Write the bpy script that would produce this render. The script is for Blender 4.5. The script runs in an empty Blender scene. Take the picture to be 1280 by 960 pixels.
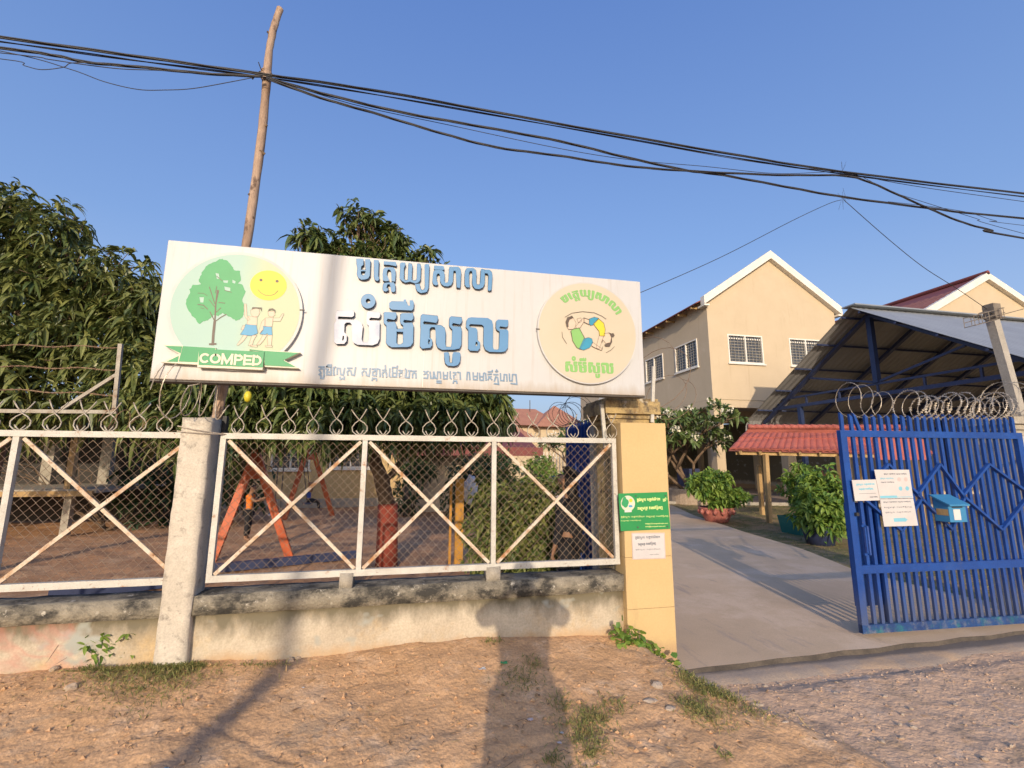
import bpy, bmesh, math, random
import numpy as np
from mathutils import Vector, Matrix, Quaternion
from mathutils.geometry import tessellate_polygon
random.seed(7); rng = np.random.default_rng(7)
R = math.radians
sc = bpy.context.scene
col = sc.collection

# ---------------------------------------------------------------- camera
FPX, PITCH, ROLL, YAW, EYE = 580.4, R(9.493), R(-0.157), R(11.93), 1.60
cam = bpy.data.cameras.new('camera')
camo = bpy.data.objects.new('camera', cam); col.objects.link(camo)
cam.sensor_width = 36; cam.lens = FPX * 36 / 1280
cam.clip_start = .05; cam.clip_end = 2000
def rotm(ax, a): return Matrix.Rotation(a, 3, ax)
CM = rotm('Z', -YAW) @ rotm('X', PITCH) @ rotm('Y', ROLL)      # columns: right, forward, up
r_, f_, u_ = CM.col[0], CM.col[1], CM.col[2]
camo.matrix_world = Matrix(((r_[0], u_[0], -f_[0], 0), (r_[1], u_[1], -f_[1], 0), (r_[2], u_[2], -f_[2], EYE), (0, 0, 0, 1)))
sc.camera = camo
def at(px, py, Y):
    """point of the vertical plane y=Y measured from the photograph"""
    d = CM @ Vector(((px - 640) / FPX, 1, (480 - py) / FPX)); d *= Y / d.y
    return Vector((d.x, d.y, d.z + EYE))
def atz(px, py, Z):
    d = CM @ Vector(((px - 640) / FPX, 1, (480 - py) / FPX)); d *= (Z - EYE) / d.z
    return Vector((d.x, d.y, Z))

# ---------------------------------------------------------------- light
SUN_AZ, SUN_EL = R(180 + 12.6), R(15.4)                          # clockwise from +Y
w = bpy.data.worlds.new('World'); sc.world = w; w.use_nodes = True
nt = w.node_tree; bg = nt.nodes['Background']
sky = nt.nodes.new('ShaderNodeTexSky'); sky.sky_type = 'NISHITA'; sky.sun_disc = False
sky.sun_elevation = SUN_EL; sky.sun_rotation = SUN_AZ
sky.altitude = 0; sky.air_density = 1.0; sky.dust_density = 5.0; sky.ozone_density = 2.5
# hazy dry season air: the clear sky model is mixed with an even haze tint that pales toward the horizon all round
wc = nt.nodes.new('ShaderNodeTexCoord'); ws = nt.nodes.new('ShaderNodeSeparateXYZ'); nt.links.new(wc.outputs['Generated'], ws.inputs[0])
wr = nt.nodes.new('ShaderNodeValToRGB'); nt.links.new(ws.outputs[2], wr.inputs[0])
HZ = 4.25
for k, (p_, c_) in enumerate(((0.0, (.43, .50, .66)), (.18, (.33, .45, .73)), (.40, (.185, .325, .68)), (.75, (.10, .215, .60)), (1.0, (.08, .18, .52)))):
    e_ = wr.color_ramp.elements[k] if k < 2 else wr.color_ramp.elements.new(p_)
    e_.position = p_; e_.color = (*c_, 1)
wsc = nt.nodes.new('ShaderNodeVectorMath'); wsc.operation = 'SCALE'; wsc.inputs['Scale'].default_value = HZ; nt.links.new(wr.outputs[0], wsc.inputs[0])
wm = nt.nodes.new('ShaderNodeMix'); wm.data_type = 'RGBA'; wm.inputs[0].default_value = .62
nt.links.new(sky.outputs[0], wm.inputs[6]); nt.links.new(wsc.outputs[0], wm.inputs[7])
nt.links.new(wm.outputs[2], bg.inputs[0]); bg.inputs[1].default_value = 0.15
sun = bpy.data.lights.new('sun', 'SUN'); sun.energy = 2.0; sun.angle = R(0.55); sun.color = (1, .82, .61)
suno = bpy.data.objects.new('sun', sun); col.objects.link(suno)
dsun = Vector((math.sin(SUN_AZ) * math.cos(SUN_EL), math.cos(SUN_AZ) * math.cos(SUN_EL), math.sin(SUN_EL)))
suno.rotation_euler = dsun.to_track_quat('Z', 'Y').to_euler(); suno.location = (0, -20, 20)
sc.view_settings.view_transform = 'Standard'; sc.view_settings.look = 'None'
sc.view_settings.exposure = 0.85; sc.view_settings.gamma = 1

# ---------------------------------------------------------------- materials
def M(name, c1, c2=None, scale=6, rough=.8, bump=0., bscale=60, metal=0., c3=None, s3=1.2, t3=(.55, .7), island=False,
      stretch=None, spec=.5, fine=.12, trans=0.):
    m = bpy.data.materials.new(name); m.use_nodes = True; n = m.node_tree.nodes; l = m.node_tree.links
    b = n['Principled BSDF']; b.inputs['Roughness'].default_value = rough; b.inputs['Metallic'].default_value = metal
    b.inputs['Specular IOR Level'].default_value = spec
    co = n.new('ShaderNodeTexCoord'); mp = n.new('ShaderNodeMapping'); l.new(co.outputs['Object'], mp.inputs[0])
    if stretch: mp.inputs['Scale'].default_value = stretch
    if c2 is None: c2 = tuple(x * .82 for x in c1)
    mix = n.new('ShaderNodeMix'); mix.data_type = 'RGBA'
    mix.inputs[6].default_value = (*c1, 1); mix.inputs[7].default_value = (*c2, 1)
    if island:
        g = n.new('ShaderNodeNewGeometry'); l.new(g.outputs['Random Per Island'], mix.inputs[0])
    else:
        t = n.new('ShaderNodeTexNoise'); t.inputs['Scale'].default_value = scale; t.inputs['Detail'].default_value = 6
        t.inputs['Roughness'].default_value = .62; l.new(mp.outputs[0], t.inputs[0])
        rp = n.new('ShaderNodeMapRange'); rp.inputs[1].default_value = .35; rp.inputs[2].default_value = .65
        l.new(t.outputs['Fac'], rp.inputs[0]); l.new(rp.outputs[0], mix.inputs[0])
    out = mix.outputs[2]
    if c3 is not None:
        t = n.new('ShaderNodeTexNoise'); t.inputs['Scale'].default_value = s3; t.inputs['Detail'].default_value = 8
        t.inputs['Roughness'].default_value = .7; l.new(mp.outputs[0], t.inputs[0])
        rp = n.new('ShaderNodeMapRange'); rp.inputs[1].default_value = t3[0]; rp.inputs[2].default_value = t3[1]
        l.new(t.outputs['Fac'], rp.inputs[0])
        mx = n.new('ShaderNodeMix'); mx.data_type = 'RGBA'; l.new(rp.outputs[0], mx.inputs[0]); l.new(out, mx.inputs[6])
        mx.inputs[7].default_value = (*c3, 1); out = mx.outputs[2]
    if fine:
        t = n.new('ShaderNodeTexNoise'); t.inputs['Scale'].default_value = bscale * 1.7; t.inputs['Detail'].default_value = 4
        l.new(mp.outputs[0], t.inputs[0])
        rp = n.new('ShaderNodeMapRange'); rp.inputs[1].default_value = .3; rp.inputs[2].default_value = .7
        rp.inputs[3].default_value = 1 - fine; rp.inputs[4].default_value = 1 + fine; l.new(t.outputs['Fac'], rp.inputs[0])
        vm = n.new('ShaderNodeVectorMath'); vm.operation = 'SCALE'; l.new(out, vm.inputs[0]); l.new(rp.outputs[0], vm.inputs['Scale'])
        out = vm.outputs[0]
    l.new(out, b.inputs['Base Color'])
    if bump:
        t = n.new('ShaderNodeTexNoise'); t.inputs['Scale'].default_value = bscale; t.inputs['Detail'].default_value = 5
        l.new(mp.outputs[0], t.inputs[0])
        bp = n.new('ShaderNodeBump'); bp.inputs['Strength'].default_value = bump; bp.inputs['Distance'].default_value = .01
        l.new(t.outputs['Fac'], bp.inputs['Height']); l.new(bp.outputs[0], b.inputs['Normal'])
    if trans:                                                    # thin leaves let light through
        tr = n.new('ShaderNodeBsdfTranslucent'); l.new(out, tr.inputs[0])
        ms = n.new('ShaderNodeMixShader'); ms.inputs[0].default_value = trans
        l.new(b.outputs[0], ms.inputs[1]); l.new(tr.outputs[0], ms.inputs[2]); l.new(ms.outputs[0], n['Material Output'].inputs[0])
    return m
def addmask(m, fac_builder, colr):
    """lay a further stain colour over a material; fac_builder(nodes, links) returns a 0..1 socket"""
    n = m.node_tree.nodes; l = m.node_tree.links; b = n['Principled BSDF']
    src = b.inputs['Base Color'].links[0].from_socket
    mx = n.new('ShaderNodeMix'); mx.data_type = 'RGBA'; l.new(fac_builder(n, l), mx.inputs[0]); l.new(src, mx.inputs[6])
    mx.inputs[7].default_value = (*colr, 1); l.new(mx.outputs[2], b.inputs['Base Color']); return m
def noise_fac(scale, lo, hi, stretch=(1, 1, 1), detail=8):
    def f(n, l):
        co = n.new('ShaderNodeTexCoord'); mp = n.new('ShaderNodeMapping'); mp.inputs['Scale'].default_value = stretch
        l.new(co.outputs['Object'], mp.inputs[0])
        t = n.new('ShaderNodeTexNoise'); t.inputs['Scale'].default_value = scale; t.inputs['Detail'].default_value = detail
        t.inputs['Roughness'].default_value = .7; l.new(mp.outputs[0], t.inputs[0])
        rp = n.new('ShaderNodeMapRange'); rp.inputs[1].default_value = lo; rp.inputs[2].default_value = hi
        l.new(t.outputs['Fac'], rp.inputs[0]); return rp.outputs[0]
    return f
def axis_noise_fac(axis, a, b_, scale=4, amp=.3, stretch=(1, 1, 1), power=1.):
    """stain that starts at coordinate a and fades out at b along an axis, with a ragged edge"""
    def f(n, l):
        co = n.new('ShaderNodeTexCoord'); sp = n.new('ShaderNodeSeparateXYZ'); l.new(co.outputs['Object'], sp.inputs[0])
        mp = n.new('ShaderNodeMapping'); mp.inputs['Scale'].default_value = stretch; l.new(co.outputs['Object'], mp.inputs[0])
        t = n.new('ShaderNodeTexNoise'); t.inputs['Scale'].default_value = scale; t.inputs['Detail'].default_value = 8
        t.inputs['Roughness'].default_value = .68; l.new(mp.outputs[0], t.inputs[0])
        rp = n.new('ShaderNodeMapRange'); rp.inputs[1].default_value = b_; rp.inputs[2].default_value = a
        l.new(sp.outputs[axis], rp.inputs[0])
        ad = n.new('ShaderNodeMath'); ad.operation = 'MULTIPLY_ADD'; l.new(t.outputs['Fac'], ad.inputs[0]); ad.inputs[1].default_value = amp * 2
        sb = n.new('ShaderNodeMath'); sb.operation = 'SUBTRACT'; l.new(rp.outputs[0], sb.inputs[0]); sb.inputs[1].default_value = amp
        l.new(sb.outputs[0], ad.inputs[2])
        r2 = n.new('ShaderNodeMapRange'); r2.inputs[1].default_value = .35; r2.inputs[2].default_value = .75; r2.inputs[4].default_value = power
        l.new(ad.outputs[0], r2.inputs[0]); return r2.outputs[0]
    return f

MT = {}
MT['concrete'] = M('pale_concrete', (.42, .38, .31), (.30, .27, .22), 9, .9, .5, 70, c3=(.13, .12, .10), s3=5, t3=(.60, .78))
MT['post_concrete'] = addmask(M('post_concrete', (.58, .52, .43), (.47, .42, .34), 7, .9, .35, 60, c3=(.26, .23, .19), s3=16, t3=(.56, .70)),
                              axis_noise_fac(2, 2.1, 1.70, 18, .45), (.16, .145, .12))
MT['plaster'] = addmask(addmask(M('old_plaster', (.53, .455, .34), (.42, .355, .265), 3.2, .92, .35, 45, c3=(.50, .36, .19), s3=1.7, t3=(.52, .70)),
                        axis_noise_fac(2, .64, .30, 6, .55, (1, 1, .45)), (.17, .145, .095)), axis_noise_fac(2, .20, .42, 5, .5), (.46, .31, .17))
addmask(MT['plaster'], noise_fac(2.1, .60, .68, (1.3, 1, 1.6), 3), (.34, .345, .30))
MT['coping'] = addmask(addmask(M('mossy_coping', (.30, .265, .20), (.21, .185, .14), 8, .95, .9, 60, c3=(.44, .40, .33), s3=9, t3=(.6, .72)),
                       noise_fac(5.5, .44, .60, (1, 1, 1.6)), (.045, .042, .036)), noise_fac(14, .60, .68, (1, 1, 1)), (.50, .46, .38))
MT['yellow_wall'] = M('yellow_paint_wall', (.58, .415, .20), (.545, .385, .18), 2.5, .8, .12, 40, fine=.04, c3=(.50, .35, .18), s3=2.0, t3=(.62, .9))
addmask(MT['yellow_wall'], axis_noise_fac(2, .02, .35, 7, .4), (.46, .30, .16)); addmask(MT['yellow_wall'], noise_fac(6, .62, .74, (1.5, 1.5, .4)), (.48, .34, .17))
MT['yellow_old'] = addmask(addmask(M('old_yellow_paint', (.46, .34, .15), (.32, .23, .11), 5, .85, .4, 50, c3=(.09, .07, .05), s3=8, t3=(.50, .64)),
                           noise_fac(12, .57, .64), (.46, .40, .30)), noise_fac(5, .54, .68, (1.5, 1.5, .5)), (.20, .12, .05))
MT['cream_wall'] = M('cream_wall_paint', (.565, .455, .31), (.53, .425, .285), 1.2, .85, .08, 30, fine=.03, c3=(.62, .52, .38), s3=1.0, t3=(.64, .78))
addmask(MT['cream_wall'], noise_fac(1.4, .58, .80, (2.2, 2.2, .22)), (.44, .33, .21))
MT['trim'] = M('white_trim', (.78, .74, .66), (.70, .66, .57), 3, .7, .05, 30, fine=.04)
MT['white_rust'] = addmask(M('white_paint_rusty', (.56, .54, .48), (.45, .43, .375), 8, .5, .25, 90, c3=(.30, .13, .05), s3=13, t3=(.60, .70)),
                           noise_fac(30, .62, .70), (.19, .08, .03))
MT['brace_rust'] = addmask(M('rusty_white_brace', (.60, .55, .46), (.52, .40, .27), 14, .6, .3, 90, c3=(.36, .17, .06), s3=6, t3=(.50, .64)),
                           noise_fac(28, .58, .66), (.20, .08, .03))
MT['mesh_wire'] = M('dusty_mesh_wire', (.36, .275, .19), (.26, .165, .105), 12, .6, 0, fine=.2, metal=.2)
MT['ornament'] = M('weathered_ornament', (.50, .47, .40), (.26, .20, .14), 16, .6, 0, fine=.2)
MT['barb'] = M('rusty_barb', (.26, .17, .10), (.15, .08, .045), 20, .7, 0, fine=.2)
MT['galv'] = M('galvanised_wire', (.55, .49, .40), (.36, .30, .23), 20, .5, 0, fine=.15, metal=.35)
MT['blue'] = addmask(M('blue_gloss_paint', (.012, .066, .29), (.010, .048, .22), 5, .38, .15, 50, c3=(.10, .12, .19), s3=7, t3=(.60, .85), fine=.15),
                     noise_fac(38, .63, .70), (.17, .11, .08))
addmask(MT['blue'], axis_noise_fac(2, -.05, .75, 5, .5, (1, 1, .35)), (.055, .085, .19)); addmask(MT['blue'], noise_fac(3, .60, .80, (1, 1, .3)), (.03, .08, .24))
MT['blue_low'] = addmask(M('blue_gate_foot', (.014, .062, .20), (.014, .04, .14), 5, .5, .2, 50, c3=(.018, .15, .17), s3=8, t3=(.50, .70), fine=.15),
                         noise_fac(12, .5, .66), (.12, .14, .20))
MT['navy'] = M('navy_steel', (.035, .05, .12), (.025, .035, .085), 4, .5, 0, fine=.1)
MT['letter'] = M('blue_steel_letter', (.095, .25, .46), (.085, .225, .42), 2, .42, 0, fine=.0, metal=.0, spec=.35)
MT['letter_worn'] = M('peeled_chrome_letter', (.20, .29, .44), (.62, .58, .60), 4.5, .4, .1, 6, fine=.0, metal=.0, spec=.4)
MT['letter_small'] = M('grey_blue_letter', (.13, .23, .36), (.19, .27, .37), 30, .45, 0, fine=.15)
MT['board'] = addmask(M('sign_white_sheet', (.515, .515, .515), (.50, .50, .495), 1.5, .45, .02, 12, fine=.01),
                      noise_fac(3.0, .52, .75, (9, 1, .45)), (.45, .42, .385))
addmask(MT['board'], axis_noise_fac(2, -.06, .16, 5, .5, (2.2, 1, .35)), (.40, .35, .29)); addmask(MT['board'], noise_fac(22, .68, .74), (.42, .38, .33))
MT['steel_dark'] = M('dark_steel', (.10, .09, .08), (.07, .06, .055), 8, .7, 0)
MT['black'] = M('black_rubber', (.02, .02, .022), (.03, .03, .03), 8, .6, 0)
MT['disc'] = M('emblem_cream', (.54, .475, .365), (.52, .445, .32), 1.8, .5, 0, fine=.01)
MT['disc_rim'] = M('emblem_rim', (.55, .54, .52), None, 3, .5, 0, fine=.02)
def grad_disc():
    m = M('emblem_sky_print', (.31, .47, .42), (.33, .49, .42), 3, .5, 0, fine=.01); n = m.node_tree.nodes; l = m.node_tree.links
    return addmask(m, axis_noise_fac(0, .30, -.16, 3, .12), (.42, .48, .31))
MT['disc_green'] = grad_disc()
def flat(name, c, rough=.5, v=.9, sp=.5): MT[name] = M(name, c, tuple(x * v for x in c), 5, rough, 0, fine=.02, spec=sp)
flat('print_green', (.045, .33, .115)); flat('print_yellow', (.66, .55, .03), v=.96); flat('print_blue', (.06, .30, .52)); flat('print_dark', (.10, .07, .05))
flat('print_skin', (.62, .49, .37)); flat('print_cream', (.64, .61, .47)); flat('print_lime', (.22, .47, .13)); flat('print_lime_edge', (.16, .40, .14))
flat('print_teal', (.03, .27, .42)); flat('ribbon_green', (.03, .30, .11)); flat('sign_green', (.02, .26, .07), .5); flat('paper', (.58, .55, .535))
flat('paper_edge', (.55, .32, .25)); flat('ink', (.13, .15, .18)); flat('lime_text', (.72, .80, .30)); flat('light_blue_paint', (.045, .22, .42), .5)
flat('white_plain', (.62, .61, .59)); flat('cyan_print', (.20, .50, .62)); flat('orange_cloth', (.80, .22, .03), .9); flat('blue_cloth', (.05, .10, .40), .9)
flat('dark_cloth', (.018, .018, .022), .95); flat('skin', (.30, .16, .09), .6); flat('hair', (.012, .010, .010), .6); flat('pink_grey', (.55, .45, .42))
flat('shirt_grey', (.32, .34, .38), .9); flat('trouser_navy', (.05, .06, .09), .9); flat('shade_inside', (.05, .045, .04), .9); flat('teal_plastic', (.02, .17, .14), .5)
flat('clothes_white', (.72, .72, .74), .9)
MT['glass'] = M('dusty_glass', (.05, .055, .065), (.085, .09, .095), 2, .12, 0, fine=.05, spec=.8)
MT['orange_steel'] = M('orange_red_paint', (.56, .12, .035), (.46, .09, .03), 5, .55, .1, 40, c3=(.25, .07, .03), s3=8, t3=(.6, .75))
MT['red_paint_trunk'] = M('red_painted_trunk', (.30, .055, .03), (.22, .04, .025), 7, .8, .5, 30, c3=(.13, .06, .04), s3=7, t3=(.56, .7))
MT['bark'] = M('grey_brown_bark', (.20, .135, .085), (.12, .08, .05), 9, .95, .9, 30, stretch=(1, 1, .35))
MT['pole_wood'] = addmask(M('peeled_pole_wood', (.40, .285, .205), (.25, .16, .105), 7, .85, .5, 40, c3=(.56, .40, .27), s3=6, t3=(.5, .66), stretch=(1, 1, .25)),
                          noise_fac(11, .56, .62, (1, 1, .5)), (.13, .085, .06))
MT['ochre_post'] = M('ochre_painted_wood', (.55, .27, .035), (.42, .20, .03), 6, .7, .2, 30, c3=(.22, .12, .03), s3=6, t3=(.56, .7))
MT['timber'] = M('shelter_timber', (.46, .31, .14), (.35, .22, .09), 6, .8, .3, 40, stretch=(1, 1, .2))
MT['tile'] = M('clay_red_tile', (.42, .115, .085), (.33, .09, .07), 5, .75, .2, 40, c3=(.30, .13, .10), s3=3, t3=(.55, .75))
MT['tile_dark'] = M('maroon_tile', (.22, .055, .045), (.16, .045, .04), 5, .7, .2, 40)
MT['tile_orange'] = M('faded_orange_tile', (.42, .20, .13), (.36, .165, .11), 2, .8, .1, 20)
MT['zinc'] = M('zinc_sheet_top', (.33, .355, .375), (.28, .30, .32), 1.2, .45, 0, fine=.05, metal=.3)
MT['zinc_under'] = M('tan_sheet_underside', (.29, .285, .285), (.24, .235, .235), 1.2, .6, 0, fine=.05)
MT['pot'] = M('terracotta_pink', (.46, .16, .12), (.35, .11, .09), 9, .8, .3, 40, c3=(.55, .33, .27), s3=8, t3=(.56, .7))
MT['leaf_mango'] = M('mango_leaf_olive', (.060, .095, .024), (.25, .26, .075), 5, .42, 0, island=True, fine=.15, bscale=20, trans=.18)
MT['leaf_mango_dark'] = M('mango_leaf_dark', (.048, .088, .026), (.20, .23, .065), 5, .38, 0, island=True, fine=.15, bscale=20, trans=.15)
MT['leaf_bright'] = M('fresh_green_leaf', (.085, .19, .03), (.28, .38, .07), 5, .5, 0, island=True, fine=.1, bscale=20, trans=.25)
MT['leaf_var'] = M('variegated_leaf', (.06, .11, .025), (.30, .31, .09), 5, .5, 0, island=True, fine=.1, bscale=20, trans=.2)
MT['leaf_deep'] = M('deep_green_leaf', (.022, .06, .018), (.05, .10, .03), 5, .5, 0, island=True, fine=.1, bscale=20, trans=.15)
MT['petal'] = M('white_petal', (.80, .79, .70), (.75, .70, .55), 5, .6, 0, fine=0)
MT['grass'] = M('grass_blade', (.12, .16, .035), (.34, .29, .11), 5, .8, 0, island=True, fine=0, trans=.2)
MT['dry_grass'] = M('dry_straw', (.50, .36, .17), (.36, .25, .11), 5, .9, 0, island=True, fine=0)
MT['stone'] = M('pale_stone', (.46, .36, .26), (.34, .25, .17), 14, .95, .6, 50)
MT['rubble'] = M('concrete_rubble', (.44, .365, .285), (.34, .27, .21), 14, .95, .6, 50)
MT['pebble'] = M('mixed_pebbles', (.42, .28, .175), (.60, .44, .31), 14, .95, 0, island=True, fine=0)
MT['cable'] = M('black_cable', (.022, .022, .026), (.035, .033, .033), 8, .6, 0, fine=0)
MT['roadpole'] = M('utility_pole_concrete', (.40, .37, .32), None, 6, .9, .3, 40)

# ---------------------------------------------------------------- mesh building
class MB:
    def __init__(s): s.v = []; s.f = []; s.m = []; s.cur = 0
    def add(s, vs, fs):
        o = len(s.v); s.v += [tuple(x) for x in vs]; s.f += [tuple(i + o for i in f) for f in fs]; s.m += [s.cur] * len(fs); return s
    def box(s, a, b):
        x0, y0, z0 = a; x1, y1, z1 = b
        return s.add([(x0, y0, z0), (x1, y0, z0), (x1, y1, z0), (x0, y1, z0), (x0, y0, z1), (x1, y0, z1), (x1, y1, z1), (x0, y1, z1)],
                     [(0, 3, 2, 1), (4, 5, 6, 7), (0, 1, 5, 4), (1, 2, 6, 5), (2, 3, 7, 6), (3, 0, 4, 7)])
    def bar(s, p, q, w, h=None, up=(0, 0, 1)):
        p = Vector(p); q = Vector(q); h = w if h is None else h; d = (q - p).normalized(); up = Vector(up)
        if abs(d.dot(up)) > .98: up = Vector((0, 1, 0))
        sx = d.cross(up).normalized(); sy = sx.cross(d).normalized(); vs = []
        for c in (p, q):
            for a, b in ((-1, -1), (1, -1), (1, 1), (-1, 1)): vs.append(c + sx * a * w / 2 + sy * b * h / 2)
        return s.add(vs, [(0, 1, 2, 3), (7, 6, 5, 4), (0, 4, 5, 1), (1, 5, 6, 2), (2, 6, 7, 3), (3, 7, 4, 0)])
    def tube(s, pts, r, n=6, closed=False, caps=True):
        pts = [Vector(p) for p in pts]; N = len(pts); rs = r if isinstance(r, (list, tuple)) else [r] * N; vs = []
        t0 = (pts[1] - pts[0]).normalized(); ref = Vector((0, 0, 1)) if abs(t0.z) < .9 else Vector((1, 0, 0)); u = t0.cross(ref).normalized()
        for i, p in enumerate(pts):
            a = pts[i - 1] if (i > 0 or closed) else p; b = pts[(i + 1) % N] if (i < N - 1 or closed) else p
            t = (b - a); t = t.normalized() if t.length > 1e-9 else t0
            u = (u - t * u.dot(t)); u = u.normalized() if u.length > 1e-6 else t.orthogonal().normalized(); v = t.cross(u)
            for k in range(n):
                an = 2 * math.pi * k / n; vs.append(p + (u * math.cos(an) + v * math.sin(an)) * rs[i])
        fs = []
        for i in range(N if closed else N - 1):
            j = (i + 1) % N
            for k in range(n): k2 = (k + 1) % n; fs.append((i * n + k, i * n + k2, j * n + k2, j * n + k))
        if caps and not closed: fs += [tuple(range(n - 1, -1, -1)), tuple((N - 1) * n + k for k in range(n))]
        return s.add(vs, fs)
    def lathe(s, prof, c=(0, 0, 0), n=20):
        vs = []; fs = []
        for r, z in prof:
            for k in range(n): a = 2 * math.pi * k / n; vs.append((c[0] + r * math.cos(a), c[1] + r * math.sin(a), c[2] + z))
        for i in range(len(prof) - 1):
            for k in range(n): k2 = (k + 1) % n; fs.append((i * n + k, i * n + k2, (i + 1) * n + k2, (i + 1) * n + k))
        fs.append(tuple(range(n - 1, -1, -1))); fs.append(tuple((len(prof) - 1) * n + k for k in range(n))); return s.add(vs, fs)
    def poly(s, loops, front, depth, side=0):
        """extruded flat shape: loops of (x, z) points (outer loop, then holes) facing -Y at y=front, depth metres thick"""
        flatp = [p for lp in loops for p in lp]; n = len(flatp)
        tr = tessellate_polygon([[Vector((p[0], p[1], 0)) for p in lp] for lp in loops])
        vs = [(p[0], front, p[1]) for p in flatp]
        if depth: vs += [(p[0], front + depth, p[1]) for p in flatp]
        fs = []
        for t in tr:
            a, b, c = [flatp[i] for i in t]; cr = (b[0] - a[0]) * (c[1] - a[1]) - (b[1] - a[1]) * (c[0] - a[0])
            fs.append(tuple(t) if cr > 0 else tuple(reversed(t)))
        if depth:
            o = 0
            for lp in loops:
                k = len(lp)
                for i in range(k): j = (i + 1) % k; fs.append((o + i, o + j, n + o + j, n + o + i))
                o += k
        s.add(vs, fs)
        if side and depth: s.m[-len(flatp):] = [side] * len(flatp)
        return s
    def stroke(s, pts, wd, front, depth):
        P = [Vector(p) for p in pts]; L = []; Rr = []
        for i, p in enumerate(P):
            a = (P[i] - P[i - 1]).normalized() if i else None; b = (P[i + 1] - P[i]).normalized() if i < len(P) - 1 else None
            a = a or b; b = b or a; t = (a + b); t = t.normalized() if t.length > .2 else a
            nrm = Vector((-t.y, t.x)); k = 1 / max(.5, nrm.dot(Vector((-a.y, a.x))))
            e = a * wd * .35 * (-1 if i == 0 else (1 if i == len(P) - 1 else 0))
            L.append(p + e + nrm * wd / 2 * k); Rr.append(p + e - nrm * wd / 2 * k)
        return s.poly([[tuple(q) for q in L + Rr[::-1]]], front, depth)
    def rough(s, a, b, seg=.05, amp=.004, taper=0):
        """box with broken, uneven faces"""
        bm = bmesh.new(); bmesh.ops.create_cube(bm, size=1)
        A = Vector(a); B = Vector(b); D = B - A; C = (A + B) / 2
        for v in bm.verts: v.co = Vector((v.co.x * D.x, v.co.y * D.y, v.co.z * D.z)) + C
        for ax in range(3):
            k = int(min(60, D[ax] / seg))
            for i in range(1, k):
                no = Vector((0, 0, 0)); no[ax] = 1; p = A.copy(); p[ax] += D[ax] * i / k
                bmesh.ops.bisect_plane(bm, geom=bm.verts[:] + bm.edges[:] + bm.faces[:], plane_co=p, plane_no=no)
        from mathutils import noise
        for v in bm.verts:
            q = v.co * 9; v.co += noise.noise_vector(q) * amp + noise.noise_vector(q * 3.1) * amp * .5
        bm.verts.index_update(); s.add([v.co.copy() for v in bm.verts], [tuple(v.index for v in f.verts) for f in bm.faces]); bm.free(); return s
    def raw(s, V, F):
        o = len(s.v); s.v += [tuple(x) for x in np.asarray(V).tolist()]; s.f += [tuple(i + o for i in f) for f in np.asarray(F).tolist()]; s.m += [s.cur] * len(F); return s
    def build(s, name, mats, parent=None, smooth=False, kind=None, loc=None):
        me = bpy.data.meshes.new(name)
        off = Vector(parent['_o']) if parent is not None and '_o' in parent else Vector((0, 0, 0))
        if parent is None and loc is not None: off = Vector(loc)
        V = [(a - off.x, b - off.y, c - off.z) for a, b, c in s.v] if off.length else s.v
        me.from_pydata(V, [], s.f)
        for mm in (mats if isinstance(mats, (list, tuple)) else [mats]): me.materials.append(MT[mm] if isinstance(mm, str) else mm)
        if any(s.m): me.polygons.foreach_set('material_index', s.m)
        if smooth: me.polygons.foreach_set('use_smooth', [True] * len(s.f))
        me.update(); o = bpy.data.objects.new(name, me); col.objects.link(o)
        if parent is not None:
            o.parent = parent
            if 'sub_of' in parent: pass
        elif loc is not None: o.location = off
        o['_o'] = tuple(off)
        if kind: o['kind'] = kind
        return o
def tag(o, label=None, cat=None, group=None, kind=None):
    if label: o['label'] = label
    if cat: o['category'] = cat
    if group: o['group'] = group
    if kind: o['kind'] = kind
    return o
def thing(name, label, cat, loc=(0, 0, 0), group=None):
    """an Empty at the base of a thing; parts are modelled in world coordinates and shifted to it"""
    o = bpy.data.objects.new(name, None); o.empty_display_size = .1; col.objects.link(o); o.location = loc; o['_o'] = tuple(loc)
    return tag(o, label, cat, group)
def clone(o, parent=None, loc=None, rz=None):
    c = o.copy(); col.objects.link(c); c.parent = parent
    if loc is not None: c.location = loc
    if rz is not None: c.rotation_euler = (0, 0, rz)
    for ch in list(o.children): clone(ch, c)
    return c
def sm(a, b, x):
    t = np.clip((np.asarray(x, float) - a) / (b - a), 0, 1); return t * t * (3 - 2 * t)
def vnoise(x, y, f, seed=0, octv=4):
    """cheap value noise for numpy arrays, about -1..1"""
    x = np.asarray(x, float); y = np.asarray(y, float); out = 0; amp = 1; tot = 0
    for o in range(octv):
        X = x * f + seed * 17.3 + o * 5.1; Y = y * f - seed * 9.7 + o * 3.3; xi = np.floor(X); yi = np.floor(Y); u = X - xi; v = Y - yi
        u = u * u * (3 - 2 * u); v = v * v * (3 - 2 * v)
        def h(a, b): t = np.sin(a * 127.1 + b * 311.7 + seed * 13.7) * 43758.5453; return (t - np.floor(t)) * 2 - 1
        out = out + amp * ((h(xi, yi) * (1 - u) + h(xi + 1, yi) * u) * (1 - v) + (h(xi, yi + 1) * (1 - u) + h(xi + 1, yi + 1) * u) * v)
        tot += amp; amp *= .5; f *= 2.03
    return out / tot

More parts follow.
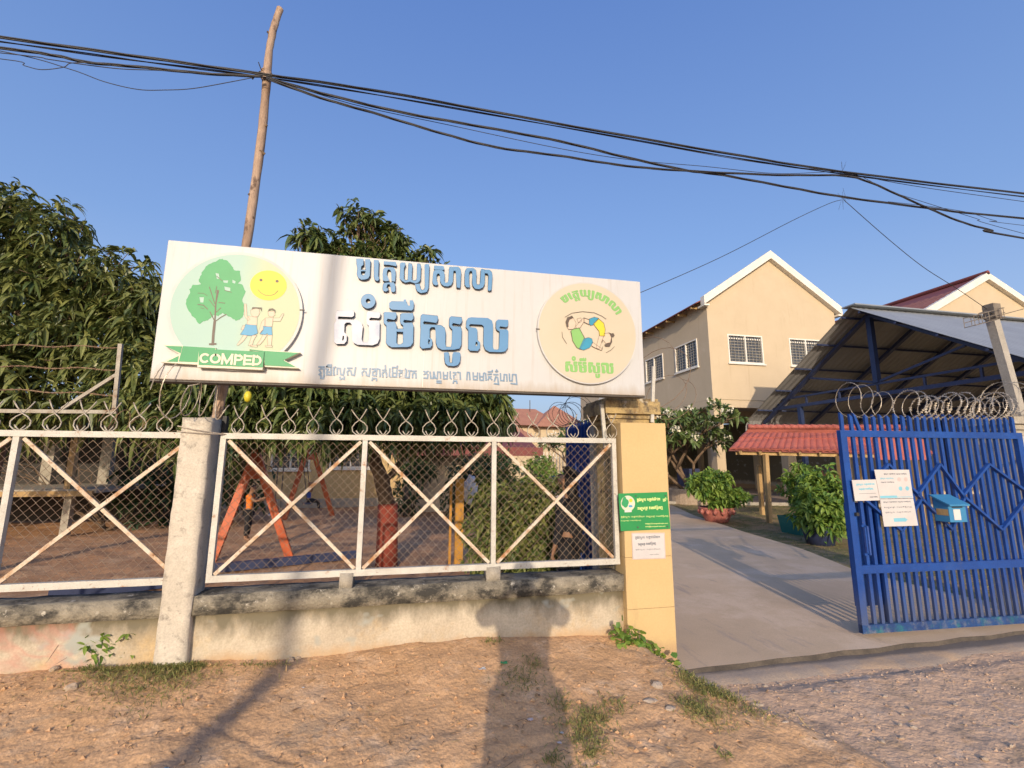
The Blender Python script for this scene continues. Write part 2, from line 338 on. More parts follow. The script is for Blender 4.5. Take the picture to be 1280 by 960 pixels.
# ---------------------------------------------------------------- foliage
def leaves(mb, B, D, L, W, droop=.35, fold=.25):
    """many leaves at once: base points B, directions D, lengths L, widths W; four faces each, bent and folded"""
    B = np.asarray(B, float); D = np.asarray(D, float); N = len(B); D = D / np.linalg.norm(D, axis=1, keepdims=True)
    up = np.tile([0, 0, 1.], (N, 1)) + rng.normal(0, .35, (N, 3)); S = np.cross(D, up); S /= np.linalg.norm(S, axis=1, keepdims=True) + 1e-9
    U = np.cross(S, D); L = np.broadcast_to(L, N)[:, None]; W = np.broadcast_to(W, N)[:, None]; g = np.array([0, 0, -1.])
    p0 = B; m1 = B + D * L * .38 + g * L * droop * .10; m2 = B + D * L * .72 + g * L * droop * .42; p3 = B + D * L + g * L * droop
    l1 = m1 + S * W * .5 + U * W * fold; r1 = m1 - S * W * .5 + U * W * fold; l2 = m2 + S * W * .38 + U * W * fold * .7; r2 = m2 - S * W * .38 + U * W * fold * .7
    V = np.stack([p0, l1, m1, r1, l2, m2, r2, p3], 1).reshape(-1, 3)
    base = (np.arange(N) * 8)[:, None]
    q = np.concatenate([base + np.array([[1, 4, 5, 2]]), base + np.array([[2, 5, 6, 3]])]); t = np.concatenate([base + np.array([a]) for a in ([0, 1, 2], [0, 2, 3], [4, 7, 5], [5, 7, 6])])
    o = len(mb.v); mb.v += [tuple(x) for x in V.tolist()]
    mb.f += [tuple(i + o for i in f) for f in q.tolist()] + [tuple(i + o for i in f) for f in t.tolist()]; mb.m += [mb.cur] * (len(q) + len(t))
def inblobs(blobs, n, shell=.45):
    """points spread through ellipsoids, denser near the skin; returns points and outward directions"""
    vol = np.array([b[3] * b[4] * b[5] for b in blobs]) ** .75; k = rng.choice(len(blobs), n, p=vol / vol.sum()); Bb = np.array(blobs)[k]
    d = rng.normal(size=(n, 3)); d /= np.linalg.norm(d, axis=1, keepdims=True); r = rng.random(n) ** shell
    return Bb[:, :3] + d * Bb[:, 3:] * r[:, None], d
def crown(mb, blobs, n, per, L, Wr, droop=.5, shell=.45, outw=.8, spread=.9, cut=None, ragged=.10):
    P, d = inblobs(blobs, n, shell); k_ = rng.random(n) < ragged; P[k_] += d[k_] * rng.uniform(0, .9, (k_.sum(), 1)) * L
    if cut is not None: k = cut(P); P = P[k]; d = d[k]; n = len(P)
    ax = d * outw + rng.normal(0, .4, (n, 3)) + np.array([0, 0, .25]); ax /= np.linalg.norm(ax, axis=1, keepdims=True)
    Bp = np.repeat(P, per, 0); A = np.repeat(ax, per, 0); N = len(Bp); rd = rng.normal(size=(N, 3)); rd -= A * (rd * A).sum(1)[:, None]
    rd /= np.linalg.norm(rd, axis=1, keepdims=True); D = A * rng.uniform(.05, .8, (N, 1)) + rd * spread
    ln = L * rng.uniform(.45, 1.2, N); leaves(mb, Bp + A * rng.uniform(-.25, .1, (N, 1)) * L, D, ln, ln * Wr, droop)
    return P
def limb(mb, a, b, r0, r1, wob=.08, n=7, sides=7):
    a = Vector(a); b = Vector(b); pts = []; rs = []; ln = (b - a).length
    for i in range(n + 1):
        t = i / n; p = a.lerp(b, t); k = math.sin(t * math.pi)
        p += Vector((random.uniform(-1, 1), random.uniform(-1, 1), random.uniform(-.4, .6))) * wob * ln * k * .5; pts.append(p); rs.append(r0 + (r1 - r0) * t)
    mb.tube(pts, rs, sides); return pts
# ================================================================ GROUND
def edge_x(y): return 1.84 + (3.62 - y) * .46
def gz(x, y):
    """height of the dirt outside the wall: a trodden bank against the wall, gravel road to the right"""
    x = np.asarray(x, float); y = np.asarray(y, float)
    m = 1 - sm(-.20, .24, x - edge_x(y) + vnoise(x, y, 2.2, 5, 2) * .10)
    bank = -.02 + .13 * sm(1.3, .4, y) + .275 * np.clip((y - 1.5) / 2.15, 0, 1) + .05 * sm(-.6, -1.6, x) * sm(2.6, 3.6, y) + .055 * np.exp(-((x - .4) / .8) ** 2) * sm(3.0, 3.62, y)
    bank = bank + vnoise(x, y, 1.1, 1, 3) * .03 + vnoise(x, y, 6, 2, 3) * .012
    road = -.045 + vnoise(x, y, 1.4, 3, 3) * .018 + vnoise(x, y, 11, 4, 3) * .005
    road = road - .022 * sm(3.22, 3.36, y) * sm(1.7, 1.95, x)
    for x0, y0, x1, y1, wg in ((-2.6, 2.2, 1.6, 2.75, .030), (-2.4, 2.0, 1.9, 2.45, .035), (-1.2, 3.2, .3, 2.1, .022), (.9, 3.3, 1.5, 1.9, .025), (-3, 2.9, -.3, 2.35, .028)):
        L_ = math.hypot(x1 - x0, y1 - y0); d = ((x - x0) * (y1 - y0) - (y - y0) * (x1 - x0)) / L_ + vnoise(x, y, 1.8, 51, 2) * .07; t = ((x - x0) * (x1 - x0) + (y - y0) * (y1 - y0)) / L_ ** 2
        bank = bank - .008 * (np.exp(-(d / wg) ** 2) - .5 * np.exp(-((np.abs(d) - wg * 2) / wg) ** 2)) * sm(0, .1, t) * sm(1, .9, t)
    return m * bank + (1 - m) * road + vnoise(x, y, 26, 6, 2) * .006 + m * np.abs(vnoise(x * .6, y * 2.4, 3.2, 41, 3)) * .011
def grid(mb, x0, x1, y0, y1, st, fn):
    nx = int(round((x1 - x0) / st)) + 1; ny = int(round((y1 - y0) / st)) + 1
    X, Y = np.meshgrid(np.linspace(x0, x1, nx), np.linspace(y0, y1, ny)); Z = fn(X, Y)
    V = np.stack([X, Y, Z], -1).reshape(-1, 3); i = np.arange(nx * ny).reshape(ny, nx)
    F = np.stack([i[:-1, :-1], i[:-1, 1:], i[1:, 1:], i[1:, :-1]], -1).reshape(-1, 4); mb.raw(V, F)
def dirt_material():
    m = M('dusty_orange_dirt', (.62, .375, .195), (.50, .295, .145), 3.4, .95, 1.0, 40, c3=(.68, .46, .28), s3=4.4, t3=(.54, .70), fine=.17)
    def road(n, l):
        co = n.new('ShaderNodeTexCoord'); sp = n.new('ShaderNodeSeparateXYZ'); l.new(co.outputs['Object'], sp.inputs[0])
        a = n.new('ShaderNodeMath'); a.operation = 'MULTIPLY_ADD'; l.new(sp.outputs[1], a.inputs[0]); a.inputs[1].default_value = .5; l.new(sp.outputs[0], a.inputs[2])
        t = n.new('ShaderNodeTexNoise'); t.inputs['Scale'].default_value = 5; t.inputs['Detail'].default_value = 8; l.new(co.outputs['Object'], t.inputs[0])
        b = n.new('ShaderNodeMath'); b.operation = 'MULTIPLY_ADD'; l.new(t.outputs['Fac'], b.inputs[0]); b.inputs[1].default_value = .9; l.new(a.outputs[0], b.inputs[2])
        r = n.new('ShaderNodeMapRange'); r.inputs[1].default_value = 3.85; r.inputs[2].default_value = 4.35; l.new(b.outputs[0], r.inputs[0]); return r.outputs[0]
    addmask(m, road, (.67, .44, .27))
    addmask(m, lambda n, l: mul(n, l, noise_fac(4.5, .55, .66, (1, 2.2, 1))(n, l), road(n, l)), (.32, .23, .16))
    addmask(m, lambda n, l: mul(n, l, noise_fac(3.1, .56, .64, (1, 1.7, 1))(n, l), road(n, l)), (.66, .475, .33))
    addmask(m, noise_fac(9, .58, .68, (1, 2.0, 1)), (.37, .225, .12)); addmask(m, noise_fac(26, .62, .70), (.72, .50, .32)); addmask(m, noise_fac(1.6, .56, .66, (1, 1.4, 1)), (.42, .29, .18))
    # ragged dark streak painted in a line across the dirt at the left
    def darker(n, l):
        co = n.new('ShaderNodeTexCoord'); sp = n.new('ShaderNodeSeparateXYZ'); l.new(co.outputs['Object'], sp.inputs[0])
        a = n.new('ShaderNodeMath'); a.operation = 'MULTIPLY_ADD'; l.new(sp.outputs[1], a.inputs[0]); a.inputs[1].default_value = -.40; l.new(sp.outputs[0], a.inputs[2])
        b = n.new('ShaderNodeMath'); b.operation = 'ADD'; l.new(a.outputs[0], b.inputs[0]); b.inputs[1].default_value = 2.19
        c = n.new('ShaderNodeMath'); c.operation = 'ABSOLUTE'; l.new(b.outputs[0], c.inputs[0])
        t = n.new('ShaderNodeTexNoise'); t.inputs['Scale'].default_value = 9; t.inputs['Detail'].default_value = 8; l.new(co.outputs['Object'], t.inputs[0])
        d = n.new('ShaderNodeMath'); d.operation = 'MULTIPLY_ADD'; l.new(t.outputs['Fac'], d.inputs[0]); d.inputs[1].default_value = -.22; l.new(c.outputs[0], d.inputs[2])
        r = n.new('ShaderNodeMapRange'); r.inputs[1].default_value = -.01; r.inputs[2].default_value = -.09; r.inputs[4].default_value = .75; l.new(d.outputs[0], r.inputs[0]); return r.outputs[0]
    addmask(m, darker, (.17, .14, .12))
    return m
def mul(n, l, a, b):
    x = n.new('ShaderNodeMath'); x.operation = 'MULTIPLY'; l.new(a, x.inputs[0]); l.new(b, x.inputs[1]); return x.outputs[0]
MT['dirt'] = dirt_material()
g = MB(); grid(g, -4.2, 8.6, 1.5, 3.70, .02, gz)
grid(g, -4.2, 8.6, -3.0, 1.5, .1, gz)
grid(g, -14, -4.2, -3.0, 3.70, .1, gz); grid(g, 8.6, 20, -3.0, 3.70, .1, gz); grid(g, -14, 20, -12, -3.0, .25, gz)
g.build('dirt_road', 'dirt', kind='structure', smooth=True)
MT['earth'] = M('far_earth', (.33, .22, .12), (.24, .19, .09), .3, .95, .2, 3, c3=(.12, .14, .05), s3=.12, t3=(.5, .6))
g = MB(); n_ = 12
g.box((-600, -600, -.5), (600, 900, -.14)); g.build('ground', 'earth', kind='structure')
# courtyard inside the wall
MT['soil'] = addmask(M('trampled_brown_soil', (.52, .28, .14), (.40, .205, .10), 1.6, .95, .8, 25, c3=(.60, .37, .21), s3=2.2, t3=(.5, .66), fine=.2),
                     noise_fac(9, .58, .66, (1, 2, 1)), (.13, .075, .045))
def soil_z(x, y): return -.03 + vnoise(x, y, .5, 8, 2) * .03 + vnoise(x, y, 3.2, 9, 3) * .035 + vnoise(x, y, 11, 10, 2) * .014 - .05 * sm(1.9, 2.5, x)
g = MB(); grid(g, -15, 2.6, 3.84, 20, .08, soil_z); grid(g, -30, -15, 3.84, 40, .5, soil_z); grid(g, -15, 5, 20, 40, .5, soil_z)
g.build('playground_soil', 'soil', kind='structure', smooth=True)
MT['lawn'] = addmask(M('worn_lawn', (.20, .16, .06), (.13, .13, .04), 1.5, .95, .8, 40, c3=(.37, .24, .12), s3=1.3, t3=(.46, .60), fine=.25), noise_fac(5, .52, .64, (.5, 2, 1)), (.42, .27, .14))
def lawn_z(x, y): return -.035 + vnoise(x, y, .7, 11, 3) * .02
g = MB(); grid(g, 2.4, 34, 3.9, 20, .2, lawn_z); grid(g, 5, 60, 20, 90, 1., lambda x, y: lawn_z(x, y) - .0)
g.build('lawn', 'lawn', kind='structure', smooth=True)
# concrete driveway with its broken front edge
MT['drive'] = addmask(addmask(M('driveway_concrete', (.66, .475, .30), (.57, .41, .255), 1.1, .85, .25, 60, c3=(.70, .52, .35), s3=.9, t3=(.5, .62), fine=.08),
                              noise_fac(2.2, .58, .68, (2.2, .5, 1)), (.47, .345, .25)), noise_fac(30, .72, .76), (.56, .46, .38))
Lp = [(2.0, 3.56), (2.15, 8.5), (3.6, 12.5), (6.2, 17.5)]
Rp = [(6.75, 3.56), (6.6, 5.4), (6.62, 6.2), (7.25, 7.86), (7.62, 9.86), (8.42, 12.99), (9.6, 16.3)]
def lerp_path(P, t):
    ys = [p[1] for p in P]; y = t; 
    for a, b in zip(P, P[1:]):
        if y <= b[1]: k = (y - a[1]) / (b[1] - a[1]); return a[0] + (b[0] - a[0]) * k
    return P[-1][0]
g = MB(); vs = []; fs = []; ys = [3.56 + i * .25 for i in range(52)]; nn = 14
for j, y in enumerate(ys):
    a = lerp_path(Lp, y); b = lerp_path(Rp, y)
    for i in range(nn + 1):
        x = a + (b - a) * i / nn; yy = y
        if j == 0: yy = 3.58 + .012 * math.sin(x * 9) + random.uniform(-.008, .008) + .035 * (x - 2) * .9
        vs.append((x, yy, .0 + .006 * math.sin(x * 1.3) * math.sin(y)))
for j in range(len(ys) - 1):
    for i in range(nn): k = j * (nn + 1) + i; fs.append((k, k + 1, k + nn + 2, k + nn + 1))
g.add(vs, fs)
o = len(vs); ev = [(v[0], v[1], -.14) for v in vs[:nn + 1]]; 
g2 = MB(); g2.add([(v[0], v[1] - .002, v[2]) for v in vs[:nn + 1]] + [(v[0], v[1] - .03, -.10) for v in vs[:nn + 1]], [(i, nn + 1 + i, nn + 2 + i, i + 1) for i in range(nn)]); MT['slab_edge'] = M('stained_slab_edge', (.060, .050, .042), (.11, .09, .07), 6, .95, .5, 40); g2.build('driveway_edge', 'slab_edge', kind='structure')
g.build('driveway', 'drive', kind='structure')
# cement apron: a lower worn lip in front of the slab
g = MB()
def apron(x, y): return -.034 - .014 * sm(3.62, 3.40, y) + vnoise(x, y, 6, 12, 3) * .006 - .05 * sm(3.46, 3.34, y + vnoise(x, y, 1.7, 3, 2) * .06)
grid(g, 2.02, 8.4, 3.34, 3.86, .04, apron)
MT['apron'] = addmask(M('grey_apron_cement', (.30, .245, .20), (.36, .28, .21), 4, .9, .4, 60, c3=(.44, .31, .20), s3=3, t3=(.48, .62)), axis_noise_fac(1, 3.60, 3.50, 5, .35, (1, 1, 1)), (.15, .125, .105))
g.build('driveway_apron', 'apron', kind='structure', smooth=True)
# paved court before the school, its kerb
MT['paving'] = M('court_paving', (.37, .27, .195), (.31, .22, .16), 1.2, .9, .1, 20, fine=.06)
K0, K1 = Vector((7.4, 18.0, 0)), Vector((24, 12.4, 0))
g = MB(); vs = [(K0.x, K0.y, .04), (K1.x, K1.y, .04), (34, 12, .04), (34, 40, .04), (7.4, 40, .04)]; g.add(vs, [(0, 1, 2, 3, 4)]); g.build('court_paving', 'paving', kind='structure')
g = MB(); g.bar(K0 + Vector((0, 0, 0)), K1, .16, .16); g.build('court_kerb', 'concrete', kind='structure')
# pebbles on the road and the bank
def pebbles(n, fn, zf, smin, smax, name, mat):
    g = MB(); V = []; F = []; base = np.array([[1, 0, 0], [0, 1, 0], [-1, 0, 0], [0, -1, 0], [0, 0, 1], [0, 0, -1]], float)
    fac = [(0, 1, 4), (1, 2, 4), (2, 3, 4), (3, 0, 4), (1, 0, 5), (2, 1, 5), (3, 2, 5), (0, 3, 5)]
    X, Y = fn(n); n = len(X); Z = zf(X, Y); S = smin + (smax - smin) * rng.random(n) ** 4
    for k in range(n):
        q = base * rng.uniform(.55, 1.3, (6, 1)); a = rng.random() * 6.28; c, s_ = math.cos(a), math.sin(a)
        q = np.stack([q[:, 0] * c - q[:, 1] * s_, q[:, 0] * s_ + q[:, 1] * c, q[:, 2] * .6], 1) * S[k]; V.append(q + [X[k], Y[k], Z[k] + S[k] * .15]); F += [tuple(i + 6 * k for i in f) for f in fac]
    g.v = [tuple(x) for x in np.concatenate(V).tolist()]; g.f = F; g.m = [0] * len(F); return g.build(name, mat, kind='stuff', smooth=False)
def rd(n):
    x = rng.uniform(1.8, 7.6, n); y = rng.uniform(1.6, 3.52, n); k = (x > edge_x(y) + .0) & (vnoise(x, y, 1.6, 21, 2) > rng.uniform(-.9, .5, n)); return x[k], y[k]
tag(pebbles(7000, rd, gz, .002, .015, 'gravel', 'pebble'), 'loose gravel and grit scattered over the road before the gate', 'gravel')
def bk(n):
    x = rng.uniform(-3.4, 2.4, n); y = rng.uniform(1.9, 3.62, n); k = (x < edge_x(y)) & (vnoise(x, y, 2.2, 22, 2) > rng.uniform(-.4, .9, n)); return x[k], y[k]
tag(pebbles(9000, bk, gz, .002, .019, 'grit', 'dirt'), 'small clods and grit on the orange dirt bank by the wall', 'grit')

# ================================================================ WALL AND FENCE
YF = 3.68
wl = thing('boundary_wall', 'low stained plaster wall under a dark mossy coping, left of the yellow pillar', 'wall', (0, 3.75, 0))
g = MB(); g.rough((-6.5, 3.675, -.2), (1.70, 3.82, .595), .14, .006); g.build('wall_body', 'plaster', wl, smooth=True)
g = MB(); g.rough((-6.5, 3.635, .59), (-1.52, 3.88, .705), .05, .006); g.build('coping', 'coping', wl, smooth=True)
g = MB(); g.rough((-1.43, 3.635, .59), (1.685, 3.88, .712), .045, .006); g.build('coping', 'coping', wl, smooth=True)
for x0, x1 in ((-.475, -.385), (.58, .685), (-3.6, -3.5)):
    g = MB(); g.rough((x0, 3.642, .71), (x1, 3.80, .812), .04, .005); g.build('support_block', 'concrete', wl, smooth=True)
# faded paint marks of an old scrawl on the wall, brush thin
MT['plaster_red'] = None
def red_scrawl(n, l):
    co = n.new('ShaderNodeTexCoord'); sp = n.new('ShaderNodeSeparateXYZ'); l.new(co.outputs['Object'], sp.inputs[0])
    t = n.new('ShaderNodeTexNoise'); t.inputs['Scale'].default_value = 3.0; t.inputs['Detail'].default_value = 4; t.inputs['Distortion'].default_value = 1.2
    l.new(co.outputs['Object'], t.inputs[0])
    a = n.new('ShaderNodeMath'); a.operation = 'SUBTRACT'; l.new(t.outputs['Fac'], a.inputs[0]); a.inputs[1].default_value = .5
    b = n.new('ShaderNodeMath'); b.operation = 'ABSOLUTE'; l.new(a.outputs[0], b.inputs[0])
    r = n.new('ShaderNodeMapRange'); r.inputs[1].default_value = .10; r.inputs[2].default_value = .0; r.inputs[4].default_value = .42; l.new(b.outputs[0], r.inputs[0])
    r2 = n.new('ShaderNodeMapRange'); r2.inputs[1].default_value = -1.85; r2.inputs[2].default_value = -2.0; l.new(sp.outputs[0], r2.inputs[0])
    return mul(n, l, r.outputs[0], r2.outputs[0])
addmask(MT['plaster'], red_scrawl, (.50, .20, .15))

pt = thing('concrete_fence_post', 'square weathered concrete post standing between the two fence panels', 'post', (-1.48, 3.70, 0))
g = MB(); g.rough((-1.570, 3.618, .1), (-1.388, 3.80, 1.90), .045, .0055); g.build('post_shaft', 'post_concrete', pt, smooth=True)
g = MB()
for dz in (0, .035):
    p = [(-1.585, 3.60, 1.80 + dz), (-1.48, 3.598, 1.79 + dz * .6), (-1.37, 3.60, 1.785 + dz * .3), (-1.30, 3.66, 1.785), (-1.375, 3.81, 1.79), (-1.58, 3.81, 1.80 + dz)]
    g.tube(p, .0035, 5, closed=True)
g.build('tie_wire', 'galv', pt)
# broken reinforcement behind the post and the steel stub that carries the sign
sb = thing('steel_stub_post', 'short white and rust steel stub holding the sign behind the concrete post', 'post', (-1.44, 3.86, .6))
g = MB(); g.bar((-1.465, 3.86, .6), (-1.44, 3.86, 2.3), .05); g.build('stub', 'white_rust', sb)
g = MB(); g.bar((-1.42, 3.845, 1.74), (-1.42, 3.845, 1.93), .11, .05); g.build('clamp', 'black', sb)

def weld(a, b, w, name, m, parent, d=None, y=YF):
    g = MB(); g.bar((a[0], y, a[1]), (b[0], y, b[1]), w, d or w, up=(0, 1, 0)); return g.build(name, m, parent)
orn_mesh = None
def ornament(parent, x, z):
    global orn_mesh
    if orn_mesh is None:
        g = MB()
        for s in (-1, 1):
            P = [(.052 * s, .205), (.030 * s, .165), (.002 * s, .122), (-.030 * s, .098), (-.052 * s, .066), (-.050 * s, .034), (-.030 * s, .010), (-.004 * s, .000), (.012 * s, .018), (.026 * s, .040)]
            g.tube([(p[0], .004 * s, p[1]) for p in P], .0046, 5)
        me = bpy.data.meshes.new('wire_curl'); me.from_pydata(g.v, [], g.f); me.materials.append(MT['ornament']); me.polygons.foreach_set('use_smooth', [True] * len(g.f)); orn_mesh = me
    o = bpy.data.objects.new('wire_curl', orn_mesh); col.objects.link(o); o.parent = parent
    o.location = (x - parent.location.x, YF - parent.location.y + random.uniform(-.004, .004), z - parent.location.z)
    o.rotation_euler = (random.gauss(0, .05), random.gauss(0, .05), random.gauss(0, .14)); o.scale = (random.uniform(.92, 1.06), 1, random.uniform(.93, 1.05)); return o
def chain_link(parent, x0, x1, z0, z1, cell=.0300, stp=.0315):
    g = MB(); n = int((x1 - x0) / cell); rows = int((z1 - z0) / stp); r = .0019
    for i in range(n + 1):
        pts = []
        for j in range(rows + 1):
            s = 1 if (i + j) % 2 else -1; x = x0 + i * cell + s * cell * .5; z = z0 + j * stp
            x += .003 * math.sin(z * 5 + i * .11) + .002 * math.sin(z * 17 + i * .05) + random.gauss(0, .0007); y = YF + .012 + s * .002 + .006 * math.sin(i * .18 + z * 3)
            pts.append((min(max(x, x0), x1), y, min(z, z1)))
        g.tube(pts, r, 4)
    return g.build('chain_link_mesh', 'mesh_wire', parent, kind='stuff')
def fence(label, x0, x1, zt, zb, bars, curls):
    f = thing('fence_panel', label, 'fence', ((x0 + x1) / 2, YF, zb), 'steel framed chain link panels on the wall')
    g = MB(); g.rough((x0, YF - .020, zt - .020), (x1, YF + .020, zt + .020), .12, .0015); g.build('top_rail', 'white_rust', f)
    g = MB(); g.rough((x0, YF - .020, zb - .024), (x1, YF + .020, zb + .020), .12, .0018); g.build('bottom_rail', 'white_rust', f)
    for b in bars: weld((b, zb + .02), (b, zt - .02), .036, 'upright', 'white_rust', f, .034)
    xs = sorted(bars)
    for a, b in zip(xs, xs[1:]):
        weld((a + .03, zb + .025), (b - .03, zt - .03), .024, 'brace', 'brace_rust', f, .012, YF - .008)
        weld((a + .03, zt - .03), (b - .03, zb + .025), .024, 'brace', 'brace_rust', f, .012, YF + .006)
    chain_link(f, x0 + .02, x1 - .02, zb + .01, zt - .01)
    for c in curls: ornament(f, c, zt + .018)
    return f
RT, RB = 1.775, .812
fence('right fence panel with white frame, crossed braces and chain link above the coping', -1.335, 1.668, RT, RB, (-1.318, -.352, .632, 1.650), [-1.24 + .1692 * i for i in range(18)])
fence('left fence panel, rustier frame with chain link, cut by the frame edge', -4.5, -1.585, RT, RB, (-4.482, -3.55, -2.545, -1.50), [-1.70 - .1692 * i for i in range(17)])
# ================================================================ YELLOW GATE PILLAR
gp = thing('gate_pillar', 'yellow painted gate pillar with old moulded cap at the left of the driveway', 'pillar', (1.9, 3.8, 0))
g = MB()
z = 0
for z0, z1 in ((-.1, .455), (.458, .845), (.848, 1.925)):
    g.rough((1.690, 3.610, z0), (2.100, 3.80, z1), .2, .0012)
g.build('facing_slab', 'yellow_wall', gp)
g = MB(); g.rough((1.700, 3.80, -.1), (2.085, 4.17, 1.93), .12, .003); g.build('old_shaft', 'yellow_old', gp, smooth=False)
g = MB()
for z0, z1, e in ((1.93, 1.972, .012), (1.974, 2.010, .035), (2.012, 2.125, .075), (2.127, 2.150, .055)):
    g.rough((1.700 - e - .02, 3.78 - e, z0), (2.085 + e * .4, 4.17 + e, z1), .06, .004)
g.build('cap_moulding', 'yellow_old', gp)
# corner post strips between the fence end and the pillar
for k, (x, y, wd) in enumerate(((1.83, 4.45, .13), (1.80, 4.22, .06))):
    o = thing('steel_gate_jamb' if k else 'concrete_jamb', ('narrow pale steel angle standing behind the fence end' if k else 'grey concrete jamb post standing behind the fence end by the blue gate leaf'), 'post', (x, y, 0))
    g = MB(); g.rough((x - wd / 2, y - wd / 2, -.05), (x + wd / 2, y + wd / 2, 1.95 - .1 * k), .1, .002); g.build('shaft', 'concrete' if not k else 'white_rust', o)
# the thin post with a wire in front of the cap's left corner
cp = thing('barbed_wire_bracket', 'thin white steel bracket rising past the right end of the sign', 'bracket', (2.06, 3.72, 1.9))
g = MB(); a = at(815, 528, 3.72); b = at(817, 458, 3.72); g.bar(a, b, .028, .02); g.build('upright', 'white_rust', cp)
cp = thing('barbed_wire_bracket', 'thin pale steel bracket at the left corner of the pillar cap', 'bracket', (1.6, 3.74, 1.7))
g = MB(); a = at(757, 560, 3.74); b = at(752, 505, 3.74); g.bar(a, b, .03, .02); g.build('upright', 'white_rust', cp)
# notices on the pillar
gs = thing('green_notice', 'green school notice with yellow lettering and four screws on the yellow pillar', 'sign', (1.87, 3.6, 1.2))
def SP(px, py): p = at(px, py, 3.598); return (p.x, p.z)
g = MB(); g.poly([[SP(773, 617), SP(776, 664), SP(838, 661), SP(834, 615)][::-1]], 3.597, .008); g.build('board', 'sign_green', gs)
def S10(x, y): return SP(765 + x / 9.6, 610 + y / 9.6)
def disc(g, c, rx, rz, front, d=.0005, n=28, a0=0, a1=360):
    g.poly([[(c[0] + rx * math.cos(R(a0 + (a1 - a0) * i / n)), c[1] + rz * math.sin(R(a0 + (a1 - a0) * i / n))) for i in range(n if a1 - a0 == 360 else n + 1)]], front, d)
g = MB(); disc(g, S10(190, 185), .062, .062, 3.5962); g.build('logo_disc', 'print_cream', gs)
g = MB()
for cx, cy, r_1 in ((150, 150, .020), (160, 190, .023), (175, 170, .018), (135, 185, .016), (150, 130, .014)): disc(g, S10(cx, cy), r_1, r_1 * 1.3, 3.5955 - (cx + cy * 1.7) * 1e-6)
g.build('logo_tree', 'ribbon_green', gs)
g = MB(); disc(g, S10(225, 150), .015, .015, 3.5955); g.build('logo_sun', 'print_yellow', gs)
g = MB(); disc(g, S10(222, 218), .018, .009, 3.5955); g.build('logo_figures', 'print_blue', gs)
g = MB(); q = [S10(150, 270), S10(235, 265), S10(235, 288), S10(150, 292)]; g.poly([q[::-1]], 3.5955, .0004); g.build('logo_caption', 'white_plain', gs)
for k, (x, y) in enumerate(((285, 95), (640, 90), (308, 470), (662, 462))):
    p = S10(x, y); g = MB(); disc(g, p, .0062, .0062, 3.592, .004, 10); g.build('screw', 'steel_dark', gs)

# ---------------- Khmer letters traced as outlines (zoomed pixel coordinates: x, y pairs)
def T(s): v = [float(a) for a in s.split()]; return list(zip(v[::2], v[1::2]))
A = 'a'; B_ = 'b'; C_ = 'c'; D_ = 'd'
OFF = {A: (435, 315, 13.474), B_: (525, 315, 13.474), C_: (410, 365, 10.667), D_: (520, 370, 10.667)}
LINE1 = [('ma', A, ['150 140 262 142 268 240 232 265 226 320 300 323 300 150 370 150 385 180 375 420 345 470 290 488 230 482 180 460 155 400 165 300 150 240|226 350 228 395 250 415 285 410 298 380 299 350 262 346']),
  ('sra_e', A, ['445 165 515 165 525 190 515 430 530 450 525 500 490 505 455 490 440 440']),
  ('ta', A, ['605 180 805 190 822 230 815 262 700 240 605 235', '595 320 620 285 760 282 800 320 805 400 795 520 735 515 730 360 710 320 675 320 660 350 655 410 685 460 695 510 640 515 590 500 585 400']),
  ('coeng_ta', A, ['590 570 620 535 770 538 800 570 800 680 770 690 735 680 725 610 700 565 670 570 655 620 685 640 680 670 640 680 600 670 583 640']),
  ('yo', A, ['880 225 905 205 960 208 970 240 945 300 945 470 970 500 1005 490 1015 240 1030 210 1075 225 1085 260 1075 480 1100 500 1140 500 1155 470 1160 240 1175 220 1215 225 1230 260 1220 490 1190 535 1130 545 1050 525 960 530 905 510 875 460 880 300']),
  ('coeng_yo', A, ['1135 565 1205 562 1215 620 1240 660 1275 655 1290 610 1293 240 1310 232 1360 235 1367 280 1355 620 1330 690 1280 708 1220 705 1165 680 1140 630']),
  ('sa', B_, ['240 250 390 262 405 290 400 325 240 315 232 290', '215 400 225 345 260 325 370 330 405 360 412 430 408 510 425 540 460 535 475 500 485 290 500 270 545 275 560 310 550 520 520 580 460 598 400 590 355 560 335 510 335 420 320 385 290 390 275 420 280 510 300 540 295 575 260 580 220 565 205 520']),
  ('sra_aa', B_, ['557 275 640 278 675 310 688 370 675 610 655 622 610 615 605 360 585 340 558 340']),
  ('lo', B_, ['745 400 755 330 790 298 890 298 935 330 945 400 940 530 955 570 990 570 1005 530 1015 330 1030 310 1078 318 1085 360 1080 560 1050 620 990 640 920 630 880 590 870 530 880 390 865 345 835 345 820 380 820 550 835 590 820 612 775 605 745 570']),
  ('sra_aa', B_, ['1083 325 1160 325 1200 360 1212 420 1195 660 1160 668 1138 655 1145 420 1125 385 1083 375'])]
def ring(cx, cy, r, n=20): return ' '.join('%g %g' % (cx + r * math.cos(2 * math.pi * i / n), cy + r * math.sin(2 * math.pi * i / n)) for i in range(n))
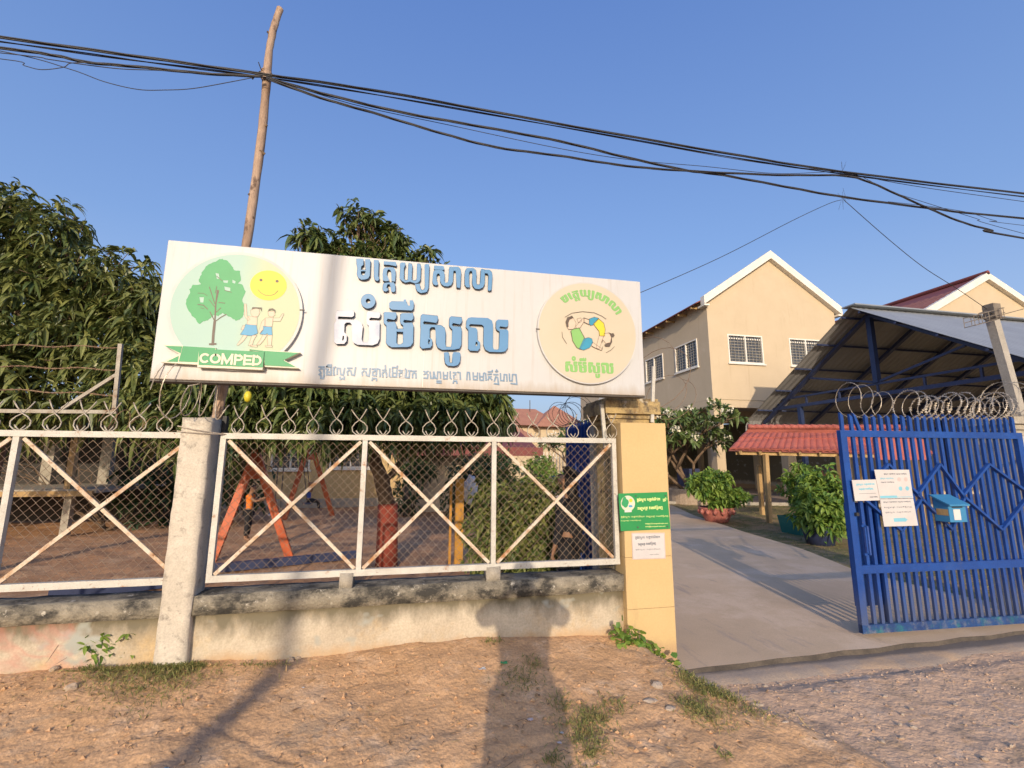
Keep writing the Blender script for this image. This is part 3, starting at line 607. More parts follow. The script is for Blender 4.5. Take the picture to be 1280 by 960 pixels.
LINE2 = [('sa', C_, ['110 300 135 265 320 265 330 255 355 270 355 330 330 350 150 345 140 365 150 380 400 390 450 420 470 480 455 640 470 680 530 685 550 640 550 470 525 440 515 400 520 290 545 275 690 285 705 300 700 345 680 365 575 360 555 375 560 395 680 400 695 425 690 640 665 700 600 725 400 715 345 690 325 640 325 450 300 425 250 425 228 450 225 550 260 590 255 670 225 705 120 705 90 680 90 440 115 400 105 360|205 600 198 655 208 665 222 640 222 600']),
  ('nikahit', C_, [ring(540, 140, 97) + '|' + ring(540, 138, 31)]),
  ('mo', C_, ['745 300 765 288 905 295 920 320 910 370 880 385 800 375 785 395 800 415 890 420 915 450 920 505 1000 505 1000 460 970 440 960 400 965 320 990 305 1130 305 1140 320 1140 375 1110 395 1020 390 1005 405 1020 425 1120 430 1140 460 1135 690 1100 740 1050 750 850 745 800 725 775 690 780 465 745 430|920 545 1000 550 1000 690 975 715 940 715 915 690']),
  ('sra_ueu', C_, ['820 165 850 140 1010 145 1012 120 1040 120 1045 150 1070 200 1092 200 1090 130 1130 130 1145 160 1140 240 1115 265 850 250 820 225']),
  ('sa', D_, ['60 285 85 262 280 280 292 300 285 350 262 370 110 355 95 370 105 390 330 405 380 440 392 500 388 650 400 690 460 692 475 640 478 460 445 430 437 400 440 310 465 290 600 300 612 330 600 375 575 390 490 378 475 400 490 418 590 425 605 460 600 660 575 715 500 730 340 725 285 700 262 640 262 470 245 435 205 432 182 455 180 565 215 600 215 670 190 705 80 710 48 680 60 440 55 400|165 595 160 640 172 655 185 630 183 600']),
  ('sra_uu', D_, ['372 770 425 765 440 790 440 880 452 902 475 900 485 790 500 765 575 768 590 800 580 890 550 935 500 942 420 935 385 910 375 860']),
  ('lo', D_, ['665 345 690 310 730 300 950 310 1005 345 1018 400 1015 690 1030 725 1085 728 1100 690 1105 490 1065 460 1057 430 1060 350 1085 330 1215 335 1222 360 1215 415 1190 430 1115 420 1100 440 1115 458 1205 462 1222 490 1215 700 1180 750 1130 760 970 755 915 725 892 660 895 420 870 398 720 390 702 405 712 430 790 440 812 470 812 600 848 635 845 710 815 745 715 740 690 715 692 470 662 430|790 625 785 665 800 685 815 660 812 630'])]
E_ = 'e'; G_ = 'g'; OFF[E_] = (390, 450, 9.846); OFF[G_] = (515, 450, 9.143)
LINE3 = [(E_, '85 85 150 85'), (E_, '88 182 112 160 90 125 115 105 145 112 150 195'), (E_, '108 188 108 226 138 228 146 195'),
 (E_, '172 108 195 115 182 150 184 182 232 184 236 105'), (E_, '190 148 232 150'), (E_, '182 82 200 62 236 64 234 84 182 82'), (E_, '290 88 268 95 266 182 278 185'),
 (E_, '310 178 312 102 348 104 352 178 384 186 402 102'), (E_, '345 212 350 238 362 238'), (E_, '398 208 396 236 376 228'), (E_, '438 100 492 102'), (E_, '442 184 432 150 456 126 480 138 488 182 520 190 536 95'),
 (E_, '620 106 672 108'), (E_, '622 192 616 156 640 132 664 146 672 190 702 200 716 105'), (E_, '742 112 776 112 776 138 746 150 748 190 790 194 796 112'), (E_, '802 108 834 118 838 206'), (E_, '740 252 746 226 790 228 794 254'),
 (E_, '868 126 912 128'), (E_, '872 208 866 162 890 146 914 156 918 210'), (E_, '902 68 903 108'), (E_, '957 108 951 198 968 210'), (E_, '990 112 992 206 1038 208 1046 118'), (E_, '996 160 1036 162'), (E_, '990 92 1048 94 1050 74'),
 (E_, '1070 128 1106 132 1100 156 1072 166 1078 210 1120 212 1126 132'), (E_, '1150 112 1162 134 1150 214 1194 218 1200 150 1190 132 1222 134'),
 (G_, '0 130 50 128'), (G_, '6 204 6 162 25 146 44 156 46 206'), (G_, '134 130 158 142 184 130'), (G_, '136 166 160 152 182 168 176 210 136 206'), (G_, '206 138 215 208 244 210 246 138'), (G_, '250 138 264 206 280 212'),
 (G_, '288 216 292 138 324 140 326 206'), (G_, '284 240 330 240'), (G_, '284 260 332 262'), (G_, '358 140 362 214 400 216 406 142'), (G_, '366 176 398 178'), (G_, '436 132 436 206 448 216'),
 (G_, '470 144 500 146 498 166 474 178 480 214 514 216 516 146'), (G_, '522 140 550 146 552 222'), (G_, '470 264 476 240 508 242 514 266'), (G_, '626 226 632 142 656 144 662 226'),
 (G_, '698 146 702 224 744 226 748 148'), (G_, '706 186 740 188'), (G_, '772 152 776 230 814 232 818 152'), (G_, '780 190 810 192'), (G_, '824 150 842 156 846 232'), (G_, '868 164 908 160'), (G_, '874 192 906 188'), (G_, '868 228 884 198 912 226'),
 (G_, '870 136 916 134 917 118'), (G_, '934 166 982 168'), (G_, '942 240 956 192 978 202 986 262'), (G_, '940 270 992 278'), (G_, '956 132 966 116 976 130 964 138'), (G_, '1010 156 1013 234 1050 238 1052 166'), (G_, '1056 166 1082 170 1086 242'),
 (G_, '1112 160 1116 238 1144 240 1148 168'), (G_, '1152 166 1188 168 1198 278 1132 268')]
YS = 3.47
def conv(k, loop, Y=YS):
    ox, oy, s = OFF[k]; out = []
    for x, y in loop: p = at(ox + x / s, oy + y / s, Y); out.append((p.x, p.z))
    return out
def orient(loops):
    def area(l): return sum(a[0] * b[1] - b[0] * a[1] for a, b in zip(l, l[1:] + l[:1]))
    return [l if (area(l) > 0) == (i == 0) else l[::-1] for i, l in enumerate(loops)]
SX0, SX1, SZ0, SZ1 = -1.728, 1.852, 2.137, 3.124
sg = thing('school_signboard', 'large white metal signboard with blue Khmer letters and two round emblems above the fence', 'sign', (.06, 3.5, SZ0))
g = MB(); g.box((SX0, YS, SZ0), (SX1, YS + .10, SZ1)); o = g.build('sheet_box', 'board', sg)
bv = o.modifiers.new('b', 'BEVEL'); bv.width = .005; bv.segments = 2
g = MB(); g.box((SX0 - .004, YS + .012, SZ0 - .012), (SX1 + .004, YS + .112, SZ0 - .001)); g.build('bottom_trim', 'steel_dark', sg)
for px in (535.5,):
    p = at(px, 330, YS); q = at(528, 485, YS)
    g = MB(); g.bar((p.x, YS - .0006, SZ1 - .01), (q.x, YS - .0006, SZ0 + .01), .004, .0012, up=(0, 1, 0)); g.build('sheet_seam', 'trim', sg)
def letters(L, parent, mat, name, dep, tf=lambda k, lp: conv(k, lp), front=YS, matf=None):
    for i, (nm, k, shapes) in enumerate(L):
        g = MB()
        for j, s in enumerate(shapes):
            g.poly(orient([tf(k, T(q)) for q in s.split('|')]), front - dep - j * .0006 - (i % 3) * .0004, dep + j * .0006 + (i % 3) * .0004 + .004, 1)
        o = g.build(name, [matf(i) if matf else mat, 'letter_side'], parent)
        bv = o.modifiers.new('b', 'BEVEL'); bv.width = .003; bv.segments = 2; bv.limit_method = 'ANGLE'; bv.angle_limit = R(50)
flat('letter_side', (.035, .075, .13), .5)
letters(LINE1, sg, 'letter', 'raised_letter', .026)
letters(LINE2, sg, 'letter', 'raised_letter', .032, matf=lambda i: 'letter_worn' if i == 0 else 'letter')
# address line: groups of strokes, one object per written word
words = [(0, 12), (12, 28), (28, 41), (41, len(LINE3))]
for a, b in words:
    g = MB()
    for i, (k, s) in enumerate(LINE3[a:b]):
        g.stroke(conv(k, T(s)), .0112, YS - .0045 - (i % 7) * .0003, .0055)
    g.build('address_word', 'letter_small', sg)

# ---- left emblem (photo pixels /6 from 200,310)
def F(x, y, Y=YS): p = at(200 + x / 6, 310 + y / 6, Y); return (p.x, p.z)
def FL(s, Y=YS): return [F(x, y, Y) for x, y in T(s)]
cL = F(588, 460); eL = F(1080, 440); rL = abs(eL[0] - cL[0]); topz = F(620, 45)[1]; cL = (cL[0], topz - rL)
em = thing('round_tree_emblem', 'round emblem with green tree, smiling sun and green ribbon at the left of the sign', 'emblem', (cL[0], YS, SZ0))
g = MB(); disc(g, cL, rL, rL, YS - .030, .028, 64); g.build('emblem_disc', 'disc_rim', em)
g = MB(); disc(g, cL, rL * .955, rL * .955, YS - .031, .0008, 64); g.build('emblem_print', 'disc_green', em)
yy = YS - .0325
def jag(pts, amp=.006, sub=4):
    out = []
    for a, b in zip(pts, pts[1:] + pts[:1]):
        for i in range(sub): t = i / sub; out.append((a[0] + (b[0] - a[0]) * t + random.gauss(0, amp), a[1] + (b[1] - a[1]) * t + random.gauss(0, amp)))
    return out
tree = 'n'; TR = '480 95 450 105 430 120 400 125 355 155 330 200 312 240 305 265 320 285 260 290 240 320 240 350 215 400 212 440 235 490 265 530 290 545 295 570 315 582 340 560 370 550 400 530 415 515 450 520 480 500 510 510 545 530 580 555 610 545 635 520 640 490 640 440 630 400 655 340 630 290 600 280 615 250 612 185 570 180 550 145 520 110'
HO = ['430 200 455 205 460 245 440 245', '485 255 525 255 520 275 490 272', '495 300 540 310 540 335 500 330', '310 380 345 380 340 420 318 420', '555 250 580 262 575 280 555 272']
g = MB(); g.poly(orient([jag(FL(TR), .0022, 3)] + [FL(h) for h in HO]), yy, .0014); g.build('tree_picture', 'print_green', em)
g = MB()
for i, (s, wd) in enumerate((('410 732 415 650 425 560', .016), ('425 570 432 440 445 330', .009), ('425 560 390 490', .006), ('430 560 470 530 510 508', .006), ('428 500 470 460', .005), ('372 470 340 440 300 435', .006), ('425 430 400 350 385 305', .005), ('440 400 455 330', .005),
                            ('430 350 440 300', .004), ('455 420 500 425', .005), ('430 460 400 420 385 400', .004), ('500 330 550 345', .004), ('440 225 480 258', .004), ('388 730 432 728', .012), ('300 350 340 352 370 370', .003), ('320 460 345 465', .003))):
    g.stroke(FL(s), wd, yy - .0006 - i * .00005, .0006)
g.build('trunk_picture', 'print_dark', em)
g = MB(); c = F(824, 292); disc(g, c, abs(F(960, 292)[0] - c[0]), abs(F(960, 292)[0] - c[0]) * .93, yy, .0014, 40); sp = g.build('sun_face', 'print_yellow', em)
g = MB(); disc(g, F(768, 253), .0105, .0105, yy - .0008, .0006, 16); disc(g, F(888, 262), .0105, .0105, yy - .0008, .0006, 16)
g.stroke(FL('745 325 770 350 800 366 840 368 870 358 895 332'), .0035, yy - .0009, .0006); g.build('face_features', 'print_dark', sp)
kids = (('skin', ['690 480 720 462 755 470 760 500 745 525 715 528 695 510', '672 520 740 530 738 590 665 585', '645 430 660 430 665 520 690 545 672 555 645 520', '635 590 660 592 640 625 620 620', '640 660 668 665 640 705 600 740 588 735 615 700', '700 665 738 662 715 700 700 745 675 740 690 700', '690 735 745 740 740 752 690 748',
                       '820 485 870 485 872 515 850 530 825 520', '800 535 860 530 852 600 795 598', '858 535 905 535 930 500 940 505 912 560 855 560', '775 560 800 540 800 600 760 650 750 640', '785 655 815 660 790 700 760 735 735 735 765 695', '818 662 852 662 845 740 820 740 815 700', '800 738 855 742 850 754 800 750']),
        ('blue', ['655 582 735 590 745 650 700 668 660 665 615 658 640 620', '785 595 848 602 853 662 825 664 815 650 800 662 760 655 785 625']),
        ('dark', ['700 470 705 455 775 458 775 490 765 470 735 462 712 470', '820 492 828 468 855 463 875 475 878 500 868 482 845 476 828 482']))
for kk, (nm, shp) in enumerate(kids):
    for i, s in enumerate(shp):
        g = MB(); g.poly(orient([FL(s)]), yy - .0004 - kk * .001 - i * .00004, .0004)
        g.build({'skin': 'child_picture', 'blue': 'shorts_picture', 'dark': 'hair_picture'}[nm], {'skin': 'print_skin', 'blue': 'print_blue', 'dark': 'print_dark'}[nm], em)
    if nm != 'dark':
        g = MB()
        for i, s in enumerate(shp):
            l_ = FL(s)
            for j in range(len(l_)): a, b = l_[j - 1], l_[j]; g.bar((a[0], yy - .0010 - kk * .001 - i * .00004 - j * .00001, a[1]), (b[0], yy - .0010 - kk * .001 - i * .00004 - j * .00001, b[1]), .0013, .0003, up=(0, 1, 0))
        g.build('ink_outline', 'print_dark', em)
for pl_, fr, dp in (('50 738 190 742 200 748 440 760 440 775 320 768 318 880 435 888 300 885 32 868 165 805', .012, .040), ('790 776 1062 794 945 850 1052 912 800 900', .011, .039), ('682 768 815 782 815 800 682 778', .010, .02)):
    g = MB(); g.poly(orient([FL(pl_)]), yy - fr, dp); g.build('ribbon_edge', 'print_cream', em)
for k, pl_ in enumerate(('58 745 190 750 178 800 122 775', '75 862 165 820 158 865', '195 748 440 762 430 772 322 768 318 868 165 862', '795 782 1050 798 938 852 1030 902 800 890', '685 770 812 784 812 792 690 778')):
    g = MB(); g.poly(orient([FL(pl_)]), yy - .0135 - k * .0001, .001); g.build('ribbon_tail', 'ribbon_green', em)
g = MB(); g.poly(orient([FL('318 768 798 792 786 925 305 905')]), yy - .020, .040); g.build('ribbon_backing', 'print_cream', em)
g = MB(); g.poly(orient([FL('318 768 798 792 790 908 316 888')]), yy - .0225, .0022); g.build('ribbon_face', 'ribbon_green', em)
def text_mesh(body, p0, p1, height, front, mat, name, parent, depth=.0015, bold=.0, font_w=1.0):
    """built-in typeface turned into a mesh, standing between two points of the facing plane"""
    c = bpy.data.curves.new('t', 'FONT'); c.body = body; c.size = 1; c.extrude = .001; c.offset = bold; c.resolution_u = 3
    t = bpy.data.objects.new('t', c); col.objects.link(t); dg = bpy.context.evaluated_depsgraph_get(); me = bpy.data.meshes.new_from_object(t.evaluated_get(dg))
    bpy.data.objects.remove(t); V = np.array([v.co[:] for v in me.vertices]); x0, x1 = V[:, 0].min(), V[:, 0].max(); y0, y1 = V[:, 1].min(), V[:, 1].max()
    ax = np.array([p1[0] - p0[0], p1[1] - p0[1]]); up = np.array([-ax[1], ax[0]]) / np.linalg.norm(ax); u = (V[:, 0] - x0) / (x1 - x0); v = (V[:, 1] - y0) / (y1 - y0) * height
    P = np.stack([p0[0] + ax[0] * u + up[0] * v, np.where(V[:, 2] > 0, front, front + depth), p0[1] + ax[1] * u + up[1] * v], 1)
    g = MB(); g.add(P.tolist(), [tuple(p.vertices) for p in me.polygons]); bpy.data.meshes.remove(me); return g.build(name, mat, parent)
def arc(cx, cy, rx, ry, a0, a1, n=12): return [(cx + rx * math.cos(R(a0 + (a1 - a0) * i / n)), cy + ry * math.sin(R(a0 + (a1 - a0) * i / n))) for i in range(n + 1)]
GL_ = {'C': (.72, [arc(.36, .5, .30, .40, 50, 310)]), 'O': (.78, [arc(.39, .5, .31, .40, 92, 452, 20)]), 'M': (.92, [[(.12, 0), (.12, 1)], [(.80, 0), (.80, 1)], [(.14, .92), (.46, .12), (.78, .92)]]),
  'P': (.68, [[(.12, 0), (.12, 1)], [(.12, .90), (.40, .90)] + arc(.40, .68, .20, .22, 90, -90, 8) + [(.12, .46)]]), 'E': (.66, [[(.12, 0), (.12, 1)], [(.12, .90), (.62, .90)], [(.12, .5), (.56, .5)], [(.12, .10), (.62, .10)]]),
  'D': (.76, [[(.12, 0), (.12, 1)], [(.12, .90), (.34, .90)] + arc(.34, .5, .30, .40, 90, -90, 10) + [(.12, .10)]])}
p0 = F(322, 874); p1 = F(782, 894); ht = abs(F(550, 808)[1] - F(550, 880)[1]); tot = sum(GL_[c][0] for c in 'COMPED'); x = 0
for c in 'COMPED':
    g = MB(); w_, st = GL_[c]
    for i, q in enumerate(st):
        P = []
        for (a, b) in q: u = (x + a) / tot; P.append((p0[0] + (p1[0] - p0[0]) * u, p0[1] + (p1[1] - p0[1]) * u + b * ht))
        g.stroke(P, .0145, yy - .0255 - i * .0003, .003)
    g.build('emblem_letter', 'print_cream', em); x += w_
g = MB(); g.bar((cL[0] + rL * .955, YS - .031, cL[1] + .03), (cL[0] + rL * 1.03, YS - .031, cL[1] + .03), .008); g.build('fixing_clip', 'steel_dark', em)

# ---- right emblem (photo pixels /6.857 from 665,350)
def H(x, y, Y=YS): p = at(665 + x / 6.857, 350 + y / 6.857, Y); return (p.x, p.z)
def HL(s, Y=YS): return [H(x, y, Y) for x, y in T(s)]
a = H(38, 450); b = H(884, 480); cR = ((a[0] + b[0]) / 2, (H(430, 32)[1] + H(480, 895)[1]) / 2); rR = (b[0] - a[0]) / 2
e2 = thing('round_children_emblem', 'round cream emblem with two curled children between green Khmer words, right of the sign', 'emblem', (cR[0], YS, SZ0 + .1))
g = MB(); disc(g, cR, rR, rR, YS - .030, .028, 64); g.build('emblem_disc', 'disc_rim', e2)
g = MB(); disc(g, cR, rR * .975, rR * .975, YS - .031, .0008, 64); g.build('emblem_print', 'disc', e2)
def bbox(L):
    pts = [conv(k, T(q)) for _, k, sh in L for s in sh for q in s.split('|')]; pts = [p for l in pts for p in l]
    return min(p[0] for p in pts), max(p[0] for p in pts), min(p[1] for p in pts), max(p[1] for p in pts)
B1 = bbox(LINE1); B2 = bbox(LINE2)
def printed(L, tf, parent, name):
    for mat, fr, gr in (('print_lime_edge', yy, 1), ('print_lime', yy - .0008, 0)):
        g = MB()
        for i, (nm, k, sh) in enumerate(L):
            for s in sh:
                loops = orient([conv(k, T(q)) for q in s.split('|')])
                if gr:
                    grown = []
                    for lp in loops:
                        n = len(lp); o = []
                        for j in range(n):
                            p, q, r = lp[j - 1], lp[j], lp[(j + 1) % n]; d = Vector((r[0] - p[0], r[1] - p[1])); d = d.normalized() if d.length else d; o.append((q[0] + d.y * .005, q[1] - d.x * .005))
                        grown.append(o)
                    loops = grown
                g.poly([[tf(p) for p in lp] for lp in loops], fr - i * .00003, .0007)
        g.build(name, mat, parent)
qa = H(275, 800); qb = H(685, 812)
def tf2(p): u = (p[0] - B2[0]) / (B2[1] - B2[0]); v = (p[1] - B2[2]) / (B2[3] - B2[2]); return (qa[0] + (qb[0] - qa[0]) * u, H(480, 842)[1] + v * (H(480, 668)[1] - H(480, 842)[1]))
printed(LINE2, tf2, e2, 'lower_word')
rt = rR * .80
def tf1(p):
    u = (p[0] - B1[0]) / (B1[1] - B1[0]); v = (p[1] - B1[2]) / (B1[3] - B1[2]); an = R(131 - (131 - 33) * u); r = rt * (.80 + .26 * v)
    return (cR[0] + r * math.cos(an), cR[1] + r * math.sin(an))
printed(LINE1, tf1, e2, 'arched_word')
child = (('print_skin', 'curled_child', ['290 330 340 335 365 380 350 430 300 435 282 400', '395 365 430 335 430 370 400 420 370 425 360 410', '435 335 478 350 475 390 435 370', '560 488 600 490 560 600 535 590', '500 540 545 570 590 600 580 612 530 595 495 575', '600 470 650 462 665 500 655 545 620 555 590 520', '372 345 405 335 412 365 385 378']),
         ('print_lime', 'green_shirt', ['318 450 340 428 392 420 435 500 440 520 400 600 370 590 335 530']), ('print_teal', 'teal_shorts', ['430 512 470 502 500 512 508 545 480 590 430 610 390 600', '475 345 520 328 560 340 520 390 490 402 475 385']),
         ('print_yellow', 'yellow_shirt', ['512 388 555 342 600 380 612 430 608 490 565 488 560 450']), ('print_dark', 'dark_hair', ['275 370 290 335 330 318 342 335 310 350 298 380 300 412 285 412', '625 552 655 545 665 500 650 470 640 462 668 470 680 465 692 485 680 500 668 498 670 540 650 580 615 580 605 565', '580 540 590 520 588 545']))
for kk, (mt, nm, shp) in enumerate(child):
    for i, s in enumerate(shp): g = MB(); g.poly(orient([HL(s)]), yy - .0004 - kk * .0007 - i * .00004, .0004); g.build(nm, mt, e2)
    g = MB()
    for i, s in enumerate(shp):
        l_ = HL(s)
        for j in range(len(l_)): a, b = l_[j - 1], l_[j]; g.bar((a[0], yy - .0046 - i * .00005, a[1]), (b[0], yy - .0046 - i * .00005 - j * .000004, b[1]), .0017, .0003, up=(0, 1, 0))
    g.build('ink_outline', 'print_dark', e2)
g = MB()
for i, s in enumerate(('270 330 330 295 420 282 520 292 580 318 620 345', '245 455 250 500 285 555', '620 632 660 610 690 580', '322 450 335 530 372 590 402 602', '340 430 392 420 440 515', '565 488 560 450 512 388 555 342 600 380 612 430 608 490', '430 335 478 352', '400 420 430 372 475 395', '500 575 540 598 582 612 592 580', '300 435 340 432')):
    g.stroke(HL(s), .0036, yy - .0042 - i * .00004, .0006)
g.build('drawn_lines', 'print_dark', e2)
g = MB(); g.bar((cR[0] - rR * 1.03, YS - .031, cR[1]), (cR[0] - rR * .955, YS - .031, cR[1]), .008); g.build('fixing_clip', 'steel_dark', e2)

# ---- lettering on the green notice and the paper sheets
def khmer_line(L, x0, z0, x1, z1, h, front, mat, parent, name):
    Bx = bbox(L); g = MB()
    for i, (nm, k, sh) in enumerate(L):
        for s in sh:
            lp = orient([conv(k, T(q)) for q in s.split('|')])
            g.poly([[(x0 + (x1 - x0) * (p[0] - Bx[0]) / (Bx[1] - Bx[0]), z0 + (z1 - z0) * (p[0] - Bx[0]) / (Bx[1] - Bx[0]) + h * (p[1] - Bx[2]) / (Bx[3] - Bx[2])) for p in l_] for l_ in lp], front - i * .00003, .0005)
    g.build(name, mat, parent)
def addr_line(idx, x0, z0, x1, z1, h, front, mat, parent, name, wd):
    pts = [[(OFF[k][0] + x / OFF[k][2], -(OFF[k][1] + y / OFF[k][2]) + .042 * (OFF[k][0] + x / OFF[k][2] - 390)) for x, y in T(s)] for k, s in [LINE3[i] for i in idx]]
    xs = [p[0] for q in pts for p in q]; ys_ = [p[1] for q in pts for p in q]; g = MB(); a, b, c, d = min(xs), max(xs), min(ys_), max(ys_)
    for i, q in enumerate(pts):
        g.stroke([(x0 + (x1 - x0) * (p[0] - a) / (b - a), z0 + (z1 - z0) * (p[0] - a) / (b - a) + h * (p[1] - c) / (d - c)) for p in q], wd, front - (i % 9) * .00003, .0005)
    g.build(name, mat, parent)
r12 = range(0, 28); r34 = range(28, len(LINE3)); rall = range(len(LINE3))
a = S10(300, 168); b = S10(575, 160); addr_line(r12, a[0], a[1], b[0], b[1], .034, 3.5955, 'lime_text', gs, 'title_line', .0042)
a = S10(612, 160); b = S10(662, 158); addr_line(range(44, 52), a[0], a[1], b[0], b[1], .030, 3.5955, 'lime_text', gs, 'title_line', .0036)
a = S10(308, 272); b = S10(605, 262); addr_line(r34, a[0], a[1], b[0], b[1], .036, 3.5955, 'lime_text', gs, 'title_line', .0042)
a = S10(108, 362); b = S10(672, 350); addr_line(list(rall), a[0], a[1], b[0], b[1], .018, 3.5955, 'lime_text', gs, 'small_line', .0018)
a = S10(108, 402); b = S10(345, 396); addr_line(r34, a[0], a[1], b[0], b[1], .011, 3.5955, 'lime_text', gs, 'small_line', .0013)
text_mesh('https://comped-cam.org', S10(400, 440), S10(672, 434), .013, 3.5955, 'lime_text', 'web_address', gs, .0006, .02)
text_mesh('info@comped-cam.org', S10(400, 474), S10(640, 468), .013, 3.5955, 'lime_text', 'web_address', gs, .0006, .02)
wn = thing('white_paper_notice', 'white laminated notice with dark Khmer lines below the green sign on the pillar', 'notice', (1.9, 3.6, .93))
g = MB(); g.poly([[S10(240, 540), S10(252, 862), S10(650, 848), S10(636, 538)][::-1]], 3.6045, .003); g.build('sheet', 'paper', wn)
for s in ('246 546 630 545', '630 545 644 842', '644 842 258 856', '258 856 246 546'):
    g = MB(); v = T(s); g.stroke([S10(*v[0]), S10(*v[1])], .0018, 3.6036, .0006); g.build('border_line', 'paper_edge', wn)
a = S10(285, 620); b = S10(580, 612); addr_line(r12, a[0], a[1], b[0], b[1], .029, 3.6037, 'ink', wn, 'notice_line', .0032)
a = S10(318, 700); b = S10(530, 690); addr_line(r34, a[0], a[1], b[0], b[1], .029, 3.6037, 'ink', wn, 'notice_line', .0032)
a = S10(290, 752); b = S10(585, 744); addr_line(r12, a[0], a[1], b[0], b[1], .012, 3.6037, 'ink', wn, 'notice_line', .0013)
a = S10(460, 806); b = S10(565, 802); addr_line(r34, a[0], a[1], b[0], b[1], .007, 3.6037, 'ink', wn, 'notice_line', .0009)
# ================================================================ BLUE GATE (right leaf)
G0, G1 = Vector((4.134, 3.86, 0)), Vector((6.36, 3.765, 0))
gd = (G1 - G0).normalized(); GL = (G1 - G0).length; gn = Vector((gd.y, -gd.x, 0))                       # gn points to the camera side
def GP(u, z, o=0): p = G0 + gd * u + gn * o; return Vector((p.x, p.y, z))
gt = thing('steel_gate', 'open blue barred steel gate leaf with three welded diamonds and notices at the right', 'gate', tuple(G0 + Vector((0, 0, .02))))
def gb(u0, z0, u1, z1, w, d, name, m='blue', o=0.):
    g = MB(); g.bar(GP(u0, z0, o), GP(u1, z1, o), w, d, up=tuple(gn)); return g.build(name, m, gt)
ZT = 1.885
gb(.035, .045, .035, ZT - .03, .07, .045, 'stile'); gb(GL - .035, .045, GL - .035, ZT - .03, .07, .045, 'stile')
gb(0, ZT, GL, ZT, .065, .046, 'top_rail'); gb(.07, .60, GL - .07, .60, .075, .046, 'middle_rail')
gb(0, .075, GL, .075, .075, .046, 'bottom_rail', 'blue_low')
nb = 24; sp_ = (GL - .14) / nb
tip = None
for i in range(nb + 1):
    u = .07 + i * sp_ if i else .045; ub = min(u, GL - .075)
    g = MB(); wbar, dbar = .034, .024; off = 0 if True else 0
    top = 2.06 + random.uniform(-.012, .012); lean = random.gauss(0, .004)
    if i == 2: lean = -.05
    if 0 < i < nb:
        for z0, z1 in ((.11, .563), (.638, ZT - .033)): g.bar(GP(ub, z0), GP(ub, z1), wbar, dbar, up=tuple(gn))
    a = GP(ub, ZT + .033); c = GP(ub + lean, top)
    sx = gd * wbar / 2; sy = gn * dbar / 2
    vs = [a - sx - sy, a + sx - sy, a + sx + sy, a - sx + sy, c - sx - sy + Vector((0, 0, .03)), c + sx - sy, c + sx + sy, c - sx + sy + Vector((0, 0, .03))]
    g.add(vs, [(0, 3, 2, 1), (4, 5, 6, 7), (0, 1, 5, 4), (1, 2, 6, 5), (2, 3, 7, 6), (3, 0, 4, 7)])
    g.build('gate_bar', 'blue', gt)
def ug(px, py): p = at(px, py, 3.83); return ((p.x - G0.x) / gd.x, p.z)
for top, right, bot, left in (((1107, 580), (1147, 622), (1124, 663), (1077, 622)), ((1168, 580), (1197, 621), (1183, 661), (1142, 618)), ((1225, 580), (1273, 617), (1241, 661), (1195, 619))):
    q = [ug(*top), ug(*right), ug(*bot), ug(*left)]
    for k in range(4):
        a, b = q[k], q[(k + 1) % 4]; gb(a[0], a[1], b[0], b[1], .022, .034, 'diamond_bar', o=.030)
    for k in (0, 2):
        a = q[k]; g = MB(); g.add([GP(a[0] - .055, a[1] - (.045 if k == 0 else -.045), .026), GP(a[0] + .055, a[1] - (.045 if k == 0 else -.045), .026), GP(a[0], a[1] + (.022 if k == 0 else -.022), .026)], [(0, 1, 2) if k == 0 else (0, 2, 1)]); g.build('gusset', 'blue', gt)
# pull handle and latch
g = MB(); g.tube([GP(.14, 1.0, .02), GP(.14, 1.0, .06), GP(.14, .74, .06), GP(.14, .74, .02)], .010, 8); g.bar(GP(.10, 1.0, .03), GP(.14, 1.0, .03), .02); g.bar(GP(.10, .74, .03), GP(.14, .74, .03), .02); g.build('handle', 'blue', gt)
g = MB(); g.bar(GP(.05, 1.11, .035), GP(.08, 1.11, .035), .03, .03); g.build('latch', 'black', gt)
# plain sheet leaf folded behind the bars
bk_ = thing('wicket_panel', 'solid blue steel sheet panel standing just behind the barred gate', 'panel', (4.6, 4.05, .02))
g = MB(); g.box((4.28, 4.00, .22), (4.62, 4.03, 1.20)); g.build('sheet', 'blue', bk_)
for x in (4.30, 4.60):
    g = MB(); g.box((x - .02, 3.965, .0), (x + .02, 3.998, 1.30)); g.build('stile', 'blue', bk_)
# posters tied to the bars
def poster(px, name, label, front=.055):
    q = [ug(*p) for p in px]; t = thing(name, label, 'notice', tuple(GP(q[0][0], q[2][1], front))); g = MB()
    vs = [GP(a, z, front) for a, z in q] + [GP(a, z, front - .004) for a, z in q]; g.add(vs, [(3, 2, 1, 0), (4, 5, 6, 7), (0, 1, 5, 4), (1, 2, 6, 5), (2, 3, 7, 6), (3, 0, 4, 7)]); g.build('sheet', 'paper', t)
    return t, q
def on(q, s, t): a = Vector(q[0]).lerp(Vector(q[1]), s); b = Vector(q[3]).lerp(Vector(q[2]), s); return a.lerp(b, t)
def pstroke(q, t, pts, wd, front, m, name):
    g = MB(); P = [on(q, *p) for p in pts]; g.stroke([tuple(p) for p in P], wd, 0, .0004); g.v = [tuple(GP(v[0], v[2], front + .0008 - v[1])) for v in g.v]; return g.build(name, m, t)
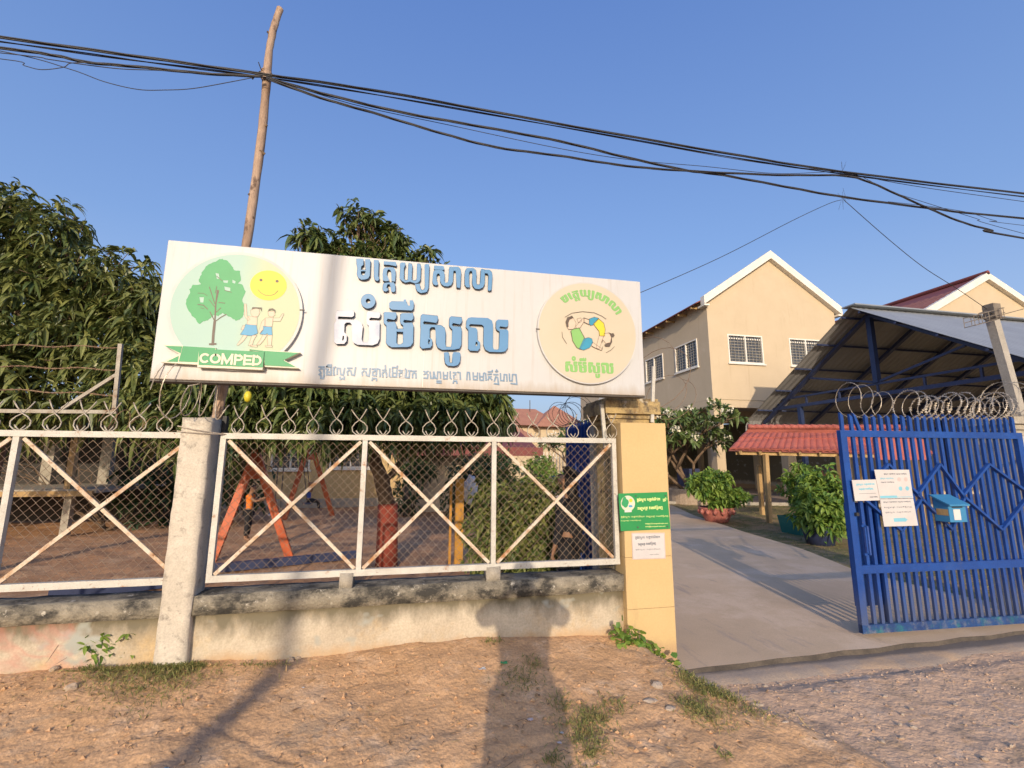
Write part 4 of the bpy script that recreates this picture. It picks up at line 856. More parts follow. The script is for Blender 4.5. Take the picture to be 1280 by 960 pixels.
def pkh(q, t, idx, s0, s1, tt, h, wd, front, m='ink'):
    pts = [[(OFF[k][0] + x / OFF[k][2], -(OFF[k][1] + y / OFF[k][2]) + .042 * (OFF[k][0] + x / OFF[k][2] - 390)) for x, y in T(s)] for k, s in [LINE3[i] for i in idx]]
    xs = [p[0] for c in pts for p in c]; ys_ = [p[1] for c in pts for p in c]; a, b, c_, d = min(xs), max(xs), min(ys_), max(ys_); g = MB()
    for i, c in enumerate(pts):
        P = [on(q, s0 + (s1 - s0) * (p[0] - a) / (b - a), tt - h * (p[1] - c_) / (d - c_)) for p in c]; g.stroke([tuple(p) for p in P], wd, -(i % 9) * .00003, .0005)
    g.v = [tuple(GP(v[0], v[2], front + .0006 - v[1])) for v in g.v]; g.build('notice_line', m, t)
t, q = poster([(1062, 600), (1092, 599), (1096, 625), (1066, 626)], 'paper_notice', 'small white notice tied at the left edge of the blue gate')
pkh(q, t, r12, .14, .86, .28, .12, .004, .055, 'cyan_print'); pkh(q, t, r34, .22, .78, .50, .12, .004, .055, 'cyan_print'); pstroke(q, t, [(.2, .66), (.86, .66)], .003, .055, 'ink', 'rule'); pkh(q, t, r34, .6, .9, .86, .06, .002, .055)
t, q = poster([(1088, 587), (1129, 587), (1134, 622), (1095, 623)], 'paper_poster', 'upper white poster with four small pictures and a blue strip on the gate', .060)
pkh(q, t, rall, .25, .9, .18, .06, .0022, .060); pkh(q, t, r12, .12, .5, .34, .07, .0025, .060, 'cyan_print'); pkh(q, t, r34, .12, .5, .46, .05, .0022, .060)
for s, tt in ((.66, .34), (.86, .34), (.66, .66), (.86, .66)):
    c = on(q, s, tt); g = MB(); disc(g, c, .021, .021, 0, .0004, 16); g.v = [tuple(GP(v[0], v[2], .0608 - v[1])) for v in g.v]; g.build('picture', ['pink_grey', 'paper_edge', 'cyan_print', 'steel_dark'][int(s * 10) % 2 + (2 if tt > .5 else 0)], t)
pstroke(q, t, [(.03, .94), (.50, .94)], .022, .060, 'cyan_print', 'blue_strip'); pstroke(q, t, [(.5, .955), (.97, .955)], .006, .0602, 'cyan_print', 'blue_strip')
t, q = poster([(1095, 623.6), (1134, 622.6), (1140, 656), (1100, 657.5)], 'paper_poster', 'lower white poster with a pale blue arrow, under the other one on the gate', .060)
pkh(q, t, rall, .08, .9, .14, .06, .0022, .060); pkh(q, t, r34, .08, .9, .34, .07, .0025, .060); pkh(q, t, r12, .1, .85, .52, .06, .0022, .060)
pstroke(q, t, [(.34, .77), (.62, .77)], .034, .060, 'cyan_print', 'arrow')
g = MB(); P = [on(q, .62, .68), on(q, .72, .77), on(q, .62, .86)]; g.add([GP(p[0], p[1], .0612) for p in P], [(0, 2, 1)]); g.build('arrow_head', 'cyan_print', t)
# letter box
lb = thing('letter_box', 'light blue wooden letter box with sloping lid hung on the gate bars', 'letter box', tuple(GP(1.1, 1.03, .1)))
def LP(px, py, o): p = at(px, py, 3.83 - o); return Vector((p.x, (G0 + gd * ((p.x - G0.x) / gd.x)).y - o, p.z))
u0, u1, zb, zt = .965, 1.165, 1.035, 1.215; dpt = .135
g = MB(); vs = [GP(u0, zb, .03), GP(u1, zb, .03), GP(u1, zb, .03 + dpt), GP(u0, zb, .03 + dpt), GP(u0, zt + .055, .03), GP(u1, zt + .055, .03), GP(u1, zt - .02, .03 + dpt), GP(u0, zt - .02, .03 + dpt)]
g.add(vs, [(0, 1, 2, 3), (4, 7, 6, 5), (0, 4, 5, 1), (1, 5, 6, 2), (2, 6, 7, 3), (3, 7, 4, 0)]); g.build('box', 'light_blue_paint', lb)
g = MB(); vs = []
for e, (z0_) in ((.0, .004), (.014, .018)):
    vs += [GP(u0 - .02, zt + .058 + z0_ - .004, .02), GP(u1 + .02, zt + .058 + z0_ - .004, .02), GP(u1 + .02, zt - .030 + z0_, .04 + dpt + .02), GP(u0 - .02, zt - .030 + z0_, .04 + dpt + .02)]
g.add(vs, [(0, 1, 2, 3), (4, 7, 6, 5), (0, 4, 5, 1), (1, 5, 6, 2), (2, 6, 7, 3), (3, 7, 4, 0)]); g.build('lid', 'light_blue_paint', lb)
g = MB(); o = .03 + dpt + .002; vs = [GP(u0 + .05, zb + .02, o), GP(u0 + .13, zb + .02, o), GP(u0 + .13, zt - .06, o), GP(u0 + .05, zt - .06, o)]; g.add(vs, [(3, 2, 1, 0)]); g.build('paper_label', 'white_plain', lb)
g = MB(); g.bar(GP(u0 + .04, zt - .04, o), GP(u1 - .04, zt - .04, o), .010, .004, up=tuple(gn)); g.build('slot', 'black', lb)
g = MB(); a = [GP(u0 - .002, zb + .06, .05), GP(u0 - .002, zb + .06, .16), GP(u0 - .002, zb + .12, .16), GP(u0 - .002, zb + .12, .05)]; g.add(a, [(0, 1, 2, 3)]); g.build('side_label', 'timber', lb)
g = MB(); g.bar(GP(u0 + .10, zb - .06, .03), GP(u0 + .10, zb, .03), .02, .02); g.build('hanger', 'navy', lb)

# left leaf, opened inward, seen nearly edge on through the fence
lf = thing('steel_gate_leaf', 'second blue gate leaf swung inward behind the right end of the fence', 'gate', (1.9, 4.6, 0))
g = MB(); g.bar((1.88, 4.60, 1.02), (2.04, 5.95, 1.02), 2.02, .028, up=(1, 0, 0)); g.build('sheet', 'blue', lf)
g.v = []; g.f = []; g.m = []
for i in range(9):
    t_ = i / 8; p = Vector((1.88, 4.60, 0)).lerp(Vector((2.04, 5.95, 0)), t_); g2 = MB(); g2.bar((p.x - .03, p.y, .05), (p.x - .03, p.y, 2.06), .026, .026); g2.build('gate_bar', 'blue', lf)

# right gate pillar with cap, cut by the frame
rp = thing('gate_pillar', 'weathered cream gate pillar with moulded cap at the right frame edge', 'pillar', (6.65, 4.0, 0))
g = MB(); g.rough((6.43, 3.86, -.1), (6.88, 4.26, 1.90), .12, .003); g.build('shaft', 'post_concrete', rp)
g = MB()
for z0, z1, e in ((1.90, 1.96, .02), (1.962, 2.02, .05), (2.022, 2.10, .09)): g.rough((6.44 - e, 3.87 - e, z0), (6.87 + e, 4.25 + e, z1), .08, .003)
g.build('cap_moulding', 'concrete', rp)
for k, z in enumerate((.45, 1.62)):
    g = MB(); g.tube([(6.36, 3.80, z), (6.43, 3.86, z)], .018, 8); g.build('hinge', 'blue', rp)
# cable post on that pillar
lp_ = thing('cable_post', 'leaning concrete cable post standing on the right gate pillar', 'post', (6.5, 3.98, 2.1))
a = at(1276, 525, 3.95); b = at(1236, 384, 3.95); g = MB(); g.bar(a, b, .090, .085, up=(0, 1, 0)); g.build('post_shaft', 'roadpole', lp_)
MT['rack'] = M('rusty_rack_wire', (.22, .19, .15), (.13, .10, .075), 9, .7, 0)
rk = thing('wire_rack', 'small rusty wire rack with a coiled cable bolted to the cable post top', 'rack', tuple(at(1236, 400, 3.85)))
c0 = at(1240, 388, 3.86); c1 = at(1204, 398, 3.86)
for dz in (0, -.055, -.11):
    for dy in (0, -.10):
        g = MB(); g.tube([c0 + Vector((.02, dy, dz)), c1 + Vector((0, dy, dz))], .0045, 5); g.build('rack_wire', 'rack', rk)
for t_ in (0, .25, .5, .75, 1):
    p = c1.lerp(c0, t_); g = MB(); g.tube([p, p + Vector((0, -.10, 0)), p + Vector((0, -.10, -.11)), p + Vector((0, 0, -.11))], .004, 5, closed=True); g.build('rack_hoop', 'rack', rk)
g = MB(); p = c1.lerp(c0, .72) + Vector((0, -.03, -.05)); g.tube([p + Vector((.13 * math.cos(a), .01 * math.sin(3 * a), .045 * math.sin(a))) for a in [k * .5 for k in range(40)]], .007, 5); g.build('coiled_cable', 'steel_dark', rk)
g = MB(); g.box((c0.x - .05, c0.y - .05, c0.z - .10), (c0.x + .06, c0.y + .06, c0.z + .07)); g.build('bracket', 'rack', rk)

# ================================================================ RAZOR AND BARBED WIRE
def coil(name, label, pts, rad, turns, cat='razor wire', mat='galv', wire=.0026, barb=.011, wob=.15, group=None, sq=1.0, tilt=.35):
    """helical coil of razor wire along a polyline"""
    P = [Vector(p) for p in pts]; seg = [(P[i + 1] - P[i]).length for i in range(len(P) - 1)]; tot = sum(seg); n = int(turns * 22); out = []
    rr = rad
    for i in range(n + 1):
        t = i / n * tot; k = 0
        while k < len(seg) - 1 and t > seg[k]: t -= seg[k]; k += 1
        d = (P[k + 1] - P[k]).normalized(); c = P[k] + d * t; side = d.cross(Vector((0, 0, 1))).normalized(); a = i / n * turns * 2 * math.pi
        r1 = rad * (1 + wob * math.sin(i * .043 + 1) + wob * .5 * math.sin(i * .11)); out.append(c + side * math.cos(a) * r1 * sq + Vector((0, 0, 1)) * (math.sin(a) * r1 + r1 * .9) + d * tilt * r1 * math.sin(a))
    g = MB(); g.tube(out, wire, 4); ob = thing(name, label, cat, tuple(P[0]), group) ; g.build('wire', mat, ob)
    g = MB()
    for i in range(0, len(out) - 1):
        p = out[i]; t = (out[i + 1] - p)
        if t.length < 1e-5: continue
        t.normalize()
        for s in range(1):
            v = t.cross(Vector((random.uniform(-1, 1), random.uniform(-1, 1), random.uniform(-1, 1)))).normalized()
            g.add([p - t * barb * .8 - v * barb * .7, p, p + t * barb * .8 - v * barb * .7, p - t * barb * .8 + v * barb * .7, p + t * barb * .8 + v * barb * .7], [(0, 1, 3), (1, 2, 4)])
    g.build('barbs', mat, ob, kind='stuff'); return ob
coil('razor_wire_coil', 'razor wire coil running above the spikes of the blue gate', [(4.28, 3.87, 2.07), (4.75, 3.86, 2.05)], .15, 3.6, tilt=.1, barb=.010, wire=.0032)
coil('razor_wire_coil', 'dense razor wire coil above the right half of the blue gate', [(5.0, 3.86, 2.06), (6.0, 3.82, 2.06), (6.46, 3.90, 2.10)], .130, 17, barb=.020, wire=.0034)
coil('razor_wire_coil', 'razor wire loops hanging from the cable post base at the right', [(6.3, 3.86, 2.10), (6.9, 3.9, 2.16)], .17, 4, barb=.014, wire=.0034)
coil('razor_wire_coil', 'rusty barbed wire loops curling up right of the sign end', [(2.02, 3.86, 2.10), (2.62, 4.3, 2.02)], .26, 3.2, mat='barb', barb=.007, wire=.0024, wob=.35)
coil('razor_wire_coil', 'dark barbed wire coil on the left back of the pillar cap', [(1.62, 4.35, 2.0), (1.58, 4.95, 2.0)], .12, 7, mat='steel_dark', barb=.008)
coil('razor_wire_coil', 'tangled barbed wire on top of the concrete fence post', [(-1.66, 3.56, 1.90), (-1.46, 3.50, 1.92), (-1.28, 3.58, 1.88)], .135, 4.2, tilt=.15, mat='galv', wire=.0036, barb=.010, wob=.45, sq=.7)
coil('razor_wire_coil', 'small rusty wire tangle lying on the curls of the left fence panel', [(-2.1, 3.72, 1.80), (-1.72, 3.70, 1.83)], .05, 4, mat='barb', barb=.007, wob=.5, sq=.6)
# barbed wire frame behind the left panel
MT['dull_angle'] = M('dull_pale_angle_iron', (.42, .39, .33), (.30, .26, .20), 9, .7, .2, 60, c3=(.20, .11, .06), s3=9, t3=(.58, .7))
bf = thing('barbed_wire_fence', 'pale angle iron frame with three rusty barbed strands before the left tree', 'fence', (-3.2, 4.6, 0))
YB = 4.55
def q(px, py): return at(px, py, YB)
g = MB(); g.bar(q(-90, 513), q(146, 515), .024, .03); g.build('sill_bar', 'dull_angle', bf)
g = MB(); g.bar(q(143, 514), q(151, 430), .030, .028, up=(0, 1, 0)); g.build('upright', 'dull_angle', bf)
g = MB(); g.bar(q(78, 511), q(146, 468), .026, .02, up=(0, 1, 0)); g.build('brace', 'dull_angle', bf)
g = MB(); p = q(-80, 513); g.bar((p.x, YB, -.05), (p.x, YB, p.z), .04, .04); g.build('leg', 'steel_dark', bf)
for yl, yr in ((430, 434), (455, 462), (482, 494)):
    g = MB(); P = [q(-100 + 250 * k / 24, yl + (yr - yl) * k / 24 + 1.2 * math.sin(k * .9)) for k in range(25)]
    for ph in (0, math.pi):
        pp = []
        for k in range(len(P) - 1):
            for j in range(4): t_ = j / 4; p = P[k].lerp(P[k + 1], t_); a = (k * 4 + j) * .9 + ph; pp.append(p + Vector((0, math.cos(a) * .003, math.sin(a) * .003)))
        g.tube(pp, .0030, 4)
    for k in range(1, 24, 1):
        p = P[k]
        for s in range(3): v = Vector((random.uniform(-.4, .4), random.uniform(-1, 1), random.uniform(-1, 1))).normalized() * .014; g.tube([p - v, p + v], .0018, 3)
    g.build('barbed_strand', 'barb', bf)

# ================================================================ WOODEN POLE AND CABLES
YP = 3.80
wp = thing('wooden_pole', 'slender peeled tree trunk pole rising behind the sign and holding the cables', 'pole', tuple(atz(262, 640, .6)))
pts = [(262, 600), (266, 540), (275, 500), (286, 450), (297, 380), (306, 320), (310, 296), (316, 250), (322, 205), (328, 160), (333, 110), (334, 95), (337, 62), (341, 38), (346, 20), (350, 10)]
g = MB(); PP = []; rs = []
for i, p in enumerate(pts):
    v = at(p[0], p[1], YP); v.y += .01 * math.sin(i); PP.append(v); rs.append(.036 - .0095 * i / 15 + random.uniform(-.002, .003) + (.004 if i in (8, 11) else 0))
FP = []; FR = []
for i in range(len(PP) - 1):
    for j in range(4): t_ = j / 4; FP.append(PP[i].lerp(PP[i + 1], t_)); FR.append(rs[i] + (rs[i + 1] - rs[i]) * t_ + random.uniform(-.0018, .0018))
FP.append(PP[-1]); FR.append(rs[-1]); g.tube(FP, FR, 10); g.build('trunk', 'pole_wood', wp, smooth=True)
for k, (px, py, d) in enumerate(((331, 193, -1), (329, 160, 1), (317, 247, -1), (312, 275, 1), (340, 45, -1))):
    g = MB(); p = at(px, py, YP); g.tube([p, p + Vector((.035 * d, -.02, .018))], [.013, .008], 6); g.build('knot_stub', 'bark', wp)
tr_ = thing('cable_tie', 'frayed rag and wire knot tying the cables to the wooden pole', 'tie', tuple(at(332, 96, YP - .04)))
g = MB()
c = at(333, 94, YP)
for k in range(6): g.tube([c + Vector((math.cos(a) * .040, math.sin(a) * .040, -.028 + k * .011 + .006 * math.sin(a * 2 + k))) for a in [j * .45 for j in range(14)]], .0055, 5, closed=True)
g.build('wrapping', 'pole_wood', tr_)
g = MB(); g.tube([c + Vector((-.04, -.03, 0)), c + Vector((-.06, -.05, -.05)), c + Vector((-.085, -.05, -.10))], .006, 5); g.tube([c + Vector((-.03, -.04, .01)), c + Vector((-.05, -.06, .06))], .004, 5); g.build('loose_end', 'cable', tr_)
def smooth_path(P, n=6):
    out = []
    for i in range(len(P) - 1):
        p0 = P[max(i - 1, 0)]; p1 = P[i]; p2 = P[i + 1]; p3 = P[min(i + 2, len(P) - 1)]
        for k in range(n): t = k / n; out.append(.5 * ((2 * p1) + (p2 - p0) * t + (2 * p0 - 5 * p1 + 4 * p2 - p3) * t * t + (3 * p1 - p0 - 3 * p2 + p3) * t ** 3))
    return out + [P[-1]]
def cable(label, px, y0, r, strands=1, cat='cable', y1=None, group=None):
    y1 = y0 if y1 is None else y1; n = len(px); P = smooth_path([at(p[0], p[1], y0 + (y1 - y0) * i / (n - 1)) for i, p in enumerate(px)]); t = None
    objs = []
    root = thing('overhead_cable', label, cat, tuple(P[0]), group)
    for s in range(strands):
        L = []
        for i, p in enumerate(P): a = i * .55 + s * 2 * math.pi / strands; off = r * 1.05 if strands > 1 else 0; L.append(p + Vector((0, math.cos(a) * off, math.sin(a) * off)))
        g = MB(); g.tube(L, r, 5); g.build('strand', 'cable', root, smooth=True)
    return root
XL, XR = -700, 1900
cable('topmost thick cable bundle crossing the whole sky past the pole', [(-700, -40), (-300, 5), (0, 46.5), (172, 70.5), (327, 92.5), (480, 115), (700, 155), (927, 194.8), (1053, 214.5), (1280, 242), (1700, 290)], 3.72, .0062, 3)
cable('second cable just under the topmost bundle, touching it at the pole', [(-700, -32), (-300, 12), (0, 52), (172, 76), (327, 96), (480, 120), (700, 158.5), (927, 198.5), (1053, 217.5), (1280, 246), (1700, 296)], 3.75, .0045, 2)
cable('sagging twisted cable bundle left of the pole, below the top pair', [(-500, 10), (-200, 40), (0, 60), (69, 69.5), (110, 78), (172, 83.5), (258, 92), (328, 95.5)], 3.70, .0058, 3)
cable('thinner wavy cable woven under the left bundle', [(-500, 15), (0, 66), (60, 74), (100, 80), (150, 86), (200, 88), (260, 92), (328, 96)], 3.68, .0035, 1)
cable('single thin cable drooping lowest left of the pole', [(-300, 10), (0, 63.6), (86, 86), (130, 102), (172, 111.7), (205, 112.5), (240.5, 110.7), (285, 103), (326, 95)], 3.69, .0032)
cable('short thin cable curling up to the left bundle', [(-300, 45), (0, 73.5), (30, 82), (52, 87), (79, 84), (88, 79), (110, 78.5), (140, 81)], 3.66, .0030)
cable('heavy twisted cable right of the pole, dropping to the middle of the sky', [(333, 97), (400, 116), (500, 140), (600, 158), (700, 176.6), (780, 196), (858, 212.9), (904, 219), (980, 233), (1053, 246), (1160, 260), (1280, 273), (1700, 310)], 3.71, .0062, 3)
cable('lower spiral wrapped cable that bends sharply near the right', [(333, 98), (400, 122), (470, 142), (550, 166), (620, 184), (700, 194.8), (780, 207), (858, 213.5), (972, 218.8), (1050, 219.5), (1085, 227), (1135, 249), (1198, 276), (1240, 288), (1280, 298), (1700, 370)], 3.69, .0058, 3)
cable('thin cable between the two lower bundles', [(333, 96), (440, 130), (560, 156), (700, 185.7), (790, 200), (881, 208), (972, 217), (1060, 216), (1110, 238), (1153, 252), (1220, 273), (1280, 292), (1700, 400)], 3.74, .0030)
cable('thin cable leaving the top bundle toward the right edge', [(700, 158), (927, 200), (1053, 216), (1140, 232), (1280, 252), (1700, 310)], 3.78, .0035)
cable('faint short cable at the far right under the heavy one', [(1110, 252), (1170, 259), (1212, 266), (1245, 276), (1290, 283), (1700, 330)], 3.67, .0028)
cable('thin stay wire rising from behind the sign to the cables', [(770, 376), (803, 364.7), (900, 322), (990, 276), (1035, 255), (1051, 250)], 3.62, .0032, y1=3.71)
cable('thin stay wire falling from the cables to the cable post', [(1055, 250), (1108, 296.7), (1153, 333), (1195, 360), (1236, 388)], 3.71, .0036, y1=3.88)
cable('stay wire leaving the cable post toward the right', [(1242, 398), (1280, 386), (1500, 330)], 3.9, .0036, y1=4.2)
tf_ = thing('wire_tuft', 'frayed tuft of thin wires where the stay meets the cable', 'wire', tuple(at(1056, 240, 3.71)))
g = MB()
for k in range(14):
    p = at(1055 + random.uniform(-3, 3), 248, 3.71); g.tube([p, p + Vector((random.uniform(-.06, .06), random.uniform(-.03, .03), random.uniform(-.14, .12)))], .0012, 3)
for k in range(5):
    p = at(1053, 214, 3.71); g.tube([p, p + Vector((random.uniform(-.05, .07), 0, random.uniform(.03, .14)))], .0011, 3)
g.build('frayed_ends', 'cable', tf_, kind='stuff')
for k, (a, b) in enumerate((((557, 330), (562, 318)), ((562, 330), (560, 322)))): pass
# ================================================================ SCHOOL BUILDINGS
def window(parent, o, u, w_, h_, name='window', bars=True):
    """louvred window: o lower left corner, u direction along the wall, outward normal n"""
    u = Vector(u); n = Vector((u.y, -u.x, 0)); o = Vector(o); up = Vector((0, 0, 1))
    g = MB(); fr = .06
    def P(a, b, c): return o + u * a + up * b + n * c
    for a0, b0, a1, b1 in ((0, 0, w_, fr), (0, h_ - fr, w_, h_), (0, fr, fr, h_ - fr), (w_ - fr, fr, w_, h_ - fr), (w_ / 2 - fr / 2, fr, w_ / 2 + fr / 2, h_ - fr)):
        vs = [P(a, b, c) for c in (-.08, .035) for a, b in ((a0, b0), (a1, b0), (a1, b1), (a0, b1))]; g.add(vs, [(3, 2, 1, 0), (4, 5, 6, 7), (0, 1, 5, 4), (1, 2, 6, 5), (2, 3, 7, 6), (3, 0, 4, 7)])
    wd = g.build(name, 'trim', parent)
    for k in range(2):
        a0 = fr + k * (w_ - fr) / 2; a1 = a0 + (w_ - 3 * fr) / 2 + .0; g = MB(); g.add([P(a0, fr, -.05), P(a1, fr, -.05), P(a1, h_ - fr, -.05), P(a0, h_ - fr, -.05)], [(0, 1, 2, 3)]); g.build('pane', 'glass', wd)
    if bars:
        g = MB()
        for i in range(1, 9): z = fr + (h_ - 2 * fr) * i / 9; g.bar(P(fr, z, -.02), P(w_ - fr, z, -.02), .022, .02)
        for i in range(1, 10):
            if i != 5: g.bar(P(w_ * i / 10, fr, -.02), P(w_ * i / 10, h_ - fr, -.02), .012, .012)
        g.build('security_grille', 'concrete', wd)
        g = MB()
        for i in range(14): a = fr + (w_ - 2 * fr) * (i + .5) / 14; z = h_ - fr - .12; g.box(tuple(P(a - .03, z - .04, .0)), tuple(P(a + .03, z + .03, .004))) if abs(u.x) > .5 else None
        if g.f: g.build('scalloped_valance', 'trim', wd)
    g = MB(); vs = [P(a, b, c) for c in (-.02, .09) for a, b in ((-.06, -.07), (w_ + .06, -.07), (w_ + .06, -.004), (-.06, -.004))]; g.add(vs, [(3, 2, 1, 0), (4, 5, 6, 7), (0, 1, 5, 4), (1, 2, 6, 5), (2, 3, 7, 6), (3, 0, 4, 7)]); g.build('sill', 'trim', wd)
    return wd
def wall_with_holes(parent, name, mat, o, u, W, H, holes, gable=None, t=.22):
    """wall panel (thickness t inward) with rectangular openings cut by tiling"""
    u = Vector(u); n = Vector((u.y, -u.x, 0)); o = Vector(o)
    xs = sorted({0, W} | {h[0] for h in holes} | {h[0] + h[2] for h in holes}); zs = sorted({0, H} | {h[1] for h in holes} | {h[1] + h[3] for h in holes}); g = MB()
    def P(a, b, c=0): return o + u * a + Vector((0, 0, b)) + n * c
    for i in range(len(xs) - 1):
        for j in range(len(zs) - 1):
            cx = (xs[i] + xs[i + 1]) / 2; cz = (zs[j] + zs[j + 1]) / 2
            if any(h[0] < cx < h[0] + h[2] and h[1] < cz < h[1] + h[3] for h in holes): continue
            g.add([P(xs[i], zs[j]), P(xs[i + 1], zs[j]), P(xs[i + 1], zs[j + 1]), P(xs[i], zs[j + 1])], [(0, 1, 2, 3)])
    if gable: g.add([P(0, H), P(W, H), P(W / 2, gable)], [(0, 1, 2)])
    for h in holes:
        a0, b0, a1, b1 = h[0], h[1], h[0] + h[2], h[1] + h[3]
        g.add([P(a0, b0), P(a1, b0), P(a1, b1), P(a0, b1), P(a0, b0, -t), P(a1, b0, -t), P(a1, b1, -t), P(a0, b1, -t)], [(0, 4, 5, 1), (1, 5, 6, 2), (2, 6, 7, 3), (3, 7, 4, 0)])
    return g.build(name, mat, parent)
BX0, BX1, BY, ZB, ZE, ZR, BL = 13.20, 20.35, 18.5, 4.42, 9.22, 11.60, 17.
sb_ = thing('school_building', 'cream two storey school wing with white trimmed gable and open ground floor', 'building', (17, 18.5, 0))
Wb = BX1 - BX0
fw = [(14.17 - BX0, 6.15 - ZB, 1.87, 1.36), (17.52 - BX0, 6.15 - ZB, 1.87, 1.36)]
wall_with_holes(sb_, 'front_wall', 'cream_wall', (BX0, BY, ZB), (1, 0, 0), Wb, ZE - ZB, fw, ZR - ZB)
lw = [(BL - 2.85, 6.12 - ZB, 1.95, 1.36), (BL - 6.0, 6.12 - ZB, 1.95, 1.36), (BL - 9.4, 6.12 - ZB, 1.95, 1.36), (BL - 13, 6.12 - ZB, 1.95, 1.36)]
wall_with_holes(sb_, 'side_wall', 'cream_wall', (BX0, BY + BL, ZB), (0, -1, 0), BL, ZE - ZB, lw)
g = MB(); g.add([(BX1, BY, ZB), (BX1, BY + BL, ZB), (BX1, BY + BL, ZE), (BX1, BY, ZE), (BX0, BY + BL, ZB), (BX0, BY + BL, ZE)], [(0, 1, 2, 3), (1, 4, 5, 2)]); g.build('side_wall', 'cream_wall', sb_)
for h in fw: window(sb_, (BX0 + h[0], BY, ZB + h[1]), (1, 0, 0), h[2], h[3])
for h in lw: window(sb_, (BX0, BY + BL - h[0], ZB + h[1]), (0, -1, 0), h[2], h[3])
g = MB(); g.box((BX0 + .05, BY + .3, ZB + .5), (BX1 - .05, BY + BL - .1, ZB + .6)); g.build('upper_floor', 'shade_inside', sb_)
# beams, soffit, floor
g = MB(); g.box((BX0, BY + .03, ZB - .35), (BX1, BY + .35, ZB - .003)); g.box((BX0 + .003, BY + .353, ZB - .35), (BX0 + .30, BY + BL, ZB - .003)); g.build('edge_beam', 'cream_wall', sb_)
g = MB(); g.box((BX0 + .31, BY + .36, ZB - .1), (BX1, BY + BL, ZB)); g.build('soffit', 'concrete', sb_)
for i in range(1, 5): g = MB(); g.box((BX0 + .31, BY + i * 3.4, ZB - .45), (BX1, BY + i * 3.4 + .3, ZB - .103)); g.build('ceiling_beam', 'cream_wall', sb_)
for x in (BX0 + .02, BX0 + 3.7, BX1 - .42):
    for k, y in enumerate((BY + .02, BY + 5.6, BY + 11.2)):
        g = MB(); g.box((x, y, .04), (x + .44, y + .42, ZB - .352)); g.build('column', 'cream_wall', sb_)
g = MB(); g.box((BX0 + .35, BY + 12.5, .04), (BX1 + 3, BY + 12.7, ZB - .11)); g.build('rear_wall', 'plaster', sb_)
g = MB(); g.box((BX1 - .2, BY + .45, .04), (BX1 - .02, BY + 12.49, ZB - .36)); g.build('hall_side_wall', 'plaster', sb_)
# gable trim and roof
def rake(parent, x0, x1, y, ze, zr, ov=.42, wd=.34, mat='trim'):
    xm = (x0 + x1) / 2
    for s in (-1, 1):
        xe = x0 - ov if s < 0 else x1 + ov; k = (zr - ze) / (xm - x0); zz = ze - k * ov
        g = MB(); d = Vector((xe - xm, 0, zz - zr)).normalized(); nr = Vector((-d.z, 0, d.x)); nr = nr if nr.z > 0 else -nr
        a = Vector((xm, 0, zr + .10)); b = Vector((xe, 0, zz + .10)); lo = Vector((0, 0, -wd))
        vs = []
        for yy_ in (y - .24, y + .05): vs += [Vector((p.x, yy_, p.z)) for p in (a + lo, b + lo, b + Vector((0, 0, .06)), a + Vector((0, 0, .06)))]
        g.add(vs, [(0, 1, 2, 3), (7, 6, 5, 4), (0, 4, 5, 1), (1, 5, 6, 2), (2, 6, 7, 3), (3, 7, 4, 0)] if s > 0 else [(3, 2, 1, 0), (4, 5, 6, 7), (1, 5, 4, 0), (2, 6, 5, 1), (3, 7, 6, 2), (0, 4, 7, 3)])
        g.build('gable_trim', mat, parent)
    g = MB()
    for s in (-1, 1):
        xe = x0 - ov if s < 0 else x1 + ov; xi = x0 if s < 0 else x1; k = (zr - ze) / (xm - x0); zz = ze - k * ov
        g.box((min(xe, xi), y - .24, zz - .30), (max(xe, xi), y + .30, zz - .243 + .02))
    g.build('eave_return', mat, parent)
rake(sb_, BX0, BX1, BY, ZE + .02, ZR + .08, .26)
xm = (BX0 + BX1) / 2; kk = .50; ZQ = ZE + kk * (xm - BX0)
def roof_plane(parent, name, mat, pts, corr=None, th=.05):
    g = MB(); a, b, c, d = [Vector(p) for p in pts]; vs = [a, b, c, d] + [p + Vector((0, 0, -th)) for p in (a, b, c, d)]
    g.add(vs, [(0, 1, 2, 3), (7, 6, 5, 4), (0, 4, 5, 1), (1, 5, 6, 2), (2, 6, 7, 3), (3, 7, 4, 0)]); return g.build(name, mat, parent)
for s, xe in ((-1, BX0 - .5), (1, BX1 + .5)):
    ze = ZE - kk * .5; p = [(xm, BY + .06, ZQ), (xm, BY + BL + .3, ZQ), (xe, BY + BL + .3, ze), (xe, BY + .06, ze)]
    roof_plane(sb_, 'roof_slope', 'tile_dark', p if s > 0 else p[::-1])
for i in range(14):
    y = BY + .5 + i * 1.1; g = MB(); g.box((BX0 - .48, y, ZE - kk * .5 - .16), (BX0 - .01, y + .09, ZE - kk * .5 - .08)); g.build('rafter_tail', 'timber', sb_)
# floor shadow objects in the hall: blue trolley and small things by the left column
o = thing('school_trolley', 'dark blue object standing beyond the frangipani in the open hall', 'trolley', (14.6, 23, .04))
g = MB(); g.box((14.3, 23, .3), (15.3, 23.6, 1.25)); g.build('body', 'navy', o); g = MB()
for x in (14.4, 15.2): g.tube([(x, 23.05, .12), (x, 23.13, .12)], .09, 10)
g.build('wheels', 'black', o)

